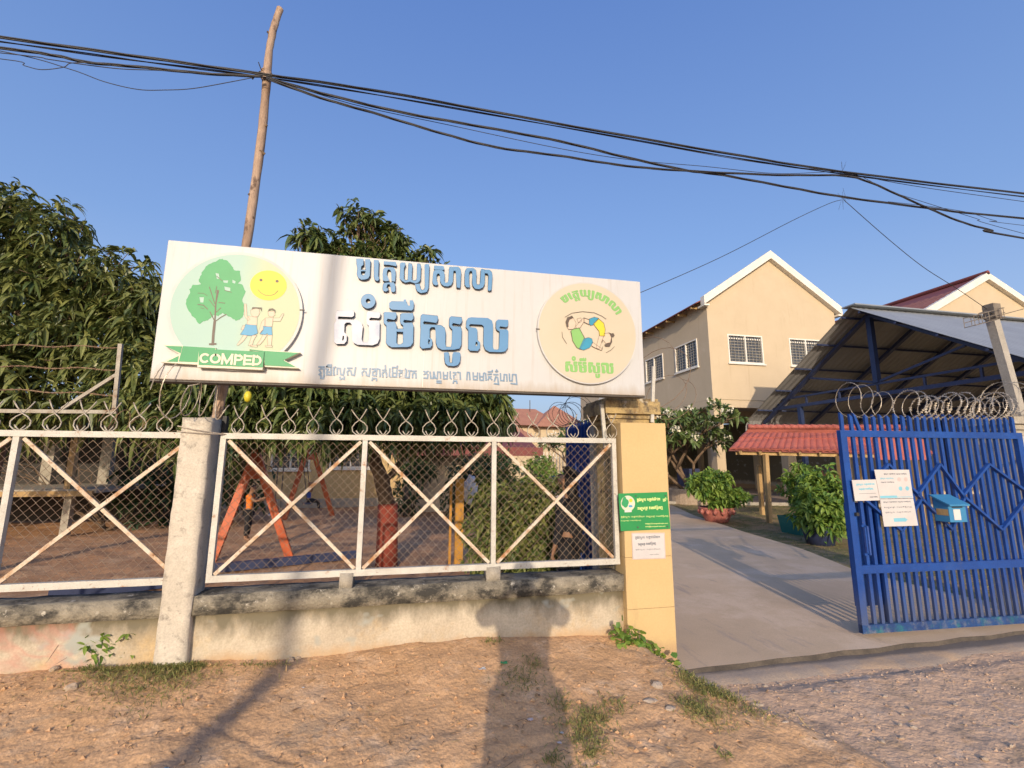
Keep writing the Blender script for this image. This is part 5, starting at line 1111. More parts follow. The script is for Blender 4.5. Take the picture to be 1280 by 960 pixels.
# twin building at the right
MT['tile_brown'] = M('brown_red_tile', (.30, .12, .095), (.24, .095, .075), 3, .8, 0, c3=(.20, .10, .08), s3=1.5)
tb = thing('red_roofed_building', 'cream gabled building with a red tiled roof beyond the metal canopy', 'building', (31.2, 18.84, 0))
TX0, TX1, TZE, TZR = 26.05, 36.4, 9.30, 11.95
wall_with_holes(tb, 'front_wall', 'cream_wall', (TX0, 18.84, 0), (1, 0, 0), TX1 - TX0, TZE, [], TZR)
g = MB(); g.add([(TX0, 33, 0), (TX0, 18.84, 0), (TX0, 18.84, TZE), (TX0, 33, TZE)], [(0, 1, 2, 3)]); g.build('side_wall', 'cream_wall', tb)
rake(tb, TX0, TX1, 18.84, TZE + .02, TZR + .05, .5)
xt = (TX0 + TX1) / 2
def tiled_slope(parent, e0, e1, r0, r1, rows, cols, amp, mat, name='roof_tiles', sag=.02, kind='stuff'):
    """stepped, corrugated tile field between an eave edge e0-e1 and a ridge edge r0-r1"""
    e0, e1, r0, r1 = map(Vector, (e0, e1, r0, r1)); nrm = (e1 - e0).cross(r0 - e0).normalized(); nrm = nrm if nrm.z > 0 else -nrm
    g = MB(); n = cols * 6; V = []; F = []
    for j in range(rows):
        for t, lift in ((j / rows - .012, .028), ((j + 1) / rows, .004)):
            a = e0.lerp(r0, t); b = e1.lerp(r1, t)
            for i in range(n + 1): V.append(a.lerp(b, i / n) + nrm * (lift + amp * abs(math.sin(math.pi * i / 6)) ** .8))
        for i in range(n):
            k = j * 2 * (n + 1) + i; F.append((k, k + 1, k + n + 2, k + n + 1))
        k0 = j * 2 * (n + 1)
        o = len(V)
        for i in range(n + 1): V.append(V[k0 + i] - nrm * .03)
        for i in range(n): F.append((o + i, o + i + 1, k0 + i + 1, k0 + i))
    g.add(V, F); return g.build(name, mat, parent, kind=kind)
kt = (TZR + .05 - TZE - .02) / (xt - TX0); ze = TZE - kt * .6 + .12
tiled_slope(tb, (TX0 - .6, 33, ze), (TX0 - .6, 18.7, ze), (xt, 33, TZR + .16), (xt, 18.7, TZR + .16), 26, 36, .03, 'tile_brown')
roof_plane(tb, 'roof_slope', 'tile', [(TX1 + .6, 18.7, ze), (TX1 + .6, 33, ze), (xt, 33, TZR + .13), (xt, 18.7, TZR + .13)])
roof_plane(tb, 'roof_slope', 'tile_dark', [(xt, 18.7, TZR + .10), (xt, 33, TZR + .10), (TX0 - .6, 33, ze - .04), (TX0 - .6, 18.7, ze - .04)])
g = MB(); g.tube([(xt, 18.6, TZR + .2), (xt, 33, TZR + .2)], .13, 8); g.build('ridge_cap', 'tile_dark', tb)

# ================================================================ METAL CANOPY
CX, CX1, RY, RZ, FY, FZ = 14.07, 31.5, 12.2, 6.70, 17.3, 3.50
NY, NZ = 2 * RY - FY, FZ
MT['canopy_blue'] = M('canopy_blue_steel', (.022, .040, .11), (.018, .032, .09), 4, .5, 0, fine=.1)
cn = thing('metal_canopy', 'large pitched zinc canopy on navy steel frames beside the school', 'canopy', (18, 12.2, 0))
def corr_plane(e0, e1, r0, r1, pitch, amp, mat, name, flip=False, curl=None):
    e0, e1, r0, r1 = map(Vector, (e0, e1, r0, r1)); L = (e1 - e0).length; n = int(L / pitch) * 4; nrm = (e1 - e0).cross(r0 - e0).normalized(); nrm = nrm if nrm.z > 0 else -nrm
    g = MB(); V = []; F = []
    rowsT = [0, .5, 1]
    for t in rowsT:
        a = e0.lerp(r0, t); b = e1.lerp(r1, t)
        for i in range(n + 1): V.append(a.lerp(b, i / n) + nrm * (amp if (i % 4) in (1, 2) else 0))
    for j in range(len(rowsT) - 1):
        for i in range(n): k = j * (n + 1) + i; F.append((k, k + 1, k + n + 2, k + n + 1))
    g.add(V, F); return g.build(name, mat, cn)
corr_plane((CX, FY, FZ), (CX1, FY, FZ), (CX, RY, RZ), (CX1, RY, RZ), .25, .025, 'zinc_under', 'roof_sheet')
corr_plane((CX, NY, NZ), (CX1, NY, NZ), (CX, RY, RZ), (CX1, RY, RZ), .25, .025, 'zinc', 'roof_sheet')
g = MB(); g.bar((CX - .05, RY, RZ + .05), (CX1, RY, RZ + .05), .5, .04); g.build('ridge_cap', 'zinc', cn)
# rolled far eave
g = MB(); V = []; F = []; n = int((CX1 - CX) / .0625); arc = [(0, 0), (.18, -.14), (.30, -.34), (.34, -.60)]
for dy, dz in arc:
    for i in range(n + 1): x = CX + (CX1 - CX) * i / n; V.append((x, FY + dy + (.02 if i % 4 in (1, 2) else 0), FZ + dz + .01))
for j in range(3):
    for i in range(n): k = j * (n + 1) + i; F.append((k, k + n + 1, k + n + 2, k + 1))
g.add(V, F); g.build('rolled_eave', 'zinc_under', cn)
g = MB(); g.bar((CX - .02, FY + .33, FZ - .58), (CX1, FY + .33, FZ - .58), .05, .05); g.build('eave_rail', 'navy', cn)
def slope_pt(x, t, far=True, dz=0): return Vector((x, RY + ((FY if far else NY) - RY) * t, RZ + (FZ - RZ) * t + dz))
frames = [CX + .75, CX + 3.1, CX + 5.45, CX + 7.8, CX + 10.15, CX + 12.5, CX + 14.85, CX + 17.2]
for i, x in enumerate(frames):
    for far in (True, False):
        g = MB(); g.bar(slope_pt(x, 0, far, -.20), slope_pt(x, 1.0, far, -.20), .10, .17, up=(1, 0, 0)); 
        if far: g.tube([slope_pt(x, 1, True, -.2), Vector((x, FY + .17, FZ - .32)), Vector((x, FY + .28, FZ - .58))], .05, 5)
        g.build('rafter', 'navy', cn)
for far in (True, False):
    for t in (.06, .27, .48, .69, .90):
        g = MB(); g.bar(slope_pt(CX, t, far, -.07), slope_pt(CX1, t, far, -.07), .06, .06); g.build('purlin', 'navy', cn)
for i, x in enumerate(frames):
    if i % 3 and i > 0: continue
    g = MB(); g.bar((x, NY + .1, 3.80), (x, FY - .1, 3.80), .10, .12); g.build('tie_beam', 'navy', cn)
    g = MB(); g.bar((x, NY + .5, 4.15), (x, FY - .5, 4.15), .07, .07); g.build('tie_beam', 'navy', cn)
    for y in np.linspace(NY + .8, FY - .8, 7): g = MB(); g.bar((x, y, 3.86), (x, y, 4.12), .06, .06); g.build('truss_strut', 'navy', cn)
    g = MB(); g.bar((x, RY, 4.18), (x, RY, RZ - .25), .16, .16); g.build('king_post', 'canopy_blue' if i else 'canopy_blue', cn)
    for s in (-1, 1): g = MB(); g.bar((x, RY, 4.2), (x, RY + s * 2.6, RZ - 1.9), .07, .07); g.build('truss_strut', 'navy', cn)
    for y in (FY - 1.9, NY + .6): g = MB(); g.bar((x, y, 0), (x, y, 3.74), .15, .15); g.build('canopy_post', 'navy' if x != frames[0] else 'canopy_blue', cn)
g = MB(); g.bar((frames[0], RY + .2, 3.78), (frames[-1], RY + .2, 3.78), .08, .10); g.build('tie_beam', 'navy', cn)
pbx = frames[0]
fb = thing('concrete_footing', 'square concrete footing block under the canopy post', 'block', (pbx, FY - 1.9, 0))
g = MB(); g.rough((pbx - .32, FY - 2.22, -.05), (pbx + .32, FY - 1.58, .62), .12, .008); g.build('block', 'concrete', fb)

# ================================================================ TILED SHELTER
sh = thing('tiled_shelter', 'low red clay tiled shelter on timber posts before the canopy', 'shelter', (11, 11.5, 0))
E0, E1 = Vector((8.70, 11.60, 1.97)), Vector((13.9, 10.15, 1.86)); R0, R1 = Vector((9.95, 12.35, 2.62)), Vector((14.3, 11.15, 2.60))
nd = (E1 - E0).normalized()
E1 = E0 + (E1 - E0); tiled_slope(sh, E0, E1, R0, R1, 4, 30, .034, 'tile')
bk0, bk1 = R0 + (R0 - E0) * .8 + Vector((-1.2, -.3, -1.02)), R1 + (R1 - E1) * .8 + Vector((0, -.3, -1.02))
roof_plane(sh, 'roof_slope', 'tile', [R0, R1, bk1, bk0])
g = MB(); g.add([E0 + Vector((0, 0, -.02)), R0 + Vector((0, 0, -.02)), bk0 + Vector((0, 0, -.02))], [(0, 1, 2), (2, 1, 0)][:1]); g.build('hip_end', 'tile', sh)
n = 22
for i in range(n):
    a = R0.lerp(R1, i / n); b = R0.lerp(R1, (i + 1.12) / n); g = MB(); g.tube([a + Vector((0, 0, .05)), b + Vector((0, 0, .035))], [.085, .070], 8); g.build('ridge_tile', 'tile', sh, smooth=True)
g = MB(); g.bar(E0 + Vector((.25, .1, -.11)), E1 + Vector((0, .1, -.11)), .05, .09); g.build('eave_board', 'timber', sh)
g = MB(); g.bar(E0 + Vector((.0, .06, -.035)), E1 + Vector((0, .06, -.035)), .05, .05); g.build('batten', 'tile_dark', sh)
for k in range(10):
    a = E0.lerp(E1, (k + .5) / 10); b = R0.lerp(R1, (k + .5) / 10); g = MB(); b = a.lerp(b, .9); g.bar(a + Vector((0, 0, -.10)), b + Vector((0, 0, -.13)), .05, .07); g.build('rafter', 'timber', sh)
for (x, y, zt, lean) in ((9.66, 11.38, 1.82, -.06), (11.55, 10.85, 1.78, .02), (13.4, 10.3, 1.76, .02), (10.9, 13.2, 1.5, 0), (13.9, 12.4, 1.5, 0)):
    g = MB(); g.bar((x + lean, y, -.05), (x, y, zt), .11, .11, up=(0, 1, 0)); g.build('post', 'timber', sh)
# small red signboard seen through the gate bars
o = thing('red_board', 'flat red sheet leaning behind the gate bars under the shelter eave', 'board', (8.3, 7.4, 0))
a = at(1092, 548, 8.0); b = at(1158, 575, 8.0); g = MB(); g.box((a.x, 8.0, b.z), (b.x, 8.04, a.z)); g.build('sheet', 'tile', o)
for x in (a.x + .1, b.x - .1): g = MB(); g.bar((x, 8.06, -.03), (x, 8.06, b.z + .1), .04); g.build('leg', 'timber', o)

# ================================================================ LEFT SCHOOL BLOCK BEHIND THE SWINGS
lbk = thing('classroom_block', 'single storey yellow classroom block behind the swings under a maroon eave', 'building', (-3, 18.2, 0))
H_ = [(-4.9 + 9, .95 + .35, 1.3, 1.3), (-2.95 + 9, 1.35, 1.5, 1.25), (-.4 + 9 - .55, 1.4, .9, 1.2)]
wall_with_holes(lbk, 'front_wall', 'yellow_wall', (-9, 18.1, 0), (1, 0, 0), 10.3, 3.1, H_[:2])
for h in H_[:2]: window(lbk, (-9 + h[0], 18.1, h[1]), (1, 0, 0), h[2], h[3])
g = MB(); g.box((-9, 18.05, -.05), (1.3, 18.098, .28)); g.build('plinth', 'concrete', lbk)
g = MB(); g.add([(1.3, 18.1, 0), (1.3, 26, 0), (1.3, 26, 3.1), (1.3, 18.1, 3.1)], [(0, 1, 2, 3)]); g.build('side_wall', 'yellow_wall', lbk)
roof_plane(lbk, 'roof_slope', 'tile_dark', [(-9.6, 17.3, 2.85), (2.0, 17.3, 2.85), (2.0, 22, 4.9), (-9.6, 22, 4.9)], th=.12)
# maroon shed roof nearer, right of the trunk
ms = thing('maroon_roofed_hut', 'small hut with a maroon sheet roof and cream wall behind the ochre post', 'hut', (1.2, 15.5, 0))
a = at(500, 557, 15); b = at(652, 572, 15)
roof_plane(ms, 'roof_slope', 'tile_dark', [(a.x - .2, 14.6, 2.02), (4.05, 14.6, 1.92), (4.05, 17.6, 2.75), (a.x - .2, 17.6, 2.75)], th=.10)
g = MB(); g.box((a.x - .25, 14.55, 1.78), (4.1, 14.6, 2.05)); g.build('fascia', 'tile_dark', ms)
g = MB(); g.box((a.x + .1, 15.6, 0), (3.3, 15.75, 2.0)); g.build('front_wall', 'cream_wall', ms)
for x in (a.x + .2, 3.9): g = MB(); g.box((x, 14.7, 0), (x + .12, 14.82, 1.95)); g.build('post', 'steel_dark', ms)
# far houses over the gate
fh = thing('orange_roofed_house', 'distant cream house with two hipped orange tile roofs above the fence', 'house', (10, 40, 0))
def hip(parent, x0, x1, y0, y1, ze, zr, rl, mat):
    xm_ = (x0 + x1) / 2; ym = (y0 + y1) / 2; g = MB(); a = (xm_ - rl, ym, zr); b = (xm_ + rl, ym, zr)
    g.add([(x0, y0, ze), (x1, y0, ze), (x1, y1, ze), (x0, y1, ze), a, b], [(0, 1, 5, 4), (1, 2, 5), (2, 3, 4, 5), (3, 0, 4), (3, 2, 1, 0)]); return g.build('roof', mat, parent)
hip(fh, 6.2, 13.2, 39.4, 46, 4.75, 6.55, 1.6, 'tile_orange'); hip(fh, 10.3, 15.2, 38.6, 44, 4.6, 6.75, .05, 'tile_orange')
g = MB(); g.box((7, 40.2, 0), (12.6, 45, 4.77)); g.box((10.9, 39.4, 0), (14.6, 43, 4.62)); g.build('wall', 'cream_wall', fh)
w1_ = window(fh, (11.6, 39.4, 2.9), (1, 0, 0), 1.3, 1.2, bars=False); window(fh, (8.3, 40.2, 2.9), (1, 0, 0), 1.3, 1.2, bars=False)
g = MB(); g.tube([(10.6, 42, 6.2), (10.6, 42, 7.3)], .04, 5); g.build('aerial', 'steel_dark', fh)
ph = thing('pink_roofed_house', 'distant low house with a faded pink roof beside the mango crown', 'house', (7, 30, 0))
hip(ph, 4.6, 8.2, 29.5, 33, 3.0, 4.05, .4, 'tile_orange'); g = MB(); g.box((5, 30, 0), (7.9, 32.6, 3.02)); g.build('wall', 'cream_wall', ph)
ff = thing('picket_fence', 'distant white picket fence in front of the far house', 'fence', (9, 33, 0))
for i in range(26): x = 7.2 + i * .24; g = MB(); g.bar((x, 33, .1), (x, 33, 2.3), .07, .04); g.build('picket', 'trim', ff)
for z in (.5, 1.9): g = MB(); g.bar((7.1, 33.05, z), (13.3, 33.05, z), .06, .04); g.build('rail', 'trim', ff)
bt = thing('white_water_tub', 'white plastic tub lying in the far yard', 'tub', tuple(at(680, 592, 21)))
c = at(680, 592, 21); g = MB(); g.lathe([(.28, 0), (.34, .1), (.36, .34), (.30, .40), (.12, .42)], (c.x, 21, -.03), 16); g.build('tub_body', 'clothes_white', bt, smooth=True)
for (px, py, yy2, nm, lb_, ca, m_, sx, sz) in ((694, 586, 27, 'parked_scooter_cover', 'far object under a blue cover before the picket fence', 'cover', 'blue_cloth', 1.5, .75),):
    c = at(px, py, yy2); o = thing(nm, lb_, ca, (c.x, yy2, 0)); g = MB(); g.lathe([(sx * .5, 0), (sx * .52, .2), (sx * .42, .5), (sx * .2, sz), (.05, sz + .03)], (c.x, yy2, 0), 12); g.build('cover', m_, o, smooth=True)

# dark lean-to hut at the far left
hb = thing('raised_hut', 'low open hut with a grey deck and timber posts in the shade at the left', 'hut', (-8.2, 12.5, 0))
g = MB(); g.box((-14, 12.0, .90), (-6.7, 15, .985)); o = g.build('deck', 'concrete', hb)
g = MB(); g.box((-14, 11.94, .84), (-6.75, 11.995, .95)); g.build('deck_edge', 'timber', hb)
for x in (-13, -10.3, -7.35): 
    g = MB(); g.bar((x, 12.2, .98), (x, 12.2, 2.7), .12, .12); g.build('post', 'timber', hb)
    g = MB(); g.bar((x, 12.3, 0), (x, 12.3, .9), .14, .14); g.build('pier', 'concrete', hb)
for x in (-9.3, -8.0): g = MB(); g.bar((x, 14.6, .98), (x, 14.6, 2.7), .25, .2); g.build('column', 'concrete', hb)
roof_plane(hb, 'roof', 'zinc_under', [(-14.5, 11.4, 2.65), (-6.4, 11.4, 2.65), (-6.4, 15.6, 3.3), (-14.5, 15.6, 3.3)], th=.06)
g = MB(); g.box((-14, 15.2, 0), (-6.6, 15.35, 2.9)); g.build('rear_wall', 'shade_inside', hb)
MT['dead_leaf'] = M('dead_leaf', (.16, .09, .045), (.42, .27, .13), 5, .9, 0, island=True, fine=0)
# ================================================================ TREES
def mango(name, label, base, trunk_pts, blobs, n, per, L, mat, limbs, bark='bark', red_to=None, tr=.12, dead=0, seed=1):
    t = thing(name, label, 'tree', base, None)
    g = MB(); P = [Vector(p) for p in trunk_pts]; k = len(P); FP = []; FR = []
    for i in range(k - 1):
        for j in range(5): u = j / 5; q = P[i].lerp(P[i + 1], u) + Vector((random.uniform(-.012, .012), random.uniform(-.012, .012), 0)); FP.append(q); FR.append(tr * (1 - .45 * (i + u) / (k - 1)) * random.uniform(.93, 1.07))
    FP.append(P[-1]); FR.append(tr * .5)
    g.tube(FP, FR, 10)
    for b in limbs: limb(g, P[b[0]] if isinstance(b[0], int) else b[0], b[1], b[2], b[2] * .35, .18, 8, 7)
    for bl in blobs:
        c = Vector(bl[:3]); nr = P[-1] if (c - P[-1]).length < (c - P[-2]).length else P[-2]
        pts = limb(g, nr, c, .05, .02, .15, 6, 6)
        for q in range(10):
            d = Vector(rng.normal(size=3)).normalized(); e = c + Vector((d.x * bl[3], d.y * bl[4], d.z * bl[5])) * .95; limb(g, random.choice(pts[3:]), e, .014, .004, .2, 5, 4)
    g.build('trunk', bark, t, smooth=True)
    g = MB(); tips = crown(g, blobs, n, per, L, .26, .55)
    g.build('crown', mat, t)
    return t
LB = [(-6.9, 8.4, 4.9, 1.3, 1.2, 1.0), (-5.75, 8.0, 4.75, .75, .8, .85), (-5.1, 8.0, 4.2, .75, .8, .70), (-4.35, 7.8, 4.25, .42, .6, .62), (-3.95, 7.7, 3.7, .5, .6, .6), (-6.6, 8.0, 3.4, 1.7, 1.2, 1.1),
      (-4.9, 7.8, 3.3, .9, .9, .55), (-5.6, 7.6, 2.55, 1.6, 1.1, .75), (-3.6, 7.3, 2.55, .8, .8, .75), (-8.4, 8.2, 4.0, 1.3, 1.2, 1.6), (-2.95, 7.0, 2.4, .6, .6, .55), (-3.9, 7.6, 3.2, .5, .6, .45), (-4.1, 7.7, 3.75, .5, .5, .5), (-5.4, 8.1, 5.25, .28, .3, .35), (-6.25, 8.1, 5.55, .35, .35, .35), (-7.6, 8, 2.4, 1.2, 1, .8)]
mango('mango_tree', 'large dusty mango tree filling the left side behind the fence', (-6.2, 8.6, 0), [(-6.2, 8.6, -.1), (-6.15, 8.5, 1.0), (-6.0, 8.4, 2.0), (-5.7, 8.2, 3.2)], LB, 3500, 9, .23, 'leaf_mango', [])
CB = [(-.9, 7.4, 2.8, 1.5, 1.2, .60), (-2.2, 7.3, 2.6, 1.0, 1.0, .60), (.45, 7.3, 2.6, 1.0, 1.0, .55), (1.0, 7.2, 2.35, .55, .7, .42), (-1.2, 7.0, 2.25, 1.5, .9, .50), (.2, 7.0, 2.2, 1.0, .8, .42), (-2.6, 6.9, 2.15, .7, .7, .55),
      (-1.0, 7.3, 4.85, .26, .3, .55), (-1.02, 7.3, 5.50, .26, .28, .20), (-.45, 7.3, 5.15, .26, .28, .28), (-.40, 7.3, 4.7, .2, .25, .3), (-1.55, 7.2, 4.95, .30, .35, .24), (-1.45, 7.2, 4.5, .3, .3, .3), (-.02, 7.3, 4.60, .24, .25, .30), (-2.0, 7.2, 4.45, .22, .25, .14), (-1.75, 7.2, 5.0, .22, .25, .16), (.12, 7.3, 4.9, .2, .2, .2), (-.75, 7.3, 5.35, .2, .2, .2), (-.7, 7.3, 4.75, .3, .3, .3), (-1.2, 7.2, 4.6, .35, .3, .3), (-2.85, 7.2, 4.55, .2, .2, .08), (-.9, 7.3, 4.15, .45, .4, .25)]
mango('mango_tree', 'dark mango tree in the middle whose painted trunk leans behind the crossed braces', (-.35, 7.95, 0),
      [(-.34, 7.95, -.1), (-.36, 7.95, .9), (-.46, 7.9, 1.25), (-.62, 7.8, 1.7), (-.85, 7.6, 2.3), (-.95, 7.5, 2.9)], CB, 2900, 9, .225, 'leaf_mango_dark', [(3, Vector((-1.6, 7.9, 2.9)), .06), (2, Vector((.5, 7.9, 2.6)), .055)], tr=.145)
pr = bpy.data.objects['mango_tree.001']
g = MB(); g.tube([(-.34, 7.95, -.02), (-.345, 7.95, .3), (-.35, 7.95, .6), (-.362, 7.95, .93)], [.175, .168, .163, .158], 14); g.build('painted_band', 'red_paint_trunk', pr, smooth=True)
fr = thing('mango_fruit', 'single yellow mango hanging under the left end of the sign', 'fruit', tuple(at(310, 495, 5.9)))
g = MB(); c = at(310, 495, 5.9); g.lathe([(.004, -.075), (.030, -.06), (.043, -.02), (.040, .02), (.022, .05), (.005, .058)], tuple(c), 12); g.build('fruit_skin', 'print_yellow', fr, smooth=True)
g = MB(); g.tube([c + Vector((0, 0, .055)), c + Vector((.02, .02, .25)), c + Vector((-.1, .2, .55))], .004, 5); g.build('stalk', 'bark', fr)
# bare twigs poking out above the sign
def shrub(name, label, cat, base, blobs, n, per, L, wr, mat, stems=6, droop=.3, pot=None, group=None, out=.7, shell=.5):
    t = thing(name, label, cat, base, group); g = MB(); b = Vector(base)
    for i in range(stems):
        bl = random.choice(blobs); e = Vector(bl[:3]) + Vector((random.uniform(-.6, .6) * bl[3], random.uniform(-.6, .6) * bl[4], random.uniform(0, .6) * bl[5])); limb(g, b + Vector((random.uniform(-.08, .08), random.uniform(-.08, .08), -.03)), e, .016, .005, .15, 6, 5)
    g.build('stems', 'bark', t); g = MB(); crown(g, blobs, n, per, L, wr, droop, shell, out); g.build('foliage', mat, t); return t
shrub('garden_bush', 'tall variegated bush pressed behind the right bay of the fence', 'bush', (1.45, 6.3, 0),
      [(1.45, 6.2, .75, .60, .5, .75), (1.15, 6.3, .55, .5, .5, .6), (1.7, 6.1, 1.05, .38, .4, .42), (1.15, 6.6, 1.2, .35, .4, .38), (1.8, 6.2, .5, .35, .4, .5)], 1500, 7, .105, .42, 'leaf_var', 12)
shrub('garden_bush', 'dark green shrub behind the ochre post in the play yard', 'bush', (1.9, 12.2, 0), [(1.75, 12.2, 1.1, .9, .7, .85), (2.3, 12.4, 1.3, .5, .5, .6), (1.2, 12, .6, .5, .5, .5)], 900, 7, .14, .4, 'leaf_deep', 8)
shrub('garden_bush', 'yellow green shrub rising over the variegated bush in the far yard', 'bush', (3.2, 11, 0), [(3.0, 11, 1.35, .42, .45, .45), (3.5, 11.2, 1.0, .45, .45, .45), (2.7, 11, .9, .35, .4, .5)], 420, 7, .13, .4, 'leaf_bright', 7)
shrub('garden_bush', 'pale low bushes along the far garden path', 'bush', (4.6, 15, 0), [(4.5, 15, .5, .6, .6, .45), (5.4, 16, .45, .5, .5, .4)], 300, 6, .12, .4, 'leaf_var', 6)
shrub('garden_bush', 'green bush below the far white picket fence', 'bush', (8.4, 29, 0), [(8.3, 29, 1.2, .8, .7, .9), (7.5, 28, .8, .6, .6, .6)], 300, 6, .2, .4, 'leaf_bright', 5)
shrub('garden_bush', 'dark bush beside the blue covered object in the far yard', 'bush', (11.6, 30, 0), [(11.3, 30, 1.0, 1.2, .8, .9), (12.8, 30, 1.2, 1, .8, 1.1)], 350, 6, .2, .4, 'leaf_deep', 5)
shrub('banana_clump', 'green leafy stems growing against the classroom wall right of the leaning trunk', 'plant', (.0, 14.8, 0), [(-.1, 14.8, 1.2, .45, .3, .7), (.5, 14.9, 1.5, .4, .3, .5), (-.2, 14.8, .35, .5, .4, .35)], 160, 6, .3, .22, 'leaf_deep', 10)
shrub('hanging_foliage', 'leafy creeper hanging behind the swing frame at the left', 'plant', (-4.3, 12.8, 0), [(-4.2, 12.8, 1.6, .5, .4, .6), (-3.9, 12.6, 2.3, 1.1, .5, .55), (-3.0, 12.8, 2.35, .8, .5, .40)], 420, 7, .2, .3, 'leaf_mango_dark', 6)
# shaded hedge at the back left
shrub('hedge', 'dark hedge in deep shade behind the left fence panel', 'hedge', (-7, 13.2, 0), [(-5.8, 13.6, 1.0, 1.5, .7, 1.3), (-9.5, 16.6, 1.8, 2.5, .7, 2.0), (-13.5, 16.6, 2.2, 3, .8, 2.4), (-4.6, 14.2, 1.0, .9, .6, 1.0)], 1300, 7, .24, .35, 'leaf_deep', 10)
for (px, py, Y, r, h, nm, lab) in ((0, 0, 0, 0, 0, '', ''),): pass
# frangipani
random.seed(11)
fp = thing('frangipani_tree', 'frangipani tree with white blossoms in a round planter before the school', 'tree', (11.1, 17.2, 0))
g = MB(); tips = []
def fork(p, d, r, ln, k):
    q = p + d * ln; g.tube([p, p.lerp(q, .5) + Vector((random.uniform(-.04, .04), random.uniform(-.04, .04), .02)), q], [r, r * .85, r * .75], 7)
    if k == 0: tips.append((q, d)); return
    for i in range(random.choice((2, 3)) if k < 4 else 3):
        a = random.uniform(0, 6.28); s = Vector((math.cos(a), math.sin(a) * .8, random.uniform(-.1, .35))); nd_ = (d * .75 + s * .75).normalized(); fork(q, nd_, r * .72, ln * random.uniform(.62, .95), k - 1)
for dx, dy in ((-.75, 0), (-.35, -.1), (-.15, .2), (.1, .1), (-.5, -.2)): fork(Vector((11.1 + dx * .6, 17.2 + dy, .5)), Vector((dx * 1.5, dy, 1)).normalized(), .075, 1.05, 4)
g.build('branches', 'bark', fp, smooth=True)
gl = MB(); gf = MB()
for q, d in tips:
    n = 13; B = np.tile(np.array(q[:]), (n, 1)) + rng.normal(0, .05, (n, 3)); D = rng.normal(size=(n, 3)) * .8 + np.array(d[:]) * .5; leaves(gl, B, D, rng.uniform(.22, .42, n), rng.uniform(.08, .13, n), .2, .1)
    if random.random() < .30:
        for k in range(9):
            c = q + Vector((random.uniform(-.14, .14), random.uniform(-.16, 0), random.uniform(.02, .2))); m5 = 5
            B = np.tile(np.array(c[:]), (m5, 1)); a = np.arange(m5) * 2 * math.pi / m5 + random.random(); D = np.stack([np.cos(a), -.5 + 0 * a, np.sin(a)], 1); leaves(gf, B, D, np.full(m5, .065), np.full(m5, .055), .05, .05)
gl.build('foliage', 'leaf_bright', fp); gf.build('blossoms', 'petal', fp)
MT['leaf_frangi'] = M('frangipani_leaf', (.06, .115, .03), (.17, .22, .07), 5, .45, 0, island=True, fine=.1, bscale=20, trans=.2)
bpy.data.objects['foliage.%03d' % (len([o for o in bpy.data.objects if o.name.startswith('foliage')]) - 1)].data.materials[0] = MT['leaf_frangi']
pl = thing('round_planter', 'round concrete planter ring around the frangipani trunk', 'planter', (11.1, 17.2, 0))
g = MB(); g.lathe([(.95, -.1), (.95, .52), (.93, .56), (.83, .56), (.82, .48), (.02, .50)], (11.1, 17.2, 0), 28); g.build('ring', 'stone', pl, smooth=False)
fp2 = thing('frangipani_tree', 'small pale frangipani tree far behind the blue leaf, over the right fence bay', 'tree', (10.2, 26.5, 0))
g = MB(); tips = []
for dx in (-.3, .3, .1): fork(Vector((10.0 + dx, 26.5, .0)), Vector((dx, 0, 1)).normalized(), .09, 1.15, 4)
g.build('branches', 'bark', fp2, smooth=True); gl = MB(); gf = MB()
for q, d in tips:
    n = 11; B = np.tile(np.array(q[:]), (n, 1)) + rng.normal(0, .08, (n, 3)); D = rng.normal(size=(n, 3)) * .8 + np.array(d[:]) * .5; leaves(gl, B, D, rng.uniform(.3, .5, n), rng.uniform(.10, .16, n), .2, .1)
    if random.random() < .45: B = np.tile(np.array(q[:]), (12, 1)) + rng.normal(0, .16, (12, 3)) + np.array([0, -.15, .1]); leaves(gf, B, rng.normal(size=(12, 3)), np.full(12, .11), np.full(12, .1), .05, .05)
gl.build('foliage', 'leaf_frangi', fp2); gf.build('blossoms', 'petal', fp2)
# potted bush
pb = shrub('potted_bush', 'bright green rounded bush in a pink terracotta bowl on the lawn', 'potted plant', (8.25, 11.75, .3),
      [(8.05, 11.7, 1.0, .52, .5, .40), (7.75, 11.6, 1.0, .38, .4, .38), (8.75, 11.6, .66, .36, .35, .26), (8.2, 11.5, .66, .42, .4, .30), (8.5, 11.8, 1.15, .28, .3, .22)], 560, 7, .165, .45, 'leaf_bright', 9)
pt_ = thing('terracotta_bowl', 'pink terracotta bowl with scalloped rim holding the round bush', 'pot', (8.25, 11.75, 0))
g = MB(); g.lathe([(.24, -.04), (.30, .02), (.40, .22), (.45, .33), (.47, .38), (.42, .38), (.38, .30), (.02, .30)], (8.25, 11.75, 0), 24); g.build('bowl', 'pot', pt_, smooth=True)
g = MB()
for k in range(14): a = k * 2 * math.pi / 14; c = Vector((8.25 + .435 * math.cos(a), 11.75 + .435 * math.sin(a), .26)); g.lathe([(.01, -.07), (.05, -.03), (.06, .02), (.03, .07), (.01, .08)], tuple(c), 8)
g.build('rim_scallops', 'pot', pt_, smooth=True)
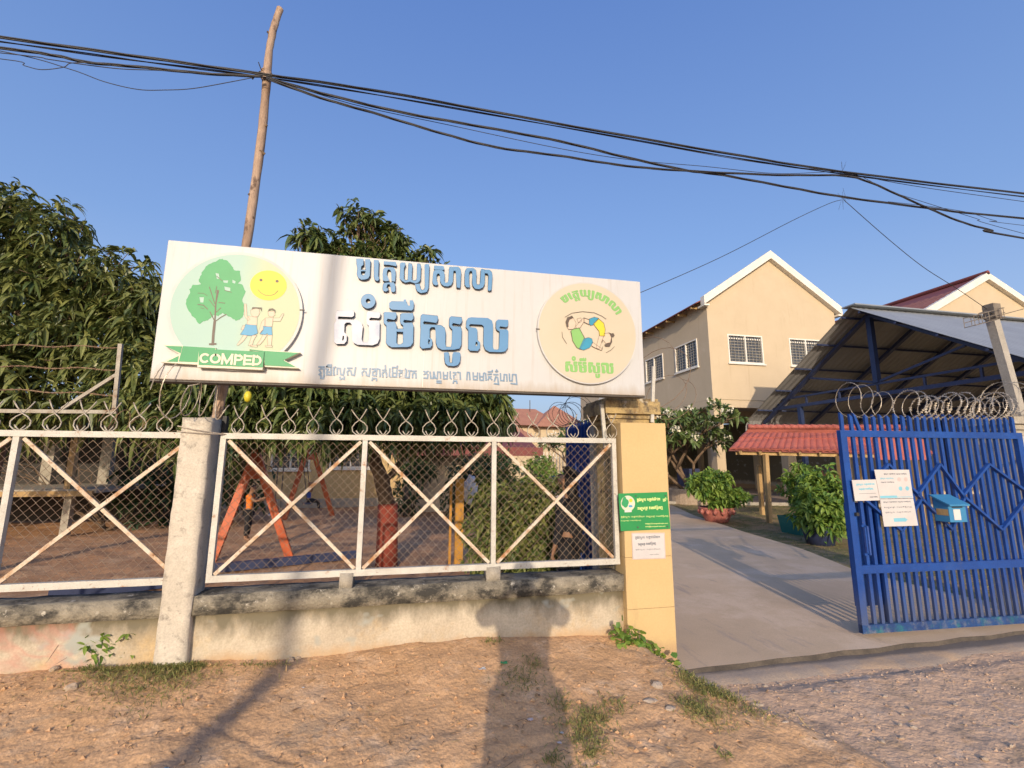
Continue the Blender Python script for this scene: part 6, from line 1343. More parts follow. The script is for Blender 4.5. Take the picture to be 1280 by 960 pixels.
# shrubs by the gate
shrub('potted_bush', 'dense glossy green shrub in a dark blue tub touching the blue gate', 'potted plant', (8.15, 8.3, .3),
      [(8.25, 8.3, .80, .38, .45, .38), (7.95, 8.2, .60, .34, .4, .34), (8.5, 8.4, .55, .40, .4, .40), (8.3, 8.5, 1.10, .26, .3, .24), (8.15, 8.1, .36, .36, .35, .22), (8.05, 8.4, 1.25, .10, .1, .16), (8.5, 8.5, 1.35, .1, .1, .16), (8.75, 8.5, 1.2, .16, .2, .2), (7.85, 8.2, 1.0, .12, .15, .2), (8.45, 8.2, 1.5, .06, .06, .14), (8.65, 8.3, .9, .3, .3, .3)], 560, 7, .165, .42, 'leaf_bright', 9)
o = thing('blue_tub', 'dark blue tub at the foot of the gate holding the glossy shrub', 'pot', (8.15, 8.3, 0)); g = MB(); g.lathe([(.24, -.04), (.32, .28), (.34, .34), (.30, .34), (.02, .28)], (8.15, 8.3, 0), 20); g.build('tub', 'navy', o, smooth=True)
shrub('potted_bush', 'looser bright shrub with upright shoots left of the glossy shrub', 'potted plant', (9.0, 9.6, .3), [(8.95, 9.6, .95, .30, .4, .45), (9.2, 9.7, .75, .30, .4, .40), (8.80, 9.6, 1.25, .16, .2, .20), (9.3, 9.6, 1.40, .15, .2, .22), (9.0, 9.6, 1.5, .1, .1, .15)], 260, 8, .17, .32, 'leaf_bright', 9, shell=.6)
o = thing('teal_planter', 'teal plastic planter box on the lawn under the bright shrub', 'planter', (8.6, 9.6, 0)); g = MB()
vs = []
for z, e in ((-.03, .0), (.36, .05)): vs += [(8.62 - e, 9.3 - e, z), (9.4 + e, 9.3 - e, z), (9.4 + e, 9.85 + e, z), (8.62 - e, 9.85 + e, z)]
g.add(vs, [(0, 1, 5, 4), (1, 2, 6, 5), (2, 3, 7, 6), (3, 0, 4, 7)]); g.add([(8.59, 9.27, .33), (9.43, 9.27, .33), (9.43, 9.88, .33), (8.59, 9.88, .33)], [(0, 1, 2, 3)]); g.build('box', 'teal_plastic', o)
o = thing('yellow_stake', 'yellow painted stake standing between the shrubs by the shelter', 'post', tuple(at(1008, 655, 9.9).to_tuple())); a = at(1006, 598, 9.9); g = MB(); g.bar((a.x, 9.9, -.05), (a.x - .02, 9.9, a.z), .075, .075); g.build('stake', 'ochre_post', o)
o = thing('light_blue_bottle', 'light blue plastic bottle standing among the shrubs', 'bottle', tuple(at(1014, 645, 9.2))); c = at(1014, 652, 9.2); g = MB(); g.lathe([(.05, 0), (.055, .03), (.055, .17), (.02, .22), (.02, .25)], tuple(c), 10); g.build('bottle_body', 'cyan_print', o, smooth=True)

# ================================================================ GRASS, WEEDS, VINE, LITTER
def blades(name, label, cat, spots, L, mat, droop=.5, w_=.004, up=1.2, kind='stuff'):
    g = MB()
    for (x, y, r, n) in spots:
        X = x + rng.normal(0, r, n); Y = y + rng.normal(0, r, n); Y = np.minimum(Y, 3.60) if y < 3.7 else Y; Z = gz(X, Y) - .004 if y < 3.7 else np.full(n, -.03)
        D = rng.normal(0, .6, (n, 3)); D[:, 2] = up * rng.uniform(.5, 1.2, n); ln = L * rng.uniform(.4, 1.2, n)
        leaves(g, np.stack([X, Y, Z], 1), D, ln, np.full(n, w_) * rng.uniform(.7, 1.4, n), droop, .1)
    return tag(g.build(name, mat, kind=kind), label, cat)
P3 = lambda px, py, z=.2: atz(px, py, z)
def sp(px, py, r, n, z=.2): p = P3(px, py, z); return (p.x, p.y, r, n)
blades('weed_grass', 'thin green and dry grass growing along the wall foot and on the bank', 'grass',
       [sp(150, 838, .12, 500, .28), sp(215, 832, .12, 600, .3), sp(185, 852, .14, 500, .28), sp(225, 850, .10, 300, .26), sp(160, 862, .12, 260, .22), sp(240, 828, .05, 240, .32), sp(120, 850, .07, 120, .28), sp(330, 830, .12, 120, .25), sp(375, 805, .04, 60, .3), sp(455, 800, .035, 50, .3), sp(520, 800, .10, 60, .3), sp(615, 797, .05, 60, .32), sp(650, 852, .07, 220, .2), sp(668, 838, .04, 90, .2),
        sp(730, 905, .07, 420, .17), sp(742, 890, .05, 260, .17), sp(700, 880, .05, 110, .17), sp(770, 880, .05, 110, .17), sp(738, 925, .03, 120, .17), sp(690, 935, .03, 90, .17), sp(720, 945, .06, 60, .17), sp(905, 945, .015, 30, .1), sp(30, 850, .10, 200, .25), sp(8, 840, .06, 240, .25)], .075, 'grass')
blades('verge_grass', 'dry and green grass on the edge between the bank and the gravel road', 'grass',
       [sp(862, 868, .05, 260, .08), sp(880, 885, .05, 320, .05), sp(900, 898, .05, 260, .02), sp(925, 912, .05, 160, 0), sp(890, 915, .06, 260, .05), sp(860, 890, .05, 160, .1), sp(950, 925, .04, 70, 0), sp(870, 905, .04, 120, .08)], .075, 'grass')
blades('straw', 'pale dry straw and broken twigs scattered on the dirt', 'straw',
       [sp(60, 855, .2, 60, .25), sp(140, 848, .15, 50, .25), sp(40, 870, .15, 50, .2), sp(500, 830, .4, 90, .2), sp(300, 860, .4, 70, .2), sp(640, 860, .2, 60, .2), sp(900, 900, .12, 160, .03), sp(1050, 850, .5, 160, -.03), sp(960, 920, .2, 100, -.03), sp(760, 930, .1, 60, .15), sp(480, 930, .5, 70, .18)], .10, 'dry_grass', droop=.02, w_=.0035, up=.06)
g = MB(); n = 26000; X = rng.uniform(6.0, 14, n); Y = rng.uniform(5, 17.4, n)
k = (X > np.interp(Y, [p[1] for p in Rp], [p[0] for p in Rp]) + .03) & (vnoise(X, Y, 1.3, 31, 3) > rng.uniform(-.8, .35, n)) & (Y < 17.8 - (X - 7.4) * .34); X = X[k]; Y = Y[k]; n = len(X)
D = rng.normal(0, .7, (n, 3)); D[:, 2] = rng.uniform(.5, 1.3, n); leaves(g, np.stack([X, Y, lawn_z(X, Y)], 1), D, rng.uniform(.03, .085, n), rng.uniform(.006, .012, n), .5, .1)
tag(g.build('lawn_grass', 'grass', kind='stuff'), 'thin worn grass of the lawn beside the driveway', 'grass')
g = MB(); n = 420; X = rng.uniform(-3.4, 2.6, n); Y = rng.uniform(1.9, 3.58, n); D = rng.normal(0, 1, (n, 3)); D[:, 2] = rng.uniform(-.05, .25, n)
leaves(g, np.stack([X, Y, gz(X, Y) + .006], 1), D, rng.uniform(.015, .05, n), rng.uniform(.008, .016, n), .05, .15)
tag(g.build('fallen_leaves', 'dead_leaf', kind='stuff'), 'curled brown fallen leaves scattered over the dirt bank', 'leaves')
# leafy weed, spiky grass clump, dead spray
w1 = thing('leafy_weed', 'small leafy green weed leaning against the wall left of the concrete post', 'weed', tuple(P3(128, 835, .28)))
g = MB(); gs_ = MB(); b = Vector(P3(126, 838, .28))
for k in range(7):
    e = b + Vector((random.uniform(-.12, .24), random.uniform(-.03, .06), random.uniform(.08, .2))); gs_.tube([b, b.lerp(e, .5) + Vector((0, 0, .03)), e], [.004, .003, .002], 5)
    for t_ in (.4, .6, .8, 1): c = b.lerp(e, t_) + Vector((0, 0, .02)); leaves(g, np.tile(np.array(c[:]), (3, 1)), rng.normal(0, .7, (3, 3)) + np.array([.3, -.2, .2]), np.full(3, .062), np.full(3, .024), .3, .1)
gs_.build('stems', 'leaf_deep', w1); g.build('leaves', 'leaf_bright', w1)
w2 = thing('spiky_weed', 'spiky grass clump with long blades at the far left of the wall foot', 'weed', tuple(P3(22, 845, .26)))
g = MB(); b = Vector(P3(22, 842, .26)); n = 34; D = rng.normal(0, .5, (n, 3)); D[:, 2] = rng.uniform(.6, 1.5, n); leaves(g, np.tile(np.array(b[:]), (n, 1)) + rng.normal(0, .015, (n, 3)), D, rng.uniform(.12, .28, n), np.full(n, .010), .35, .1); g.build('blades', 'leaf_var', w2)
w3 = thing('dead_twig_spray', 'grey dead twig spray beside the spiky grass at the left', 'twig', tuple(P3(45, 850, .26)))
g = MB(); b = Vector(P3(40, 850, .26))
for k in range(16): e = b + Vector((random.uniform(-.02, .18), random.uniform(-.02, .05), random.uniform(.08, .26))); g.tube([b, b.lerp(e, .5) + Vector((random.uniform(-.02, .02), 0, .01)), e], [.0022, .0016, .001], 4)
g.build('twigs', 'steel_dark', w3)
vn = thing('creeping_vine', 'bright green broad leaved vine creeping down the foot of the yellow pillar', 'vine', tuple(at(775, 800, 3.6)))
g = MB(); gs_ = MB(); path = [(768, 786), (776, 798), (786, 812), (796, 826), (808, 838), (820, 848), (832, 858), (846, 862)]
Pv = [at(x, y, 3.575 - .012 * i) for i, (x, y) in enumerate(path)]; gs_.tube(smooth_path(Pv, 4), .004, 5)
for i, (x, y, n, r) in enumerate(((772, 790, 16, .035), (780, 800, 26, .045), (790, 808, 20, .045), (798, 822, 12, .035), (806, 832, 14, .035), (818, 842, 16, .04), (832, 856, 26, .05), (846, 860, 30, .05), (838, 848, 10, .05), (858, 868, 14, .04), (822, 812, 5, .02), (776, 776, 2, .01), (835, 830, 3, .02))):
    c = at(x, y, 3.56 - .012 * i); c.z = max(c.z, float(gz(c.x, c.y)) + .015); B = np.tile(np.array(c[:]), (n, 1)) + rng.normal(0, r, (n, 3)) * np.array([1, .35, .8]); leaves(g, B, rng.normal(0, .6, (n, 3)) + np.array([0, -.5, .1]), rng.uniform(.04, .07, n), rng.uniform(.036, .058, n), .2, .06)
gs_.build('stem', 'bark', vn); g.build('leaves', 'leaf_bright', vn)
# stones, rubble, litter
def rock(label, px, py, z, sx, sy, sz, mat='stone', name='stone', cat='stone', group=None):
    p = P3(px, py, z); p.z = float(gz(p.x, p.y)); bm = bmesh.new(); bmesh.ops.create_icosphere(bm, subdivisions=2, radius=1)
    from mathutils import noise
    sd = Vector((px * .37, py * .21, 0))
    for v in bm.verts:
        v.co *= 1 + .35 * noise.noise(v.co * 1.3 + sd) + .12 * noise.noise(v.co * 4 + sd); v.co = Vector((v.co.x * sx, v.co.y * sy, v.co.z * sz))
    g = MB(); bm.verts.index_update(); g.add([v.co + Vector((p.x, p.y, p.z + sz * .3)) for v in bm.verts], [tuple(v.index for v in f.verts) for f in bm.faces]); bm.free()
    return tag(g.build(name, mat, loc=tuple(p)), label, cat, group)
rock('round brown stone alone on the dirt at the lower left', 86, 882, .2, .034, .03, .026)
rock('pale stone half buried near the dark streak', 362, 835, .22, .026, .022, .018)
rock('small tan stone right of the dark streak', 372, 832, .22, .018, .016, .014)
rock('flat slab of broken concrete at the left by the wall', 50, 842, .27, .055, .030, .018, 'rubble', 'rubble_piece', 'rubble')
rock('large angular concrete chunk in the rubble at the left', 82, 836, .28, .060, .035, .024, 'rubble', 'rubble_piece', 'rubble')
rock('long thin concrete splinter in the rubble at the left', 96, 830, .28, .045, .022, .028, 'rubble', 'rubble_piece', 'rubble')
rock('small concrete crumb right of the rubble heap', 106, 838, .28, .030, .022, .016, 'rubble', 'rubble_piece', 'rubble')
rock('brown clod beside the rubble heap', 66, 850, .26, .026, .024, .018, 'stone')
rock('pale concrete lump below the creeping vine', 822, 864, .14, .040, .030, .022, 'rubble', 'rubble_piece', 'rubble')
rock('flat pale concrete piece below the lump by the vine', 812, 876, .15, .045, .028, .012, 'rubble', 'rubble_piece', 'rubble')
rock('small pale stone at the bank edge below the rubble', 838, 890, .13, .034, .022, .014, 'rubble', 'rubble_piece', 'rubble')
rock('white pebble lying on the driveway lip', 916, 824, -.01, .020, .014, .012, 'rubble')
rock('pale crooked piece of mortar on the gravel', 948, 906, 0, .050, .012, .010, 'rubble', 'rubble_piece', 'rubble')
rock('small white splinter on the gravel below the mortar piece', 985, 938, -.03, .022, .008, .006, 'rubble', 'rubble_piece', 'rubble')
rock('grey white splinter near the bottom edge of the gravel', 1000, 930, -.03, .028, .007, .006, 'rubble', 'rubble_piece', 'rubble')
for i in range(22):
    px, py = random.uniform(930, 1270), random.uniform(850, 950); rock('small stone lying loose in the road gravel before the gate', px, py, -.04, random.uniform(.010, .022), random.uniform(.008, .018), random.uniform(.006, .012), random.choice(('stone', 'rubble')), group='stones lying in the road gravel')
for (px, py, nm, lab, m_, s) in ((630, 845, 'plastic_scrap', 'green plastic scrap at the edge of the photographer shadow', 'print_green', .02), (602, 852, 'plastic_scrap', 'crumpled white plastic scrap left of the shadow', 'white_plain', .022),
                                 (702, 905, 'plastic_scrap', 'white bottle cap in the grass tuft', 'white_plain', .010), (699, 915, 'plastic_scrap', 'grey paper scrap under the bottle cap', 'pink_grey', .012), (706, 950, 'plastic_scrap', 'crushed clear plastic cup at the bottom edge', 'white_plain', .024), (208, 956, 'plastic_scrap', 'small bright blue plastic scrap at the bottom left', 'light_blue_paint', .012),
                                 (663, 893, 'plastic_scrap', 'pale long plastic strip in the shadow', 'pink_grey', .016), (378, 871, 'plastic_scrap', 'tiny white scrap right of the dark streak', 'white_plain', .008)):
    p = P3(px, py, .18); z = float(gz(p.x, p.y)); g = MB(); vs = []
    for i in range(4):
        for j in range(4): vs.append((p.x + (i - 1.5) * s * .7 + random.uniform(-.2, .2) * s, p.y + (j - 1.5) * s * .5 + random.uniform(-.2, .2) * s, z + .004 + random.uniform(0, .5) * s))
    g.add(vs, [(i * 4 + j, i * 4 + 4 + j, i * 4 + 5 + j, i * 4 + 1 + j) for i in range(3) for j in range(3)]); tag(g.build(nm, m_, loc=(p.x, p.y, z)), lab, 'litter')
g = MB()
for i in range(60):
    px, py = random.uniform(0, 900), random.uniform(800, 960); p = P3(px, py, .2)
    if p.x > edge_x(p.y): continue
    z = float(gz(p.x, p.y)) + .004; a = random.random() * 6.28; l = random.uniform(.02, .09); g.tube([(p.x, p.y, z), (p.x + l * .5 * math.cos(a), p.y + l * .5 * math.sin(a), z + .008), (p.x + l * math.cos(a + .3), p.y + l * math.sin(a + .3), z)], .0016, 4)
tag(g.build('fallen_twigs', 'bark', kind='stuff'), 'thin fallen twigs strewn over the dirt bank', 'twigs')
# ================================================================ PLAY YARD
sw = thing('swing_set', 'orange painted timber swing set with two A frames in the play yard', 'swing set', (-2.9, 11, 0))
def aframe(parent, a, b, apex, wd, mat, name='leg'):
    for p in (a, b): g = MB(); g.bar(p, apex, wd, wd * .55, up=(0, 1, 0)); g.build(name, mat, parent)
A1 = Vector(at(320, 566, 8.95)); A2 = Vector(at(388, 552, 14.8))
l1, l2, l3, l4 = Vector((-3.16, 8.80, -.08)), Vector((-2.03, 9.12, -.08)), Vector((-3.49, 14.6, -.08)), Vector((-2.26, 15.2, -.08))
aframe(sw, l1, l2, A1, .13, 'orange_steel'); aframe(sw, l3, l4, A2, .13, 'orange_steel')
for l, r, ap in ((l1, l2, A1), (l3, l4, A2)):
    g = MB(); a = l.lerp(ap, .80); b = r.lerp(ap, .80); g.bar(a + Vector((0, -.05, 0)), b + Vector((0, -.05, 0)), .05, .16); g.build('gusset_board', 'orange_steel', sw)
g = MB(); g.tube([A1 + Vector((0, -.1, .03)), A2 + Vector((0, .1, .03))], .06, 8); g.build('top_beam', 'orange_steel', sw)
ropes = []
for k, t_ in enumerate((.36, .80)):
    c = A1.lerp(A2, t_); zz = .50
    for s in (-.22, .22): g = MB(); g.tube([c + Vector((0, s, 0)), Vector((c.x + .25 * (k == 1), c.y + s, zz))], .012, 6); g.build('swing_chain', 'steel_dark', sw)
    g = MB(); g.box((c.x - .11 + .25 * (k == 1), c.y - .27, zz - .02), (c.x + .11 + .25 * (k == 1), c.y + .27, zz + .015)); g.build('swing_seat', 'navy', sw); ropes.append(c)
yp = thing('ochre_post', 'ochre yellow square timber post standing in the play yard right of the painted trunk', 'post', (.78, 7.7, 0))
p = at(575, 598, 7.75); g = MB(); g.rough((p.x - .065, 7.70, -.1), (p.x + .065, 7.82, p.z), .1, .003); g.build('post_shaft', 'ochre_post', yp)
g = MB(); g.rough((p.x - .15, 7.86, -.1), (p.x - .11, 7.90, p.z - .02), .1, .002); g.build('side_batten', 'ochre_post', yp)
hc = thing('washing_bundle', 'pale grey cloth bundle hanging beside the ochre post', 'cloth', tuple(at(590, 620, 8.6)))
c = at(588, 612, 8.6); g = MB(); bm = bmesh.new(); bmesh.ops.create_icosphere(bm, subdivisions=3, radius=1)
from mathutils import noise as mno
for v in bm.verts: v.co *= 1 + .3 * mno.noise(v.co * 2); v.co = Vector((v.co.x * .13, v.co.y * .08, v.co.z * .25))
bm.verts.index_update(); g.add([v.co + c for v in bm.verts], [tuple(v.index for v in f.verts) for f in bm.faces]); bm.free(); g.build('cloth_folds', 'clothes_white', hc, smooth=True)
g = MB(); g.tube([c + Vector((0, 0, .2)), Vector((c.x - .05, 8.6, 2.4))], .006, 5); g.build('cord', 'steel_dark', hc)
for k, (a, b, lab) in enumerate(((atz(255, 716, 0), atz(445, 697, 0), 'dark blue board edging the play area behind the right fence panel'), (atz(60, 750, 0), atz(205, 733, 0), 'dark blue board edging showing under the left fence panel'))):
    o = thing('play_edging', lab, 'edging', tuple(a)); g = MB(); g.bar(a + Vector((0, 0, .05)), b + Vector((0, 0, .05)), .10, .12); g.build('board', 'navy', o)

# ================================================================ PEOPLE
def skinmesh(name, pts, edges, root, mat, parent, sub=2, smooth=True):
    """one continuous skinned surface around a skeleton: pts = {joint: ((x,y,z), radius or (rx,ry))}"""
    keys = list(pts); me = bpy.data.meshes.new('s'); me.from_pydata([pts[k][0] for k in keys], [(keys.index(a), keys.index(b)) for a, b in edges], [])
    o = bpy.data.objects.new('s', me); col.objects.link(o); o.modifiers.new('k', 'SKIN'); sv = me.skin_vertices[0].data
    for i, k in enumerate(keys): r = pts[k][1]; sv[i].radius = r if isinstance(r, tuple) else (r, r); sv[i].use_root = (k == root)
    sd = o.modifiers.new('u', 'SUBSURF'); sd.levels = sub; sd.render_levels = sub
    dg = bpy.context.evaluated_depsgraph_get(); m2 = bpy.data.meshes.new_from_object(o.evaluated_get(dg)); bpy.data.objects.remove(o); bpy.data.meshes.remove(me)
    off = Vector(parent['_o'])
    for v in m2.vertices: v.co -= off
    m2.materials.clear(); m2.materials.append(MT[mat]); m2.polygons.foreach_set('use_smooth', [True] * len(m2.polygons)); m2.name = name
    ob = bpy.data.objects.new(name, m2); col.objects.link(ob); ob.parent = parent; ob['_o'] = tuple(off); return ob
def person(label, pos, face, h, pose, shirt, trousers, long_=False, bulk=1.0, hair='hair', hands=True, group=None, longhair=False, sleeve=.55, skirt=False):
    """pose: joint offsets in body axes (right, forward, up) as fractions of the height; face = heading angle (0 looks to +Y)"""
    t = thing('person', label, 'person', pos, group); c, s = math.cos(face), math.sin(face)
    J = {'pelvis': (0, 0, .52), 'spine': (0, .005, .62), 'chest': (0, 0, .73), 'neck': (0, 0, .83), 'head0': (0, .01, .875), 'head1': (0, .012, .94), 'head2': (0, .0, .98),
         'sl': (-.11, 0, .80), 'sr': (.11, 0, .80), 'el': (-.14, -.01, .63), 'er': (.14, -.01, .63), 'wl': (-.15, .03, .49), 'wr': (.15, .03, .49),
         'hl': (-.055, 0, .50), 'hr': (.055, 0, .50), 'kl': (-.06, .01, .28), 'kr': (.06, .01, .28), 'al': (-.06, -.01, .045), 'ar': (.06, -.01, .045), 'tl': (-.07, .08, .015), 'tr': (.07, .08, .015)}
    J.update(pose)
    def W(p): x, y, z = p; return Vector((pos[0] + (x * c + y * s) * h, pos[1] + (-x * s + y * c) * h, pos[2] + z * h))
    Wj = {k: W(v) for k, v in J.items()}
    R_ = dict(pelvis=(.075, .055), spine=(.062, .048), chest=(.078, .052), neck=.028, head0=.044, head1=.056, head2=.040, sl=.036, sr=.036, el=.024, er=.024, wl=.017, wr=.017, hl=.052, hr=.052, kl=.036, kr=.036, al=.022, ar=.022, tl=.018, tr=.018)
    pts = {k: (Wj[k], tuple(q * h for q in R_[k]) if isinstance(R_[k], tuple) else R_[k] * h) for k in R_}
    E = [('pelvis', 'spine'), ('spine', 'chest'), ('chest', 'neck'), ('neck', 'head0'), ('head0', 'head1'), ('head1', 'head2'), ('chest', 'sl'), ('chest', 'sr'), ('sl', 'el'), ('sr', 'er'), ('el', 'wl'), ('er', 'wr'), ('pelvis', 'hl'), ('pelvis', 'hr'), ('hl', 'kl'), ('hr', 'kr'), ('kl', 'al'), ('kr', 'ar'), ('al', 'tl'), ('ar', 'tr')]
    if hands:
        for sd in 'lr':
            w_ = Wj['w' + sd]; e_ = Wj['e' + sd]; d = (w_ - e_).normalized(); sx = d.cross(Vector((0, 0, 1))); sx = sx.normalized() if sx.length > .05 else Vector((1, 0, 0)); up = sx.cross(d)
            pm = w_ + d * .045 * h; pts['p' + sd] = (pm, (.020 * h, .011 * h)); E.append(('w' + sd, 'p' + sd))
            for f in range(4):
                o = (f - 1.5) * .0105 * h; ln = (.030, .036, .034, .026)[f] * h; a = pm + sx * o + d * .012 * h; b = a + d * ln * .6 - up * .006 * h; e2_ = b + d * ln * .4 - up * .016 * h
                pts['f%s%da' % (sd, f)] = (a, .0050 * h); pts['f%s%db' % (sd, f)] = (b, .0048 * h); pts['f%s%dc' % (sd, f)] = (e2_, .0042 * h)
                E += [('p' + sd, 'f%s%da' % (sd, f)), ('f%s%da' % (sd, f), 'f%s%db' % (sd, f)), ('f%s%db' % (sd, f), 'f%s%dc' % (sd, f))]
            th = w_ + d * .022 * h + sx * (.022 if sd == 'l' else -.022) * h; t2 = th + d * .024 * h + sx * (.010 if sd == 'l' else -.010) * h
            pts['t%sa' % sd] = (th, .0062 * h); pts['t%sb' % sd] = (t2, .0052 * h); E += [('w' + sd, 't%sa' % sd), ('t%sa' % sd, 't%sb' % sd)]
    body = skinmesh('body', pts, E, 'pelvis', 'skin', t)
    k = 1.13
    def mid(a, b, u): return Wj[a].lerp(Wj[b], u)
    ps = {'pelvis': (Wj['pelvis'] - Vector((0, 0, .02 * h)), (.088 * h, .066 * h)), 'spine': (Wj['spine'], (.077 * h, .060 * h)), 'chest': (Wj['chest'], (.090 * h, .063 * h)), 'col': (mid('chest', 'neck', .72), .040 * h), 'sl': (Wj['sl'], .045 * h), 'sr': (Wj['sr'], .045 * h),
          'cl': (mid('sl', 'el', sleeve if not long_ else 1), .036 * h), 'cr': (mid('sr', 'er', sleeve if not long_ else 1), .036 * h)}
    Es = [('pelvis', 'spine'), ('spine', 'chest'), ('chest', 'col'), ('chest', 'sl'), ('chest', 'sr'), ('sl', 'cl'), ('sr', 'cr')]
    if long_:
        for sd in 'lr': ps['u' + sd] = (mid('e' + sd, 'w' + sd, .9), .026 * h); Es.append(('c' + sd, 'u' + sd))
    ps = {a: (b_[0], tuple(v * bulk for v in b_[1]) if isinstance(b_[1], tuple) else b_[1] * bulk) for a, b_ in ps.items()}
    skinmesh('shirt', ps, Es, 'pelvis', shirt, t)
    pt2 = {'pelvis': (Wj['pelvis'], (.084 * h, .062 * h)), 'hl': (Wj['hl'], .060 * h), 'hr': (Wj['hr'], .060 * h), 'kl': (Wj['kl'], .045 * h), 'kr': (Wj['kr'], .045 * h), 'al': (mid('kl', 'al', .85), .036 * h), 'ar': (mid('kr', 'ar', .85), .036 * h)}
    pt2 = {a: (b_[0], tuple(v * bulk for v in b_[1]) if isinstance(b_[1], tuple) else b_[1] * bulk) for a, b_ in pt2.items()}
    skinmesh('trousers', pt2, [('pelvis', 'hl'), ('pelvis', 'hr'), ('hl', 'kl'), ('hr', 'kr'), ('kl', 'al'), ('kr', 'ar')], 'pelvis', trousers, t)
    hd = {'a': (Wj['head1'] + (Wj['head2'] - Wj['head0']).normalized() * .012 * h - (W((0, .012, 0)) - W((0, 0, 0))) * 1.0, .060 * h), 'b': (Wj['head2'] - (W((0, .018, 0)) - W((0, 0, 0))), .046 * h)}
    if longhair: hd['c'] = (mid('neck', 'head0', .3) - (W((0, .03, 0)) - W((0, 0, 0))), .044 * h); hd['d'] = (mid('chest', 'neck', .4) - (W((0, .045, 0)) - W((0, 0, 0))), .036 * h)
    skinmesh('hair', hd, [('b', 'a')] + ([('a', 'c'), ('c', 'd')] if longhair else []), 'a', hair, t)
    # face: nose, eyes, ears
    fw_ = (W((0, 1, 0)) - W((0, 0, 0))).normalized(); rt_ = (W((1, 0, 0)) - W((0, 0, 0))).normalized(); hc_ = Wj['head1'].lerp(Wj['head0'], .35); g = MB()
    nz = hc_ + fw_ * .050 * h; g.tube([nz + Vector((0, 0, .012 * h)), nz + fw_ * .012 * h - Vector((0, 0, .010 * h))], [.004 * h, .008 * h], 6)
    for s_ in (-1, 1): e_ = hc_ + rt_ * .056 * h * s_; g.tube([e_ + Vector((0, 0, .012 * h)), e_ - Vector((0, 0, .012 * h))], [.009 * h, .006 * h], 6)
    g.build('nose_and_ears', 'skin', t, smooth=True)
    g = MB()
    for s_ in (-1, 1): e_ = hc_ + fw_ * .0505 * h + rt_ * .020 * h * s_ + Vector((0, 0, .012 * h)); g.tube([e_ - rt_ * .007 * h, e_ + rt_ * .007 * h], .0042 * h, 6)
    mo = hc_ + fw_ * .050 * h - Vector((0, 0, .026 * h)); g.tube([mo - rt_ * .012 * h, mo + rt_ * .012 * h], .003 * h, 5)
    g.build('eyes_and_mouth', 'hair', t); return t
E_ = math.pi / 2
c = ropes[0]
person('child in an orange shirt and black trousers standing at the swing with arms held forward', (at(311, 640, 10.9).x, 10.9, -.02), E_, 1.14,
       {'el': (-.12, .10, .70), 'er': (.12, .12, .70), 'wl': (-.08, .24, .75), 'wr': (.08, .25, .72), 'head0': (0, .03, .875), 'head1': (0, .045, .93), 'head2': (0, .04, .975)}, 'orange_cloth', 'dark_cloth')
c = ropes[1]
person('child in a blue shirt sitting on the far swing holding its chains', (c.x + .25, c.y, .12), E_ * .9, 1.05,
       {'pelvis': (0, 0, .42), 'spine': (0, -.02, .52), 'chest': (0, -.03, .63), 'neck': (0, -.02, .73), 'head0': (0, 0, .775), 'head1': (0, 0, .84), 'head2': (0, -.01, .88), 'sl': (-.11, -.02, .70), 'sr': (.11, -.02, .70), 'el': (-.17, .05, .64), 'er': (.17, .05, .64), 'wl': (-.20, .06, .80), 'wr': (.20, .06, .80),
        'hl': (-.06, .02, .41), 'hr': (.06, .02, .41), 'kl': (-.07, .22, .40), 'kr': (.07, .22, .40), 'al': (-.07, .25, .18), 'ar': (.07, .25, .18), 'tl': (-.07, .33, .15), 'tr': (.07, .33, .15)}, 'blue_cloth', 'dark_cloth')
person('woman with long black hair in black clothes beside the open blue leaf', (1.66, 4.88, 0), R(-40), 1.50, {}, 'dark_cloth', 'dark_cloth', long_=True, longhair=True)
p = at(700, 598, 6.9); person('dark haired child beyond the variegated bush, face toward the road', (p.x, 6.9, -.02), R(175), 1.45, {}, 'pink_grey', 'trouser_navy')
p = at(878, 588, 21); person('distant child in an orange shirt in the open hall behind the frangipani', (p.x, 21, .04), R(200), 1.18, {}, 'orange_cloth', 'dark_cloth', hands=False)
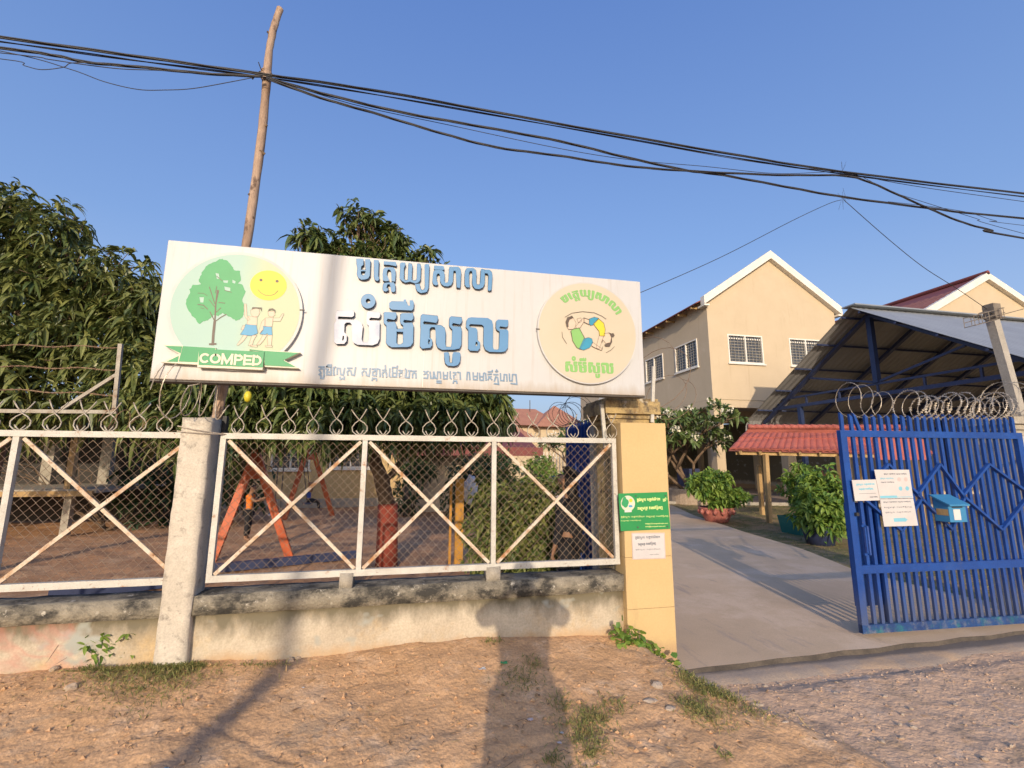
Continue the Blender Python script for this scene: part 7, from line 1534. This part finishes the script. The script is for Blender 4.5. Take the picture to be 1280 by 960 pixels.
p = at(1040, 588, 13.2); person('child in an orange shirt with raised arm behind the gate shrubs', (p.x, 13.2, .0), R(230), 1.48, {'er': (.17, .05, .78), 'wr': (.19, .10, .92)}, 'orange_cloth', 'dark_cloth')
# the photographer, whose shadow falls on the wall
zp = float(gz(0, -.22)); hp = 1.84
f_ = lambda x, y, z: ((x) / hp, y / hp, (z - zp) / hp)
person('photographer standing on the bank with both arms raised holding a phone', (.0, -.24, zp), R(12), hp,
       {'el': (-.175, .05, .75), 'er': (.175, .05, .75), 'wl': (-.09, .085, .82), 'wr': (.09, .085, .82), 'hl': (-.07, 0, .5), 'hr': (.07, 0, .5), 'kl': (-.075, .01, .28), 'kr': (.075, .01, .28), 'al': (-.07, -.01, .045), 'ar': (.07, -.01, .045)}, 'shirt_grey', 'trouser_navy', long_=True, bulk=1.18)
ph_ = thing('phone', 'black phone held up by the photographer', 'phone', (-.02, -.06, 1.56)); g = MB(); g.bar((-.085, -.055, 1.575), (.08, -.085, 1.575), .009, .075, up=(0, 0, 1)); o = g.build('phone_body', 'black', ph_)
# utility pole behind the photographer, whose shadow crosses the sign
up_ = thing('utility_pole', 'tall round concrete utility pole across the road behind the photographer', 'pole', (-3.9, -11.0, 0))
tz = math.tan(SUN_EL); taz = math.tan(SUN_AZ - math.pi); D_ = 11.0
xs_at = lambda xw, yw: xw - taz * (yw + D_)
pts = [Vector((xs_at(-.80, 3.66) - .12, -D_, -.1)), Vector((xs_at(-.80, 3.66), -D_, .35 + (3.66 + D_) / math.cos(taz) * tz)), Vector((xs_at(-.645, 3.47), -D_, 2.6 + (3.47 + D_) / math.cos(taz) * tz)), Vector((xs_at(-.52, 3.47), -D_, 9.4))]
g = MB(); g.tube(pts, [.10, .060, .052, .05], 14); g.build('shaft', 'roadpole', up_, smooth=True)
g = MB(); g.bar(pts[-1] + Vector((-.7, 0, -.5)), pts[-1] + Vector((.7, 0, -.5)), .09, .09); g.build('cross_arm', 'steel_dark', up_)
# clean helper values
for o in bpy.data.objects:
    if '_o' in o: del o['_o']
